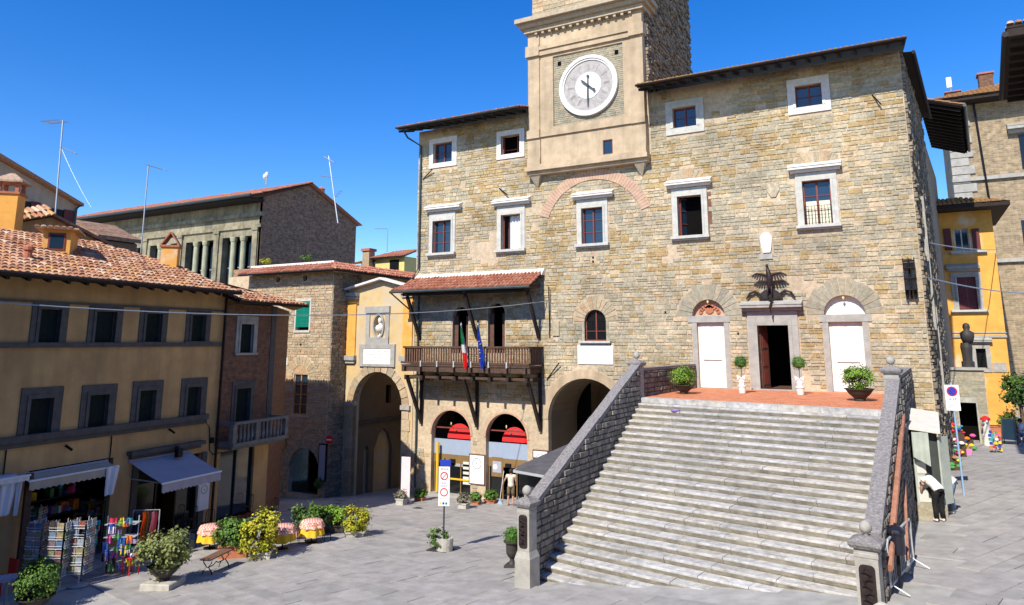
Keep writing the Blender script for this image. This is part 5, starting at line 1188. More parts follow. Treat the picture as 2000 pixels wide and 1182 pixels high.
# beige house far left
BG = Fr(-44, 23.2, HA); bgp = lambda x, y: BG.px(x, y)
bgh = thing('beige_house', BG.P(bgp(80,400)[0], 0, 0), 'tall beige gabled house with maroon shutters at the far left edge', 'house')
u0 = bgp(-60, 300)[0]; pts = [bgp(0,314), bgp(152,403), (bgp(150,440)[0], 2), (u0-3, 2), (u0-3, bgp(-60,280)[1])]
MB().fprism(BG, pts, -12, 0).build('wall', 'pale_plaster', bgh)
a, b = bgp(-60, 279), bgp(155, 405); MB().bar(BG.P(a[0], a[1]+.1, -5.7), BG.P(b[0], b[1]+.1, -5.7), .16, 12.5, up=(0,1,0)).build('roof', 'tile', bgh) if 0 else MB().add([BG.P(a[0],a[1]+.05,.4), BG.P(b[0],b[1]+.02,.4), BG.P(b[0],b[1]+.02,-12), BG.P(a[0],a[1]+.05,-12), BG.P(a[0],a[1]+.25,.4), BG.P(b[0],b[1]+.2,.4), BG.P(b[0],b[1]+.2,-12), BG.P(a[0],a[1]+.25,-12)], [(0,3,2,1),(4,5,6,7),(0,1,5,4),(1,2,6,5),(2,3,7,6),(3,0,4,7)]).build('roof', 'tile', bgh)
for (x0, y0, x1, y1), shx in (((34,390,60,413),(60,76)), ((97,406,125,440),(125,141)), ((92,415,97,440),(90,97))):
    p, q_ = bgp(x0, y0), bgp(x1, y1); MB().fb(BG, p[0], q_[0], q_[1], p[1], -.02, .02).build('window', 'glass_dark', bgh)
    p2, q2 = bgp(shx[0], y0+3), bgp(shx[1], y1+3); MB().fb(BG, p2[0], q2[0], q2[1], p2[1], .03, .08).build('shutter', 'shutter_maroon', bgh)
p = bgp(35, 381); q_ = bgp(64, 390); MB().fb(BG, p[0], q_[0], q_[1], p[1], 0, .08).build('lintel', 'pietra', bgh)
MB().tube([BG.P(*bgp(150,402), .3), BG.P(*bgp(147,408), .1), BG.P(*bgp(142,440), .1)], .08, 6).build('gutter', 'gutter', bgh)
# brown tiled wing right of it
wg = thing('brown_roof_house', BG.P(bgp(170,450)[0], 0, 3), 'low brown tiled roof between the beige house and the loggia building', 'house')
WGF = Fr(0, 27, 0); a, b = WGF.px(140, 428), WGF.px(192, 458); MB().add([WGF.P(a[0],a[1],0), WGF.P(b[0],b[1],0), WGF.P(b[0],b[1]-.25,0), WGF.P(a[0],a[1]-.25,0), WGF.P(a[0],a[1],-3), WGF.P(b[0],b[1],-3), WGF.P(b[0],b[1]-.25,-3), WGF.P(a[0],a[1]-.25,-3)], [(0,1,2,3),(7,6,5,4),(0,4,5,1),(3,2,6,7),(1,5,6,2),(0,3,7,4)]).build('roof', 'brownrubble', wg)
MB().fprism(WGF, [(a[0]-2,3),(b[0]-.3,3),(b[0]-.3,b[1]-.3),(a[0],a[1]-.3),(a[0]-2,a[1]-.3)], -2.9, -.3).build('wall', 'alley_plaster', wg)
# ochre gable behind the ridge
OG = Fr(*H.P(0,0,-6.6)[:2], HA); ogp = lambda x, y: OG.px(x, y)
og = thing('ochre_gable_house', OG.P(ogp(60,450)[0], 5, 0), 'ochre gable wall with tiled verge rising behind the yellow house roof', 'house')
a, b, c = ogp(-80, 450), ogp(95, 421), ogp(214, 483)
MB().fprism(OG, [a, b, c, (c[0], 8), (a[0], 8)], -4, 0).build('wall', 'yellow_plaster', og)
tiles(OG.P(a[0], a[1]+.0, .3), OG.P(b[0], b[1]+.0, .3), -OG.n+Vector((0,0,.75)), [(0,0),((OG.P(*b,.3)-OG.P(*a,.3)).length,0),((OG.P(*b,.3)-OG.P(*a,.3)).length,.75),(0,.75)], 'tile', og, nind=50, cw=.22)
MB().add([OG.P(b[0]-.05,b[1]+.12,.25), OG.P(c[0]+.2,c[1]+.06,.25), OG.P(c[0]+.2,c[1]+.06,-4), OG.P(b[0]-.05,b[1]+.12,-4), OG.P(b[0]-.05,b[1],.25), OG.P(c[0]+.2,c[1]-.06,.25), OG.P(c[0]+.2,c[1]-.06,-4), OG.P(b[0]-.05,b[1],-4)], [(0,1,2,3),(7,6,5,4),(0,4,5,1),(3,2,6,7),(1,5,6,2)]).build('verge', 'brownrubble', og)
# little yellow house far behind
LY = Fr(0, 62, -.05); lp = lambda x, y: LY.px(x, y)
ly = thing('small_yellow_house', LY.P(lp(760,520)[0], 0, 0), 'small lemon yellow house with tiled roof far behind the gateway', 'house')
a, b = lp(733, 520), lp(790, 502); MB().fb(LY, a[0], b[0]+.0, 5, lp(760,503)[1], -8, 0).build('wall', 'lemon_plaster', ly)
a2 = lp(700, 520); MB().fb(LY, a2[0], a[0]-.01, 5, lp(715,513)[1], -6, -.5).build('wing', 'lemon_plaster', ly)
q_ = LY.rect((762,508),(779,533)); MB().fb(LY, *q_, 0, .06).build('window', 'glass_dark', ly)
zr = lp(760,503)[1]; tiles(LY.P(a[0]-.5, zr, .6), LY.P(b[0]+.6, zr, .6), Vector((0,1,.3)), [(0,0),(b[0]-a[0]+1.1,0),(b[0]-a[0]+.2,4),(1.2,4)], 'redtile', ly, nind=30, cw=.3)
zr = lp(715,513)[1]; tiles(LY.P(a2[0]-.5, zr, .2), LY.P(a[0], zr, .2), Vector((0,1,.3)), [(0,0),(a[0]-a2[0]+.5,0),(a[0]-a2[0],3),(1.2,3)], 'redtile', ly, nind=20, cw=.3)
b = LY.P(*lp(723, 512), .3); ch = thing('chimney', b, 'brick chimney with flat tile cap in front of the small yellow house', 'chimney')
z0_, z1_ = lp(723, 525)[1], lp(723, 487)[1]; MB().box((b.x-.5, b.y-.5, z0_-1), (b.x+.5, b.y+.5, z1_-.3)).build('stack', 'warmstone', ch); MB().box((b.x-.65, b.y-.65, z1_-.299), (b.x+.65, b.y+.65, z1_)).build('cap', 'terracotta', ch)

# ================================================================== right hand side
# rear wing eave over the side street
we = thing('rear_wing', S.P(16, 3, 0), 'rear wing of the town hall with a deep dark overhanging tiled eave', 'building')
MB().fb(S, 11.05, 25, 0, 19.4, -4, -.02).build('wall', 'darkstone', we)
p1 = onY(1799, 209, S.P(11,0,0).y)
def s_px(x, y, d): return S.px(x, y, d)
z_in = S.px(1797, 212, .0)[1]; z_out = 0
dd = 2.0; uo, zo = S.px(1872, 236, dd)
# find the outer eave at u=11
zo = z_in-.75
MB().add([S.P(11,z_in,0), S.P(11,zo,dd), S.P(22,zo,dd), S.P(22,z_in,0), S.P(11,z_in+.2,0), S.P(11,zo+.2,dd), S.P(22,zo+.2,dd), S.P(22,z_in+.2,0)], [(0,3,2,1),(4,5,6,7),(0,1,5,4),(1,2,6,5),(2,3,7,6),(3,0,4,7)]).build('eave', 'void', we)  # black timber eave: the shade of its underside put into the colour
tiles(S.P(11,zo+.22,dd+.05), S.P(22,zo+.22,dd+.05), -S.n+Vector((0,0,(z_in-zo)/dd)), [(0,0),(11,0),(11,2.1),(0,2.1)], 'mosstile', we, nind=20)
MB().tube([S.P(10.9,zo+.15,dd+.12), S.P(22,zo+.15,dd+.12)], .09, 8).build('gutter', 'gutter', we)
for k in range(14): MB().bar(S.P(11.2+k*.8, zo-.05, dd-.1), S.P(11.2+k*.8, z_in-.08, .02), .1, .12).build('rafter', 'wood_dark', we)
mb = MB()
for i, (u, za, zb) in enumerate(((2.2,8.5,14.2),(3.6,5.0,9.5),(1.2,11.5,12.2))): mb.fb(S, u, u+.12, za, zb, .05, .22)
mb.build('side_pipes', 'pietra', we)
# golden house
YF = Fr(0, 55, 0); yp = lambda x, y: YF.px(x, y)
gh = thing('golden_house', YF.P(yp(1900,700)[0], 2, 0), 'narrow golden yellow house with maroon shutters at the end of the right hand street', 'house')
ux0, ux1 = yp(1815,600)[0], yp(1958,600)[0]; ztop_ = yp(1900,412)[1]; gh_h = []
w1, w2, w3 = YF.rect((1862,448),(1895,490)), YF.rect((1867,542),(1912,605)), YF.rect((1905,681),(1929,720))
for q in (w1, w2, w3): gh_h.append([(q[0],q[2]),(q[1],q[2]),(q[1],q[3]),(q[0],q[3])])
wall(YF, [(ux0,0),(ux1,0),(ux1,ztop_),(ux0,ztop_)], gh_h, .3, 'gold_plaster', gh, extra=lambda mb: mb.add([YF.P(ux1,0,0), YF.P(ux1,0,-8), YF.P(ux1,ztop_,-8), YF.P(ux1,ztop_,0)], [(0,1,2,3)]))
window(YF, gh, w1, 1, 2, wood='offwhite'); shutters(YF, gh, w2, 'shutter_maroon', d=-.05); window(YF, gh, w3, 2, 1, glass='glass_dark', wood='iron')
q = YF.rect((1896,447),(1917,489)); shutters(YF, gh, q, 'shutter_maroon', d=.08, n=1); q = YF.rect((1841,447),(1861,489)); shutters(YF, gh, q, 'shutter_maroon', d=.08, n=1)
surround(YF, gh, w2, .3, mat='pietra', bottom=False); sill(YF, gh, w2[0]-.5, w2[1]+.5, w2[2]); hood(YF, gh, w2[0]-.5, w2[1]+.3, w2[3]+.4, w2[3]+.75, .3, mat='pietra'); surround(YF, gh, w3, .25, mat='pietra'); hood(YF, gh, w3[0]-.4, w3[1]+.4, w3[3]+.3, w3[3]+.6, .3, mat='pietra'); sill(YF, gh, w1[0]-.3, w1[1]+.9, w1[2])
zz = yp(1900,657)[1]; MB().fb(YF, ux0, ux1+.05, zz-.08, zz+.08, 0, .1).fb(YF, ux0, ux1+.05, zz+.2, zz+.26, 0, .06).build('string_course', 'pietra', gh)
q = YF.rect((1938,708),(1967,727)); MB().fb(YF, *q, 0, .06).build('stone_plate', 'pietra', gh)
MB().fb(YF, ux0-.5, ux1+.9, ztop_, ztop_+.25, -8, 1.6).build('eave', 'wood_dark', gh)
tiles(YF.P(ux0-.5, ztop_+.27, 1.6), YF.P(ux1+.9, ztop_+.27, 1.6), Vector((0,1,.30)), [(0,0),(ux1-ux0+1.4,0),(ux1-ux0-1.2,3.0),(0,3.0)], 'mosstile', gh, nind=60, cw=.26)
# low stone building with dark doorway and a terrace on top
LS = Fr(0, 48, 0); lsp = lambda x, y: LS.px(x, y)
ls = thing('low_stone_building', LS.P(lsp(1890,800)[0], 2.7, 0), 'low grey stone annexe with a dark doorway in the right hand street', 'building')
a, b = lsp(1850, 800)[0], lsp(1930, 800)[0]; zt_ = lsp(1890, 723)[1]; dq_ = LS.rect((1871,786),(1915,866)); dq_ = (dq_[0], dq_[1], 1.5, dq_[3])
wall(LS, [(a,1),(b,1),(b,zt_),(a,zt_)], [[(dq_[0],dq_[2]),(dq_[1],dq_[2]),(dq_[1],dq_[3]),(dq_[0],dq_[3])]], .4, 'mortar_grey', ls, extra=lambda mb: mb.add([LS.P(b,1,0), LS.P(b,1,-6), LS.P(b,zt_,-6), LS.P(b,zt_,0)], [(0,1,2,3)]).add([LS.P(a,zt_,0), LS.P(b,zt_,0), LS.P(b,zt_,-6), LS.P(a,zt_,-6)], [(0,1,2,3)]))
backing(LS, ls, dq_, -1.5); masonry(LS, [(a,1),(b,1),(b,zt_-.02),(a,zt_-.02)], [('r', dq_[0]-.05, dq_[1]+.05, 0, dq_[3]+.1)], 'greystone', ls, nind=60, h=(.22,.34), wd=(.4,.9), proud=.012)
MB().fb(LS, a-.05, b+.12, zt_, zt_+.14, -.3, .12).build('coping', 'pietra', ls)
fig = thing('stone_figure', LS.P(lsp(1891,700)[0], zt_+.15, -.6), 'dark weathered stone figure standing on the terrace of the low annexe', 'statue')
fp = LS.P(lsp(1891,700)[0], zt_+.15, -.6)
MB().lathe(fp, [(.32,0),(.32,.3),(.24,.34),(.26,.7),(.30,1.1),(.26,1.35)], 10).build('base', 'planter_dark', fig); MB().lathe(fp+Vector((.1,0,1.3)), [(.24,0),(.34,.35),(.36,.6),(.14,.75),(.19,.9),(.16,1.08),(.04,1.16)], 10).build('torso', 'planter_dark', fig, smooth=True)
# grey palace behind
PF = Fr(0, 66, .0); pp = lambda x, y: PF.px(x, y)
pal = thing('stone_palace', PF.P(pp(1950,500)[0], 2, 0), 'tall pale rubble stone palace with grey quoins and mossy tiled roof at the far right', 'palace')
ux0, ux1 = pp(1868,400)[0], pp(2120,400)[0]; zt_ = pp(1930,200)[1]
MB().fb(PF, ux0, ux1, 0, zt_, -10, 0).build('wall', 'palace', pal)
k = 0; z = 3.0
while z < zt_-.6:
    hq = random.uniform(.55,.75); MB().fb(PF, ux0-.06, ux0+(1.5 if k % 2 else 1.15), z, z+hq-.06, -.5, .12+random.uniform(0,.04)).build('quoin', 'pietra', pal); z += hq; k += 1
for y in (347, 510): zz = pp(1940,y)[1]; MB().fb(PF, ux0-.1, ux1, zz-.14, zz+.14, 0, .25).build('string_course', 'pietra', pal)
u_ = pp(1912,300)[0]; MB().tube([PF.P(u_, zt_, .25), PF.P(u_+.3, pp(1912,400)[1], .2)], .09, 6).build('downpipe', 'iron', pal)
MB().fb(PF, pp(1830,205)[0], ux1, zt_, zt_+.3, -10, 1.6).build('eave', 'wood_dark', pal)
tiles(PF.P(pp(1812,205)[0], zt_+.32, 1.7), PF.P(ux1, zt_+.32, 1.7), Vector((0,1,.42)), [(0,0),(ux1-pp(1812,205)[0],0),(ux1-pp(1812,205)[0],5.5),(6.5,5.5)], 'mosstile', pal, nind=120, cw=.34, rl=.5)
q = (pp(1988,260)[0], pp(2020,260)[0], pp(2000,330)[1], pp(2000,262)[1]); MB().fb(PF, *q, 0, .05).build('window', 'glass_dark', pal); hood(PF, pal, q[0]-.7, q[1], q[3]+.1, q[3]+.8, .7, mat='pietra')
q = (pp(1996,450)[0], pp(2020,450)[0], pp(2000,480)[1], pp(2000,430)[1]); MB().fb(PF, *q, 0, .05).build('window', 'glass_dark', pal)
for k in range(8):
    z = q[2]+2.8*0+pp(2000,340)[1]+k*.55; MB().fb(PF, pp(1984,300)[0], pp(1990,300)[0]+.3, z, z+.48, 0, .15).build('quoin', 'pietra', pal)
for (x, y, hgt, lb) in ((1925,160,.9,'pink brick chimney on the mossy palace roof'), (1861,190,.5,'low brick chimney carrying a white aerial on the palace roof')):
    u_, z_ = PF.px(x, y, -3); c = thing('chimney', PF.P(u_, z_, -3), lb, 'chimney'); MB().fb(PF, u_-.5, u_+.5, z_-1.2, z_+hgt*.6, -3.5, -2.5).build('stack', 'redbrick', c); MB().fb(PF, u_-.6, u_+.6, z_+hgt*.6, z_+hgt*.75, -3.6, -2.4).build('cap', 'terracotta', c)
u_, z_ = PF.px(1858, 182, -3); aw = thing('white_aerial', PF.P(u_, z_, -3), 'small white panel aerial on the low chimney at the upper right', 'aerial'); MB().tube([PF.P(u_,z_-.2,-3), PF.P(u_,z_+1.0,-3)], .05, 6).build('mast', 'aerial', aw); MB().fb(PF, u_-.28, u_+.1, z_+.5, z_+1.4, -3.1, -2.9).build('panel', 'white', aw)
# deep eave of the house at the right edge
re_ = thing('right_edge_house', (12, 30, 3), 'house at the right edge showing only its deep dark timber eave', 'house')
zE = 17.5; a = onZ(1968, 72, zE); b = onZ(1960, 196, zE)
MB().add([(a.x,a.y,zE),(a.x+8,a.y,zE),(b.x+8,b.y,zE),(b.x,b.y,zE),(a.x,a.y,zE+.35),(a.x+8,a.y,zE+.35),(b.x+8,b.y,zE+.35),(b.x,b.y,zE+.35)], [(0,3,2,1),(4,5,6,7),(0,1,5,4),(1,2,6,5),(2,3,7,6),(3,0,4,7)]).build('eave', 'wood_dark', re_)
for k in range(9): y = a.y+.4+(b.y-a.y-.6)*k/8; MB().box((a.x+(b.x-a.x)*k/8+.1, y-.06, zE-.16), (a.x+8, y+.06, zE)).build('rafter', 'wood_dark', re_)
MB().tube([(a.x-.05,a.y,zE+.1),(b.x-.05,b.y,zE+.1)], .1, 8).build('gutter', 'iron', re_)
tiles((a.x,a.y-.02,zE+.37), (a.x+8,a.y-.02,zE+.37), Vector((.0,1,.0)), [(0,0),(8,0),(8,b.y-a.y),(b.x-a.x,b.y-a.y)], 'tile', re_, nind=0)
MB().box((a.x+2.2, a.y+.8, 1), (a.x+8, b.y-.5, zE-.2)).build('wall', 'pale_plaster', re_)
#=====PART4
# ================================================================== staircase and terrace
SG = Fr(-9.07, 26.23, -.1756); RISE, RUN = .168, .33
uL = lambda d: .152*d; uR = lambda d: 8.25+.130*d
stair = thing('staircase', SG.P(4, 2, 4), 'broad flight of pale worn stone steps between two balustrade walls', 'staircase')
for i in range(1, 29):
    z1 = TZ-i*RISE; d0, d1 = (i-1)*RUN-.03, i*RUN+.015; u = uL(d1)-.02; end = uR(d1)+.05
    while u < end-.05:
        l = random.uniform(.9, 2.3)
        if end-(u+l) < .6: l = end-u
        t = random.uniform(-.006, .006); e = random.uniform(-.012, .012); g = .006
        a, b = u+g, u+l-g
        vs = [SG.P(a,z1-.20,d0), SG.P(b,z1-.20,d0), SG.P(b,z1-.20,d1-.075+e), SG.P(a,z1-.20,d1-.075+e), SG.P(a,z1+t,d0), SG.P(b,z1+t+random.uniform(-.004,.004),d0), SG.P(b,z1+t-.022,d1+e+.012), SG.P(a,z1+t-.022,d1+e+.012), SG.P(a,z1+t-.004,d1-.03+e), SG.P(b,z1+t-.004,d1-.03+e), SG.P(a,z1-.055,d1+e+.010), SG.P(b,z1-.055,d1+e+.010)]
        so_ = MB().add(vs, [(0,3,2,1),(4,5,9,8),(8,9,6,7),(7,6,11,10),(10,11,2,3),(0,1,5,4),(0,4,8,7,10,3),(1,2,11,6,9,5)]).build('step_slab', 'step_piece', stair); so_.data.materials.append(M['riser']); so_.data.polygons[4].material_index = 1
        u += l
mb = MB(); n = 28
mb.add([SG.P(0,.5,-.5), SG.P(8.3,.5,-.5), SG.P(8.3+.13*9.3,.5,9.3), SG.P(.152*9.3,.5,9.3), SG.P(0,TZ-.25,-.5), SG.P(8.3,TZ-.25,-.5), SG.P(8.3+.13*9.3,TZ-.25-9.2/RUN*RISE,9.3), SG.P(.152*9.3,TZ-.25-9.2/RUN*RISE,9.3)], [(4,5,6,7),(0,1,5,4),(0,4,7,3),(1,2,6,5)])
mb.build('core', 'mortar_grey', stair)
ter = tag(bpy.data.objects.new('terrace', None), kind='structure'); COL.objects.link(ter); ter.location = (-5, 29, TZ)
# terrace paving
c0, c1, c2, c3 = SG.P(0,0,0), SG.P(8.25,0,0), Vector((-.5,33,0)), Vector((-8.95,33,0))
MB().add([(p.x,p.y,TZ-.02) for p in (c0,c1,c2,c3)]+[(p.x,p.y,.5) for p in (c0,c1,c2,c3)], [(0,1,2,3),(0,4,5,1),(1,5,6,2),(2,6,7,3),(3,7,4,0)]).build('terrace_base', 'mortar_grey', ter)
pl_ = []; ang = -.1756+R(0)
poly_t = [(c0.x,c0.y),(c1.x,c1.y),(c2.x,c2.y),(c3.x,c3.y)]
TF_ = Fr(c0.x, c0.y, ang); v = -.38
while v > -8.5:
    u = -1.5-random.random()*.3
    while u < 9.5:
        p = TF_.P(u+.15, 0, v-.075)
        if inside(poly_t, p.x, p.y): pl_.append((p.length, u, v))
        u += .302
    v -= .152
pl_.sort(); mb = MB()
for k, (dd_, u, v) in enumerate(pl_):
    t = TZ+random.uniform(-.002,.002); q = [TF_.P(u+.004,t,v-.004), TF_.P(u+.296,t,v-.004), TF_.P(u+.296,t,v-.146), TF_.P(u+.004,t,v-.146)]; q += [Vector((p.x,p.y,TZ-.03)) for p in q]
    fs = [(0,1,2,3),(0,4,5,1),(1,5,6,2),(2,6,7,3),(3,7,4,0)]
    if k < 300: MB().add(q, fs).build('terrace_tile', 'terrace_tile_piece', ter, fix=False)
    else: mb.add(q, fs)
tag(mb.build('terrace_tile_field', 'terrace_tile', ter, fix=False), kind='stuff')
u = 0
while u < 8.2:
    l = min(random.uniform(1.2,2.2), 8.25-u); MB().fb(SG, u+.004, u+l-.004, TZ-.16, TZ+.008, -.37, .03).build('terrace_kerb', 'step_piece', ter); u += l

def balustrade(name, x0, y0, x1, y1, z0, z1, thick, side, label, nind):
    """sloping parapet wall; frame u from the lower end to the upper, n pointing +X"""
    a = math.atan2(y1-y0, x1-x0); F = Fr(x0, y0, a); Ln = math.hypot(x1-x0, y1-y0)
    t = thing(name, (x0, y0, 2), label, 'balustrade')
    zt = lambda u: z0+(z1-z0)*u/Ln
    MB().fprism(F, [(0,.6),(Ln,.6),(Ln,zt(Ln)-.16),(0,zt(0)-.16)], -thick, 0).build('wall', 'mortar_dark', t)
    u = .0
    while u < Ln-.1:
        l = min(random.uniform(.9,1.5), Ln-u)
        MB().fprism(F, [(u+.006,zt(u)-.16),(u+l-.006,zt(u+l)-.16),(u+l-.006,zt(u+l)+random.uniform(-.01,.01)),(u+.006,zt(u)+random.uniform(-.01,.01))], -thick-.02, .035).build('coping_stone', 'coping', t); u += l
    masonry(F, [(0,.8),(Ln,.8),(Ln,zt(Ln)-.18),(0,zt(0)-.18)], [], 'block', t, name='block', h=(.15,.2), wd=(.22,.42), proud=.05, joint=.03, nind=nind, jit=.02)
    return t, F, Ln, zt
pa, pb = onX(1240, 718, -9.15), onX(1056, 962, -9.3)
lzt = pa.z+(pa.z-pb.z)/(pa.y-pb.y)*(26.3-pa.y); lzb = pb.z+(pa.z-pb.z)/(pa.y-pb.y)*(17.9-pb.y)
balustrade('stair_balustrade', -9.28, 17.9, -9.08, 26.3, lzb, lzt, .30, 1, 'left sloping stone block balustrade wall of the staircase with grey coping', 230)
rzt = onY(1745, 738, 24.9).z; rzb = onY(1706, 1040, 17.9).z
balustrade('stair_balustrade', -.99, 17.9, -.50, 24.9, rzb, rzt, .30, 1, 'right sloping stone balustrade wall of the staircase with speckled coping and rubble outer face', 120)
# parapets round the terrace
def parapet(x0, y0, x1, y1, z0, z1, thick, label, mat='block', nind=60):
    a = math.atan2(y1-y0, x1-x0); F = Fr(x0, y0, a); Ln = math.hypot(x1-x0, y1-y0); t = thing('terrace_parapet', (x0, y0, z0), label, 'parapet')
    MB().fb(F, 0, Ln, z0, z1-.1, -thick, 0).build('wall', 'mortar_dark', t); MB().fb(F, -.02, Ln, z1-.1, z1, -thick-.03, .04).build('coping', 'coping', t)
    masonry(F, [(0,z0),(Ln,z0),(Ln,z1-.12),(0,z1-.12)], [], mat, t, name='block', h=(.15,.2), wd=(.25,.45), proud=.045, joint=.03, nind=nind)
parapet(-9.1, 26.75, -8.75, 32.9, TZ-.02, 7.02, .34, 'short block parapet wall at the left end of the terracotta terrace')
parapet(-.48, 25.3, -.22, 32.9, 1.6, 7.0, .36, 'rubble retaining wall and parapet at the right end of the terrace', nind=80)
def newel(x, y, z0, ztop, w, label, plinth=0, rot=-.1, panel=None):
    t = thing('newel_post', (x, y, z0), label, 'newel post')
    zc = ztop-.42; zb = z0+plinth; c = (x, y, 0)
    if plinth: MB().sqlathe(c, [(w*1.32,z0-.5),(w*1.28,zb-.2),(w*1.28,zb-.12),(w*1.02,zb+.04)], rot).build('plinth', 'pietra', t)
    MB().sqlathe(c, [(w,zb+.041 if plinth else z0-.4),(w,zc-.2),(w*1.06,zc-.19),(w*1.06,zc-.12),(w*1.02,zc-.11),(w*1.02,zc-.02)], rot).build('shaft', 'pietra', t)
    MB().sqlathe(c, [(w*1.25,zc-.019),(w*1.45,zc+.05),(w*1.45,zc+.10),(w*.9,zc+.17),(w*.5,zc+.20)], rot).build('cap', 'coping', t)
    MB().lathe(c, [(.04,zc+.19),(.05,zc+.22),(.035,zc+.24),(.09,zc+.27),(.125,zc+.34),(.115,zc+.42),(.06,zc+.48),(.0,zc+.50)], 14).build('ball', 'pietra', t, smooth=True)
    if panel:
        F = Fr(x, y, rot); F = Fr(*F.P(0,0,w)[:2], rot); hw = w*.7; z_0, z_1 = panel; r = hw*.6
        pts = circ(hw-r, z_1-r, r, 0, math.pi/2, 4)+circ(-hw+r, z_1-r, r, math.pi/2, math.pi, 4)+circ(-hw+r, z_0+r, r, math.pi, 1.5*math.pi, 4)+circ(hw-r, z_0+r, r, 1.5*math.pi, 2*math.pi, 4)
        p = MB().fprism(F, pts, .0, .03).build('bronze_panel', 'bronze', t); mb = MB()
        for k in range(6):
            zz = z_0+.14+(z_1-z_0-.28)*k/5; sgn = (-1)**k; mb.tube([F.P(-sgn*hw*.5,zz-.05,.04), F.P(sgn*.02,zz+.03,.07), F.P(sgn*hw*.55,zz-.02,.04), F.P(sgn*hw*.3,zz+.07,.045)], [.018,.032,.03,.012], 6)
        mb.build('relief', 'bronze', p)
    return t
lnb = gz(-9.45, 17.6)
newel(-9.24, 17.55, lnb, onX(1045, 948, -9.24).z, .18, 'lower left newel post with ball finial, dark bronze relief panel and tall rough plinth', plinth=.85, panel=(lnb+.98, lnb+1.78))
rz = 2.55; newel(-1.22, 17.5, rz, onY(1691, 1024, 17.5).z, .22, 'lower right newel post with ball finial and dark bronze relief panel', panel=(rz+.02, rz+.95))
newel(-9.25, 26.5, TZ-.3, 7.55, .19, 'upper left newel post with ball finial at the head of the stairs')
newel(-.68, 25.05, TZ-.8, 7.5, .20, 'upper right newel post with ball finial at the head of the stairs')
tag(MB().lathe((-1.0, 16.95, -.1), [(.2,2.2),(.2,2.75),(.16,2.95),(.06,3.02)], 8).build('kerb_stone', 'planter_stone'), 'short pale rounded kerb stone at the foot of the lower right newel post', 'bollard')

# ================================================================== kiosks
kq = onY(1024, 918, 20.2); kz = kq.z; kx0 = kq.x
kk = thing('market_kiosk', (kx0+.8, 21.5, gz(-10.5,20)), 'small kiosk with dark felt roof tucked beside the left balustrade wall', 'kiosk')
kx1 = -9.75; gk = gz(kx0, 20)
vs = [(kx0-.1,19.9,kz-.02),(kx1+.05,19.9,kz-.10),(kx1+.05,25.2,kz+.35),(kx0+.3,25.2,kz+.45)]
MB().add([Vector(v) for v in vs]+[Vector(v)+Vector((0,0,.16)) for v in vs], [(0,3,2,1),(4,5,6,7),(0,1,5,4),(1,2,6,5),(2,3,7,6),(3,0,4,7)]).build('roof', 'kiosk_roof', kk)
MB().bar((kx0-.18,19.86,kz+.0), (kx1+.05,19.86,kz-.08), .05, .07).bar((kx0-.18,19.86,kz), (kx0+.28,25.2,kz+.5), .05, .07).build('roof_trim', 'steel', kk)
MB().box((kx0+.05,20.3,gk+1.9), (kx1,24.9,kz-.1)).build('upper_panel', 'kiosk_dark', kk)
MB().box((kx0+.05,20.1,gk-.3), (kx0+.3,24.9,gk+1.9)).build('side_wall', 'planter_stone', kk); MB().box((kx0+.3,20.15,gk-.3), (kx1,20.28,gk+1.9)).build('front_shutter', 'kiosk_dark', kk)
MB().box((kx0+.32,20.02,gk+.95), (kx0+.85,20.1,gk+1.85)).build('white_notice', 'canvas_white', kk)
sh_ = thing('umbrella_bundle', (kx0+.1, 19.9, gk+.9), 'folded white cloth hanging on the front of the left kiosk', 'cloth')
MB().add([(kx0+.1,19.95,gk+1.75),(kx0+.4,19.95,gk+1.6),(kx0+.55,19.9,gk+.95),(kx0-.05,19.9,gk+.85),(kx0+.1,20.02,gk+1.75),(kx0+.4,20.02,gk+1.6),(kx0+.55,20.0,gk+.95),(kx0-.05,20.0,gk+.85)], [(0,1,2,3),(4,5,6,7),(0,1,5,4),(1,2,6,5),(2,3,7,6),(3,0,4,7)]).build('cloth', 'canvas_white', sh_)
# right booth against the terrace wall
g2 = 2.72
bq0, bq1 = onY(1778, 838, 26.6), onY(1828, 838, 26.6)
bo = thing('news_booth', (bq0.x+.6, 27.5, g2), 'pale green painted wooden stall booth with open shutter doors beside the right balustrade', 'kiosk')
X0, X1 = -.05, 1.05*bq1.x+.0; X0 = bq0.x; X1 = bq1.x; zt_ = onY(1778, 838, 26.6).z
MB().box((X0,26.6,g2+.55), (X1,28.6,zt_)).build('body', 'kiosk_dark', bo)
vs = [(X0-.1,26.3,zt_+.02),(X1+.1,26.3,zt_-.08),(X1+.15,28.8,zt_+.30),(X0-.05,28.8,zt_+.42)]
MB().add([Vector(v) for v in vs]+[Vector(v)+Vector((0,0,.07)) for v in vs], [(0,3,2,1),(4,5,6,7),(0,1,5,4),(1,2,6,5),(2,3,7,6),(3,0,4,7)]).build('roof', 'offwhite', bo)
MB().cloth(lambda a, b: Vector((X0+.02+(X1-X0-.25)*a, 26.28-.03*math.sin(a*9), zt_-.05-b*(.75+.25*a))), 10, 4).build('canvas_flap', 'kiosk_green', bo)
dl_ = Fr(X0, 26.55, R(20)); 
MB().fb(dl_, 0, .45, g2+.35, zt_-.9, 0, .05).build('door', 'kiosk_green', bo)
for k in range(3): MB().fb(dl_, .06, .39, g2+.42+k*.42, g2+.76+k*.42, .05, .065).build('door_panel', 'offwhite', bo)
MB().fb(Fr(X1, 26.55, R(60)), 0, .5, g2+.4, zt_-.2, 0, .05).build('door', 'kiosk_green', bo)
MB().box((X0-.02,26.5,g2-.3), (X1+.1,27.2,g2+.4)).build('stone_base', 'stone', bo)
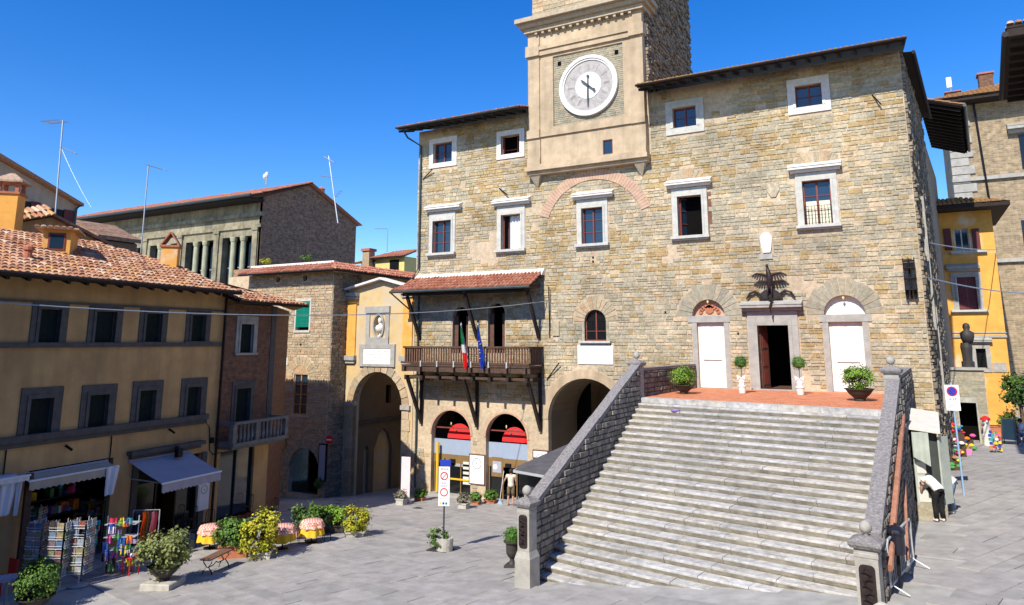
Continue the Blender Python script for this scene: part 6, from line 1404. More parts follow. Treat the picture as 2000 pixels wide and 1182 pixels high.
# rust coloured sloping beam and wooden board along the outer foot of the balustrade
bm1 = tag(MB().tube([onY(1764,812,24.6), onY(1757,880,22), onY(1751,950,20.4), onY(1741,1050,19.0), onY(1737,1110,18.0)], [.06,.065,.07,.075,.08], 8).build('wooden_pole', 'rust_wood'), 'long rusty brown wooden pole leaning along the outer face of the right balustrade', 'pole')
bm2 = tag(MB().bar(onY(1767,940,22.5), onY(1773,1090,19.2), .06, .12).build('plank', 'rust_wood'), 'narrow brown plank leaning behind the steel barrier', 'plank')
# steel crowd barrier
B0, B1 = G(1740, 1162), G(1785, 1105); bt_ = thing('crowd_barrier', B0, 'grey steel crowd barrier standing beside the right balustrade', 'barrier')
zb_ = min(B0.z, B1.z)+.12; P_ = lambda t, h: Vector((B0.x+(B1.x-B0.x)*t, B0.y+(B1.y-B0.y)*t, B0.z+(B1.z-B0.z)*t+h))
MB().tube([P_(0,.15), P_(0,1.0), P_(.04,1.08), P_(.96,1.08), P_(1,1.0), P_(1,.15), P_(0,.15)], .028, 8).build('frame', 'steel', bt_)
for k in range(1, 15): MB().tube([P_(k/15,.15), P_(k/15,1.08)], .009, 5).build('bar', 'steel', bt_)
nrm_ = Vector((B1.y-B0.y, -(B1.x-B0.x), 0)).normalized()
for t in (.04, .96): MB().tube([P_(t,.02)+nrm_*.35, P_(t,.14)+nrm_*.1, P_(t,.2), P_(t,.14)-nrm_*.1, P_(t,.02)-nrm_*.35], .016, 6).build('foot', 'steel', bt_)
bn = thing('litter_bin', (0,0,0), 'black lidded litter bin against the right balustrade behind the barrier', 'bin')
bp_ = Vector((-.22, 19.0, gz(-.2,19)-.0)); bc = onY(1753, 1082, 18.9); bp_ = Vector((bc.x, bc.y, 0)); zz = bc.z
bn.location = (bp_.x, bp_.y, zz)
MB().lathe((bp_.x,bp_.y,zz), [(.15,0),(.17,.08),(.17,.42)], 16).build('drum', 'plastic_black', bn); MB().lathe((bp_.x,bp_.y,zz+.422), [(.19,0),(.20,.05),(.18,.10),(.1,.16),(.03,.18),(.03,.22)], 16).build('lid', 'plastic_black', bn)
MB().box((bp_.x-.03, bp_.y+.15, zz-.9), (bp_.x+.03, bp_.y+.2, zz+.4)).build('post', 'iron', bn)

# ================================================================== plants
def foliage(c, rx, rz, n, leaf, mat, parent, clumps=46, low=-.75, seed=0, flat=1.0, name='foliage'):
    rnd = random.Random(seed+n); mb = MB(); c = Vector(c); cl = []; n = int(n*1.55) if clumps == 46 else n; leaf = leaf*.9
    for k in range(clumps):
        while True:
            p = Vector((rnd.uniform(-1,1), rnd.uniform(-1,1), rnd.uniform(low,1)))
            if .35 < p.length < 1.0: break
        p = p.normalized()*rnd.uniform(.55, 1.0)*(1+.18*rnd.uniform(-1,1)); cl.append((p, rnd.random(), rnd.uniform(.16,.34)))
    for i in range(n):
        p, tone, cr = cl[rnd.randrange(clumps)]
        o = Vector((rnd.gauss(0,1), rnd.gauss(0,1), rnd.gauss(0,1)))*cr*.6
        q = p+o; pos = c+Vector((q.x*rx, q.y*rx, q.z*rz*flat))
        nrm = (q+Vector((rnd.uniform(-.8,.8), rnd.uniform(-.8,.8), rnd.uniform(-.2,.9)))).normalized()
        t = nrm.cross(Vector((rnd.uniform(-1,1), rnd.uniform(-1,1), rnd.uniform(-1,1)))).normalized(); b = nrm.cross(t); L_ = leaf*rnd.uniform(.7,1.4); W = L_*.42
        mb.add([pos-t*L_*.5, pos+b*W+nrm*W*.25, pos+t*L_*.55, pos-b*W+nrm*W*.25], [(0,1,2),(0,2,3)], min(max(tone*.55+rnd.random()*.45, 0), 1))
    return mb.build(name, mat, parent, fix=False)
def stems(c, h, r, parent, n=5):
    mb = MB(); c = Vector(c)
    for k in range(n):
        a = 2*math.pi*k/n; mb.tube([c, c+Vector((math.cos(a)*r*.3, math.sin(a)*r*.3, h*.5)), c+Vector((math.cos(a)*r*.7, math.sin(a)*r*.7, h))], [.02,.014,.006], 5)
    return mb.build('stems', 'bark', parent)
def bowl_plant(p, r, h, fol, mat, label, n=1500, base=None, potmat='planter_dark', leaf=.07, gap=.0, cat='potted shrub', group=None, rz=None):
    t = thing('bowl_planter', p, label, cat, group); z = p.z
    if base: MB().sqlathe((p.x,p.y,z), [(base,-.1),(base,.16),(base-.03,.18)], .4).build('stone_base', 'planter_stone', t); z += .18
    pt = MB().lathe((p.x,p.y,z), [(r*.38,0),(r*.42,.03),(r*.36,.06),(r*.75,h*.55),(r*1.0,h*.93),(r*1.06,h*.94),(r*1.06,h),(r*.95,h),(r*.93,h-.05)], 20).build('bowl', potmat, t, smooth=False)
    MB().lathe((p.x,p.y,z+h-.07), [(r*.92,0),(r*.5,.03),(.01,.05)], 16).build('soil', 'soil', t)
    stems((p.x,p.y,z+h-.04), fol*1.0, fol*.8, t); foliage((p.x,p.y,z+h+fol*.72+gap), fol, rz or fol*.85, n, leaf, mat, t, seed=int(p.x*10))
    return t
def box_plant(p, w, l, h, fol, mat, label, pot='terracotta', rot=0, n=1200, leaf=.06, rz=None, group=None, cat='potted shrub', kx=1.0):
    t = thing('box_planter', p, label, cat, group); F = Fr(p.x, p.y, rot)
    MB().fb(F, -l/2, l/2, p.z-.05, p.z+h, -w/2, w/2).fb(F, -l/2-.03, l/2+.03, p.z+h-.06, p.z+h+.002, -w/2-.03, w/2+.03).build('box', pot, t)
    MB().fb(F, -l/2+.03, l/2-.03, p.z+h+.003, p.z+h+.02, -w/2+.03, w/2-.03).build('soil', 'soil', t)
    stems((p.x,p.y,p.z+h), fol, fol*.7, t); foliage((p.x,p.y,p.z+h+(rz or fol*.8)*.75), fol, rz or fol*.8, n, leaf, mat, t, seed=int(p.x*7))
    return t
def ball_tree(p, label, pot=.16, stem=.5, r=.27):
    t = thing('ball_topiary', p, label, 'topiary'); 
    MB().lathe(p, [(pot*.8,0),(pot*.95,.25),(pot*1.1,.26),(pot*1.1,.32),(pot*.95,.32)], 16).build('pot', 'white_paint', t); MB().lathe(p+Vector((0,0,.28)), [(pot*.93,0),(.02,.03)], 12).build('soil', 'soil', t)
    MB().tube([p+Vector((0,0,.25)), p+Vector((.01,0,.3+stem)), p+Vector((0,0,.55+stem))], .016, 6).build('stem', 'bark', t)
    mb = MB()
    for s in (-1, 1): mb.fprism(Fr(p.x, p.y-.05, 0), [(0,p.z+.62),(s*.17,p.z+.72),(s*.15,p.z+.54)], .0, .05); mb.fprism(Fr(p.x,p.y-.05,0), [(0,p.z+.6),(s*.1,p.z+.3),(s*.03,p.z+.3)], .0, .03)
    mb.lathe(p+Vector((0,0,.33)), [(.10,0),(.13,.12),(.07,.25)], 10); mb.build('white_ribbon', 'cloth_white', t)
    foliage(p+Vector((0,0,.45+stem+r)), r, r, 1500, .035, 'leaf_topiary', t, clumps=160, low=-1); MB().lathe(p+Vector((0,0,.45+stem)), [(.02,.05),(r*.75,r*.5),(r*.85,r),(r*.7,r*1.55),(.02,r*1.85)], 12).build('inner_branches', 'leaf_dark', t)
    return t
def onT(x, y): p = onZ(x, y, TZ+.01); return p
ball_tree(onT(1450,768), 'white potted ball topiary with ribbon left of the middle terrace door')
ball_tree(onT(1564,771), 'white potted ball topiary with ribbon right of the middle terrace door')
bowl_plant(onT(1336,769), .40, .34, .46, 'leaf_bright', 'green shrub in a dark bowl by the left white door on the terrace', n=1500, leaf=.06)
bowl_plant(onT(1680,783), .46, .42, .50, 'leaf_bright', 'large yellow green shrub in a dark bowl by the right white door on the terrace', n=1900, leaf=.06)
tag(MB().lathe(onZ(1319,803,TZ-2*RISE+.0), [(.16,0),(.17,.04),(.08,.07)], 10).build('cushion', 'color_9'), 'small purple cushion lying on the upper stairs', 'cushion')
# big urn with ball at the foot of the stairs
p = G(1000, 1107); ur = thing('urn_planter', p, 'black cast iron urn holding a round box ball at the foot of the left newel', 'planter')
MB().sqlathe((p.x,p.y,p.z), [(.19,-.05),(.19,.06),(.15,.08)], .2).build('foot_plate', 'planter_dark', ur)
MB().lathe((p.x,p.y,p.z+.08), [(.13,0),(.07,.08),(.06,.14),(.13,.22),(.17,.30),(.18,.55),(.25,.60),(.25,.63),(.21,.63)], 18).build('urn', 'planter_dark', ur, smooth=False)
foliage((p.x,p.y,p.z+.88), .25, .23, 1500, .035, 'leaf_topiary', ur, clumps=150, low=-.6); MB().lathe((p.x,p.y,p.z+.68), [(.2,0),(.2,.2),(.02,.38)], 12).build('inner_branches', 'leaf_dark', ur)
# plants in front of the shops
def P0(x, y): return G(x, y)
box_plant(P0(784,986), .34, .42, .30, .27, 'leaf_lavender', 'stone planter of dry lavender beside the pink banner', 'planter_stone', n=700, leaf=.07)
box_plant(P0(820,978), .30, .48, .18, .28, 'leaf_green', 'terracotta trough of leafy green plant left of the left shop arch', n=600, leaf=.11)
box_plant(P0(905,993), .36, .50, .26, .30, 'leaf_lavender', 'stone planter of dry lavender below the tall framed poster', 'planter_stone', n=800, leaf=.07)
box_plant(P0(929,985), .28, .45, .18, .27, 'leaf_green', 'small terracotta trough of green plant right of the lavender planter', n=550, leaf=.10)
box_plant(P0(958,983), .28, .55, .18, .31, 'leaf_green', 'terracotta trough of green plant left of the woman with the broom', n=700, leaf=.10)
# pink banner totem
p = P0(785, 984); bnr = thing('banner_stand', p+Vector((0,.25,0)), 'tall pale pink banner stand beside the gateway pier', 'banner'); F = Fr(p.x, p.y+.25, R(10))
MB().fb(F, -.24, .24, p.z+.1, p.z+2.15, -.02, .02).build('banner', 'pink_panel', bnr); MB().fb(F, -.3, .3, p.z-.02, p.z+.1, -.15, .15).build('foot', 'steel', bnr)
MB().fb(F, -.12, .1, p.z+.62, p.z+.64, .021, .025).fprism(F, [(-.12,p.z+.63),(-.07,p.z+.60),(-.07,p.z+.66)], .021, .025).build('arrow', 'ink', bnr)
# traffic sign post in a planter
p = P0(866, 1076); sp = thing('sign_post', p, 'tall white traffic restriction sign on a pole in a stone planter in the square', 'road sign'); F = Fr(p.x, p.y, R(22))
MB().tube([p, p+Vector((0,0,2.95))], .028, 8).build('pole', 'gutter', sp)
MB().fb(F, -.19, .19, p.z+1.42, p.z+2.68, .03, .05).build('sign_panel', 'white', sp); MB().fb(F, -.15, .22, p.z+2.70, p.z+2.9, .03, .05).build('top_sign', 'sign_blue', sp)
for zc, slash in ((p.z+2.38, True), (p.z+1.86, False)):
    a, b = circ(0, zc, .135, 0, 2*math.pi, 20), circ(0, zc, .10, 0, 2*math.pi, 20); mb = MB()
    for k in range(20): mb.fprism(F, [a[k], a[k+1], b[k+1], b[k]], .051, .055)
    if slash: mb.bar(F.P(-.09, zc-.10, .056), F.P(.09, zc+.10, .056), .03, .008)
    mb.build('red_ring', 'sign_red', sp)
def text(fr, parent, txt, u, z, d, size, mat, name='lettering'):
    c = bpy.data.curves.new(name, 'FONT'); c.body = txt; c.size = size; c.align_x = 'CENTER'; c.align_y = 'CENTER'; c.extrude = .002
    c.materials.append(M[mat]); o = bpy.data.objects.new(name, c); COL.objects.link(o); o.parent = parent
    bpy.context.view_layer.update(); me = bpy.data.meshes.new_from_object(o.evaluated_get(bpy.context.evaluated_depsgraph_get())); bpy.data.objects.remove(o)
    o = bpy.data.objects.new(name, me); COL.objects.link(o); o.parent = parent; o.location = fr.P(u, z, d)-wl(parent); o.rotation_euler = (math.pi/2, 0, fr.a); return o
text(F, sp, 'ZONA', 0, p.z+2.60, .053, .09, 'ink'); text(F, sp, '0-24', 0, p.z+2.15, .053, .08, 'ink'); text(F, sp, 'ZONA', 0, p.z+2.06, .053, .07, 'ink')
lettering(F, sp, -.15, .15, p.z+1.62, p.z+1.70, 1, .051, h=.6)
for k, m_ in enumerate(('flag_gold','sign_blue','shutter_green')): MB().fb(F, -.15+k*.1, -.08+k*.1, p.z+1.47, p.z+1.54, .051, .055).build('pictogram', m_, sp)
pt = thing('barrel_planter', p+Vector((0,0,0)), 'round stone tub of trailing greenery at the foot of the traffic sign', 'planter')
MB().lathe(p+Vector((.05,0,0)), [(.26,-.05),(.28,.2),(.29,.42),(.25,.42),(.24,.38)], 16).build('tub', 'planter_stone', pt); MB().lathe(p+Vector((.05,0,.36)), [(.24,0),(.03,.02)], 12).build('soil', 'soil', pt)
foliage(p+Vector((-.12,-.05,.40)), .34, .26, 900, .07, 'leaf_green', pt, low=-1, clumps=24); MB().box((p.x-.5,p.y-.28,p.z-.02), (p.x+.25,p.y+.3,p.z+.035)).build('base_plate', 'planter_dark', pt)

# cafe planters
box_plant(P0(456,1088), .42, .85, .40, .55, 'leaf_green', 'leafy green bush in a terracotta box beside the bench', rot=R(38), n=1700, leaf=.09, rz=.45)
t = box_plant(P0(509,1090), .50, .62, .22, .62, 'leaf_yellow', 'tall yellow variegated bush on a pale stone block between cafe tables', 'planter_stone', rot=R(38), n=2300, leaf=.085, rz=.68)
box_plant(P0(603,1046), .42, .80, .36, .56, 'leaf_green', 'wide green bush in a terracotta box behind the right hand cafe table', rot=R(38), n=1600, leaf=.09, rz=.40)
box_plant(P0(650,1040), .42, .85, .30, .50, 'leaf_bright', 'low bright green bush in a dark box between two other bushes', 'planter_dark', rot=R(38), n=1500, leaf=.07, rz=.38)
box_plant(P0(692,1047), .52, .66, .20, .50, 'leaf_yellow', 'round green and yellow bush on the rightmost pale stone block', 'planter_stone', rot=R(38), n=1700, leaf=.075, rz=.48)
bowl_plant(P0(318,1146), .44, .38, .62, 'leaf_olive', 'big olive green bush in a dark bowl on a pale stone slab in front', n=2600, base=.42, leaf=.085, rz=.50)
bowl_plant(G(66,1192), .42, .34, .52, 'leaf_green', 'feathery green bush in a dark pot at the bottom left corner', n=2400, leaf=.06, rz=.42)
# plants on the ledges
for (x, y, fr_, d_, m_, lb) in ((520,510,ST,-.2,'leaf_yellow','yellow flowering weed growing on the stone house roof edge'), (600,503,ST,-.3,'leaf_green','green weed growing on top of the stone house roof')):
    u_, z_ = fr_.px(x, y, d_); t = thing('wall_plant', fr_.P(u_, z_-.2, d_), lb, 'weed'); foliage(fr_.P(u_, z_, d_), .32, .26, 260, .09, m_, t); MB().tube([fr_.P(u_, z_-.5, d_), fr_.P(u_, z_, d_)], .02, 5).build('stem', 'bark', t)
p = onY(627, 942, 32.0); t = thing('hanging_plant', Vector((p.x, 31.8, p.z)), 'green plant hanging on the shaded wall beside the dark arched doorway', 'hanging plant'); foliage((p.x,31.8,p.z), .25, .28, 300, .08, 'leaf_green', t); MB().lathe((p.x,31.85,p.z-.3), [(.08,0),(.14,.2)], 10).build('pot', 'planter_dark', t)

# ================================================================== cafe furniture, bench
def make_chair():
    t = thing('cafe_chair', (0,0,0), '', 'chair', 'metal chairs around the cafe tables'); r = .012
    MB().lathe((0,0,.44), [(.19,0),(.20,.012),(.17,.03),(.01,.03)], 14).build('seat', 'wood_dark', t)
    for sx in (-1,1):
        MB().tube([(sx*.17,-.16,0),(sx*.16,-.15,.44)], r, 5).build('leg', 'iron', t); MB().tube([(sx*.18,.20,0),(sx*.165,.16,.44)], r, 5).build('leg', 'iron', t)
    MB().tube([(-.165,.16,.44),(-.17,.21,.75),(-.12,.23,.88),(.12,.23,.88),(.17,.21,.75),(.165,.16,.44)], r, 5).build('back_frame', 'iron', t)
    for x in (-.07,0,.07): MB().tube([(x,.17,.45),(x,.23,.87)], .008, 4).build('back_bar', 'iron', t)
    return t
ch0 = make_chair(); chn = 0
def put_chair(x, y, rot, label):
    global chn
    p = P0(x, y); o = ch0 if chn == 0 else copy_tree(ch0); chn += 1; o.location = p; o.rotation_euler = (0,0,rot); o['label'] = label
put_chair(382,1066,R(100),'metal cafe chair left of the leftmost checked table')
put_chair(432,1062,R(-60),'metal cafe chair between the leftmost table and the terracotta box')
put_chair(402,1048,R(20),'metal cafe chair behind the leftmost checked table')
put_chair(536,1056,R(80),'metal cafe chair just right of the yellow bush')
put_chair(566,1056,R(-90),'metal cafe chair in the gap between the middle and right tables')
put_chair(583,1060,R(95),'metal cafe chair at the left side of the rightmost checked table')
put_chair(631,1056,R(-85),'metal cafe chair at the right side of the rightmost checked table')
put_chair(530,1020,R(10),'metal cafe chair in the shade behind the middle table')
put_chair(368,1040,R(10),'metal cafe chair in the shade near the cafe door')
put_chair(480,1012,R(0),'metal cafe chair in the shade against the shop window')
def checked(name='checked_top'):
    m = bpy.data.materials.new(name); m.use_nodes = True; nt = m.node_tree; b = nt.nodes['Principled BSDF']; b.inputs['Roughness'].default_value = .9
    g = nt.nodes.new('ShaderNodeTexCoord'); c = nt.nodes.new('ShaderNodeTexChecker'); c.inputs['Scale'].default_value = 16; c.inputs['Color1'].default_value = (.72,.16,.12,1); c.inputs['Color2'].default_value = (.80,.62,.50,1)
    nt.links.new(g.outputs['Object'], c.inputs['Vector']); nt.links.new(c.outputs[0], b.inputs['Base Color']); return m
M['checked'] = checked()
def cafe_table(x, y, label, extra=None):
    p = P0(x, y); t = thing('cafe_table', p, label, 'table', 'cafe tables with checked cloths')
    MB().tube([p, p+Vector((0,0,.72))], .025, 8).lathe(p, [(.2,0),(.2,.02),(.04,.05)], 12).build('pedestal', 'iron', t); MB().lathe(p+Vector((0,0,.70)), [(.32,0),(.32,.03)], 18).build('table_top', 'wood_dark', t)
    def skirt(h, r0, mat, name, ph):
        mb = MB(); n = 48; vs = [p+Vector((0,0,.742))]; rows = 5
        for j in range(rows):
            for k in range(n):
                a = 2*math.pi*k/n; f = j/(rows-1); sq = 1+.10*abs(math.sin(2*a+ph)); r = (r0+.035*f*math.sin(a*9+ph)+.05*f) if j else r0
                vs.append(p+Vector((math.cos(a)*r*(sq if j else 1), math.sin(a)*r*(sq if j else 1), .742-.02*(j > 0)-f*h*(1+.35*(sq-1)*6*.4))))
        fs = [(0,1+k,1+(k+1) % n) for k in range(n)]+[(1+j*n+k, 1+j*n+(k+1) % n, 1+(j+1)*n+(k+1) % n, 1+(j+1)*n+k) for j in range(rows-1) for k in range(n)]
        mb.add(vs, fs); return mb.build(name, mat, None, smooth=True)
    c1_ = skirt(.44, .33, 'yellow_cloth', 'yellow_tablecloth', 0); tag(c1_, 'yellow under cloth draped on '+label.split(' with')[0], 'tablecloth', 'cloths on the cafe tables')
    c2_ = skirt(.20, .34, 'checked', 'checked_tablecloth', .8); c2_.location.z += .006; tag(c2_, 'red and white checked cloth on '+label.split(' with')[0], 'tablecloth', 'cloths on the cafe tables')
cafe_table(409,1072,'leftmost cafe table with red checked and yellow cloths left of the terracotta box')
cafe_table(551,1072,'middle cafe table with red checked cloth right of the yellow bush')
cafe_table(608,1060,'rightmost cafe table with red checked and yellow cloths')
# bench
pa_, pb_ = P0(400,1124), P0(441,1106); bc_ = (pa_+pb_)/2; bd = (pb_-pa_); ba = math.atan2(bd.y, bd.x); BL = 1.15
bench = thing('bench', bc_, 'low backless bench with dark wooden seat and scrolled iron legs', 'bench'); F = Fr(bc_.x, bc_.y, ba); sl_ = bd.z/bd.length
for k in range(3): MB().fb(F, -BL/2, BL/2, bc_.z+.43, bc_.z+.465, -.17+k*.115, -.065+k*.115).build('seat_slat', 'rust_wood' if 0 else 'wood_baluster', bench)
for s in (-1, 1):
    mb = MB(); u = s*(BL/2-.15)
    for e in (-1, 1): mb.tube([F.P(u, bc_.z-.02, e*.17), F.P(u, bc_.z+.10, e*.13), F.P(u, bc_.z+.22, e*.03), F.P(u, bc_.z+.34, e*.13), F.P(u, bc_.z+.43, e*.14)], .017, 6)
    mb.build('leg', 'iron', bench)
MB().tube([F.P(-BL/2+.15, bc_.z+.2, 0), F.P(-.12, bc_.z+.2, 0), F.P(0, bc_.z+.26, 0), F.P(.12, bc_.z+.2, 0), F.P(BL/2-.15, bc_.z+.2, 0)], .014, 6).build('stretcher', 'iron', bench)

# ================================================================== awnings
def awning(fr, top, front, dproj, label, mat, val=.22, name='awning', arms=True, base=.05):
    (x0,y0),(x1,y1) = top; (x2,y2),(x3,y3) = front
    a, b = fr.px(x0,y0,base), fr.px(x1,y1,base); c, d = fr.px(x2,y2,dproj), fr.px(x3,y3,dproj); zt = (a[1]+b[1])/2; zf = (c[1]+d[1])/2; u0, u1 = (a[0]+c[0])/2, (b[0]+d[0])/2
    t = thing(name, fr.P((u0+u1)/2, zt, 0), label, 'awning')
    MB().cloth(lambda s, v: fr.P(u0+(u1-u0)*s, zt+(zf-zt)*v-.03*math.sin(v*math.pi), base+(dproj-base)*v), 8, 6).build('canvas', mat, t)
    MB().cloth(lambda s, v: fr.P(u0+(u1-u0)*s, zf-.03-(val+(.03 if int(s*32) % 2 else 0))*v, dproj+.012*math.sin(s*40)), 64, 2).build('valance', mat, t)
    MB().tube([fr.P(u0-.03, zf, dproj), fr.P(u1+.03, zf, dproj)], .03, 6).build('front_bar', 'white', t)
    MB().tube([fr.P(u0, zt, base), fr.P(u1, zt, base)], .05, 6).build('roller', 'awning_grey', t)
    if arms:
        for u in (u0+.15, u1-.15): MB().tube([fr.P(u, zt-.6, .03), fr.P(u, zf-.02, dproj-.05)], .02, 5).build('arm', 'steel', t)
    return t
awning(H, ((262,898),(378,881)), ((307,948),(422,922)), 1.7, 'large plain grey awning stretched out over the cafe entrance', 'awning_grey', val=.26)
awning(H, ((46,926),(214,901)), ((50,942),(226,911)), .55, 'long beige awning rolled in above the souvenir shop opening', 'awning_beige', val=.22, arms=False)
awning(H, ((-90,945),(40,926)), ((-85,952),(47,930)), .7, 'white awning at the far left edge of the frame', 'canvas_white', val=.1, arms=False)
for (x, y0, y1, lb) in ((222,912,965,'pale blue cloth hanging at the right end of the beige awning'), (20,935,1005,'white cloth hanging below the white awning at the far left'), (40,935,1005,'narrow white cloth hanging beside the shop corner')):
    u_, z0_ = H.px(x, y0, .6); z1_ = H.px(x, y1, .6)[1]; wd_ = .5 if x != 40 else .2
    tag(MB().cloth(lambda s, v: H.P(u_-wd_/2+wd_*s*(1-.3*v), z0_+(z1_-z0_)*v, .6+.04*math.sin(s*12)), 14, 6).build('hanging_cloth', 'canvas_white', None, smooth=True), lb, 'cloth')
tag(MB().fb(H, H.px(35,1000,.1)[0], H.px(47,1000,.1)[0], 1, H.px(40,925,.1)[1], .26, .36).build('door_post', 'wood'), 'brown timber post between the two shop openings at the far left', 'post')
t = thing('shop_interior_shelf', H.P((o1[0]+o1[1])/2, 1.1, -1.0), 'dim shelves of souvenirs inside the shop under the beige awning', 'shelf')
for k in range(5): MB().fb(H, o1[0]+.1, o1[1]-.1, 1.3+k*.55, 1.34+k*.55, -1.6, -1.1).build('shelf_board', 'wood_dark', t)
for k in range(60):
    u_ = random.uniform(o1[0]+.2, o1[1]-.3); z_ = 1.345+random.randrange(5)*.55; MB().fb(H, u_, u_+random.uniform(.08,.22), z_, z_+random.uniform(.1,.35), -1.5, -1.2).build('souvenir', random.choice(COLS), t)
u_, z_ = H.px(345, 884, .35); t = thing('wall_lantern', H.P(u_, z_, .1), 'black wall lamp above the grey awning', 'lamp'); MB().bar(H.P(u_,z_+.2,0), H.P(u_,z_+.2,.45), .05).build('arm', 'iron', t); MB().fb(H, u_-.1, u_+.1, z_-.15, z_+.15, .35, .55).build('lamp_housing', 'iron', t)
q = (H.px(387,960,.1)[0], H.px(409,960,.1)[0], H.px(398,996,.1)[1], H.px(398,942,.1)[1]); poster(H, q, 'white cafe menu banner on the wall right of the grey awning', d=.1, frame='white', lines=0, name='menu_banner', cat='banner')
p = P0(262, 1058); t = thing('closed_parasol', p, 'closed dark green parasol beside the cafe entrance', 'parasol'); MB().lathe(p, [(.02,0),(.02,1.2),(.09,1.25),(.11,1.5),(.05,2.3),(.01,2.45)], 10).build('canopy', 'shutter_green', t)

# ================================================================== souvenir racks
def card_rack(x, y, rot, label, w=.42, h=1.45, cols=2, rows=6):
    p = P0(x, y); t = thing('postcard_rack', p, label, 'rack', 'wire postcard racks outside the souvenir shop'); z0 = p.z+.35
    MB().tube([p, p+Vector((0,0,.4))], .03, 6).lathe(p, [(.28,0),(.28,.03),(.05,.06)], 12).build('stand', 'steel', t)
    for f in range(4):
        F = Fr(0, 0, rot+f*math.pi/2); F = Fr(p.x+F.n.x*w/2, p.y+F.n.y*w/2, rot+f*math.pi/2); cw_ = w/cols; rh = h/rows; mb = MB()
        for c in range(cols+1): mb.bar(F.P(-w/2+cw_*c, z0, 0), F.P(-w/2+cw_*c, z0+h, 0), .012)
        for r in range(rows): mb.bar(F.P(-w/2, z0+rh*r+.02, .05), F.P(w/2, z0+rh*r+.02, .05), .010); mb.bar(F.P(-w/2, z0+rh*r+.09, .055), F.P(w/2, z0+rh*r+.09, .055), .008)
        mb.build('wire_frame', 'white', t)
        if f in (0, 1, 3):
            for c in range(cols):
                for r in range(rows):
                    if random.random() < .93: MB().fb(F, -w/2+cw_*c+.015, -w/2+cw_*(c+1)-.015, z0+rh*r+.025, z0+rh*(r+1)-.03, .015+.0*r, .03).build('postcard', 'postcard', t)
for (x, y, lb) in ((66,1150,'postcard rack with white wire frame, the front left one'), (110,1150,'postcard rack with white wire frame, second of the front row'), (152,1144,'postcard rack with white wire frame, the one beside the person in turquoise'), (58,1108,'postcard rack standing behind the front left rack')):
    card_rack(x, y, R(25), lb)
def goods_rack(p, rot, label, w=.8, h=1.55, n=26, name='souvenir_rack'):
    t = thing(name, p, label, 'rack'); F = Fr(p.x, p.y, rot)
    for s in (-1,1): MB().tube([F.P(s*w/2, p.z, 0), F.P(s*w/2, p.z+h, 0)], .018, 6).build('upright', 'steel', t)
    for k in range(4): MB().fb(F, -w/2, w/2, p.z+.3+k*.36, p.z+.32+k*.36, -.2, .2).build('shelf', 'steel', t)
    for k in range(n):
        u = random.uniform(-w/2, w/2-.15); z = p.z+.1+random.random()*(h-.2); ww = random.uniform(.10,.24); hh2 = random.uniform(.12,.32)
        MB().cloth(lambda s, v: F.P(u+ww*s, z-hh2*v+.2, .21+.03*math.sin(s*8+k)+random.uniform(0,.02)), 5, 3).build('souvenir_item', random.choice(COLS), t)
    return t
goods_rack(P0(232,1118), R(35), 'crowded souvenir rack of colourful scarves and aprons in the sun', w=.9, h=1.6, n=34)
goods_rack(P0(208,1062), R(40), 'taller souvenir rack behind the colourful scarves in the shade', w=1.3, h=1.6, n=34)
goods_rack(P0(168,1062), R(40), 'souvenir rack with blue and pink goods inside the shop shade', w=.9, h=1.5, n=22)
p = P0(278, 1098); ct = thing('clothes_rail', p, 'clothes rail with hanging orange, blue and black garments', 'clothes rail'); F = Fr(p.x, p.y, R(35))
MB().tube([F.P(-.4,p.z,0),F.P(-.4,p.z+1.55,0),F.P(.4,p.z+1.55,0),F.P(.4,p.z,0)], .018, 6).build('frame', 'steel', ct)
for k, m_ in enumerate(('color_6','color_1','color_6','color_0','color_0','color_6','color_5','color_3')):
    u = -.34+k*.09; MB().cloth(lambda s, v: F.P(u+.02*math.sin(v*9), p.z+1.5-1.1*v, -.2+.4*s*(.55+.45*v)+.1*(1-v)), 6, 6).build('garment', m_, ct)
p = P0(254, 1122); st = thing('red_stool', p, 'small orange red frame stool in front of the souvenir rack', 'stool'); 
for sx in (-.17,.17):
    for sy in (-.15,.15): MB().bar((p.x+sx,p.y+sy,p.z), (p.x+sx,p.y+sy,p.z+.48), .025).build('leg', 'sign_red', st)
MB().box((p.x-.19,p.y-.17,p.z+.48), (p.x+.19,p.y+.17,p.z+.505)).build('seat', 'sign_red', st)
for k in range(7): MB().lathe((p.x-.15+.05*k, p.y-.08+.04*(k % 3), p.z+.506), [(.04,0),(.05,.05),(.02,.09)], 8).build('trinket', random.choice(COLS), st)
p = P0(248, 1062); t = thing('cube_lampshade', p, 'pale square lampshade on a stand above the souvenir rack', 'lamp'); MB().tube([p, p+Vector((0,0,1.75))], .015, 6).build('stand', 'iron', t); MB().sqlathe(p+Vector((0,0,1.75)), [(.13,0),(.10,.22)], .4).build('shade', 'cloth_cream', t)
p = G(8, 1190); t = thing('red_bistro_table', p, 'round grey table with a red seat beside it at the bottom left corner', 'table'); MB().lathe(p, [(.2,0),(.03,.05),(.03,.7),(.34,.72),(.34,.75)], 18).build('table_top', 'awning_grey', t)
p2 = G(6, 1160); t = thing('red_chair', p2, 'red plastic chair partly cut by the left edge', 'chair'); MB().box((p2.x-.2,p2.y-.2,p2.z+.42), (p2.x+.2,p2.y+.2,p2.z+.46)).build('seat', 'sign_red', t); MB().box((p2.x-.2,p2.y+.16,p2.z+.46), (p2.x+.2,p2.y+.2,p2.z+.85)).build('backrest', 'sign_red', t)
for sx in (-.17,.17):
    for sy in (-.17,.17): MB().bar((p2.x+sx,p2.y+sy,p2.z), (p2.x+sx,p2.y+sy,p2.z+.42), .03).build('leg', 'sign_red', t)
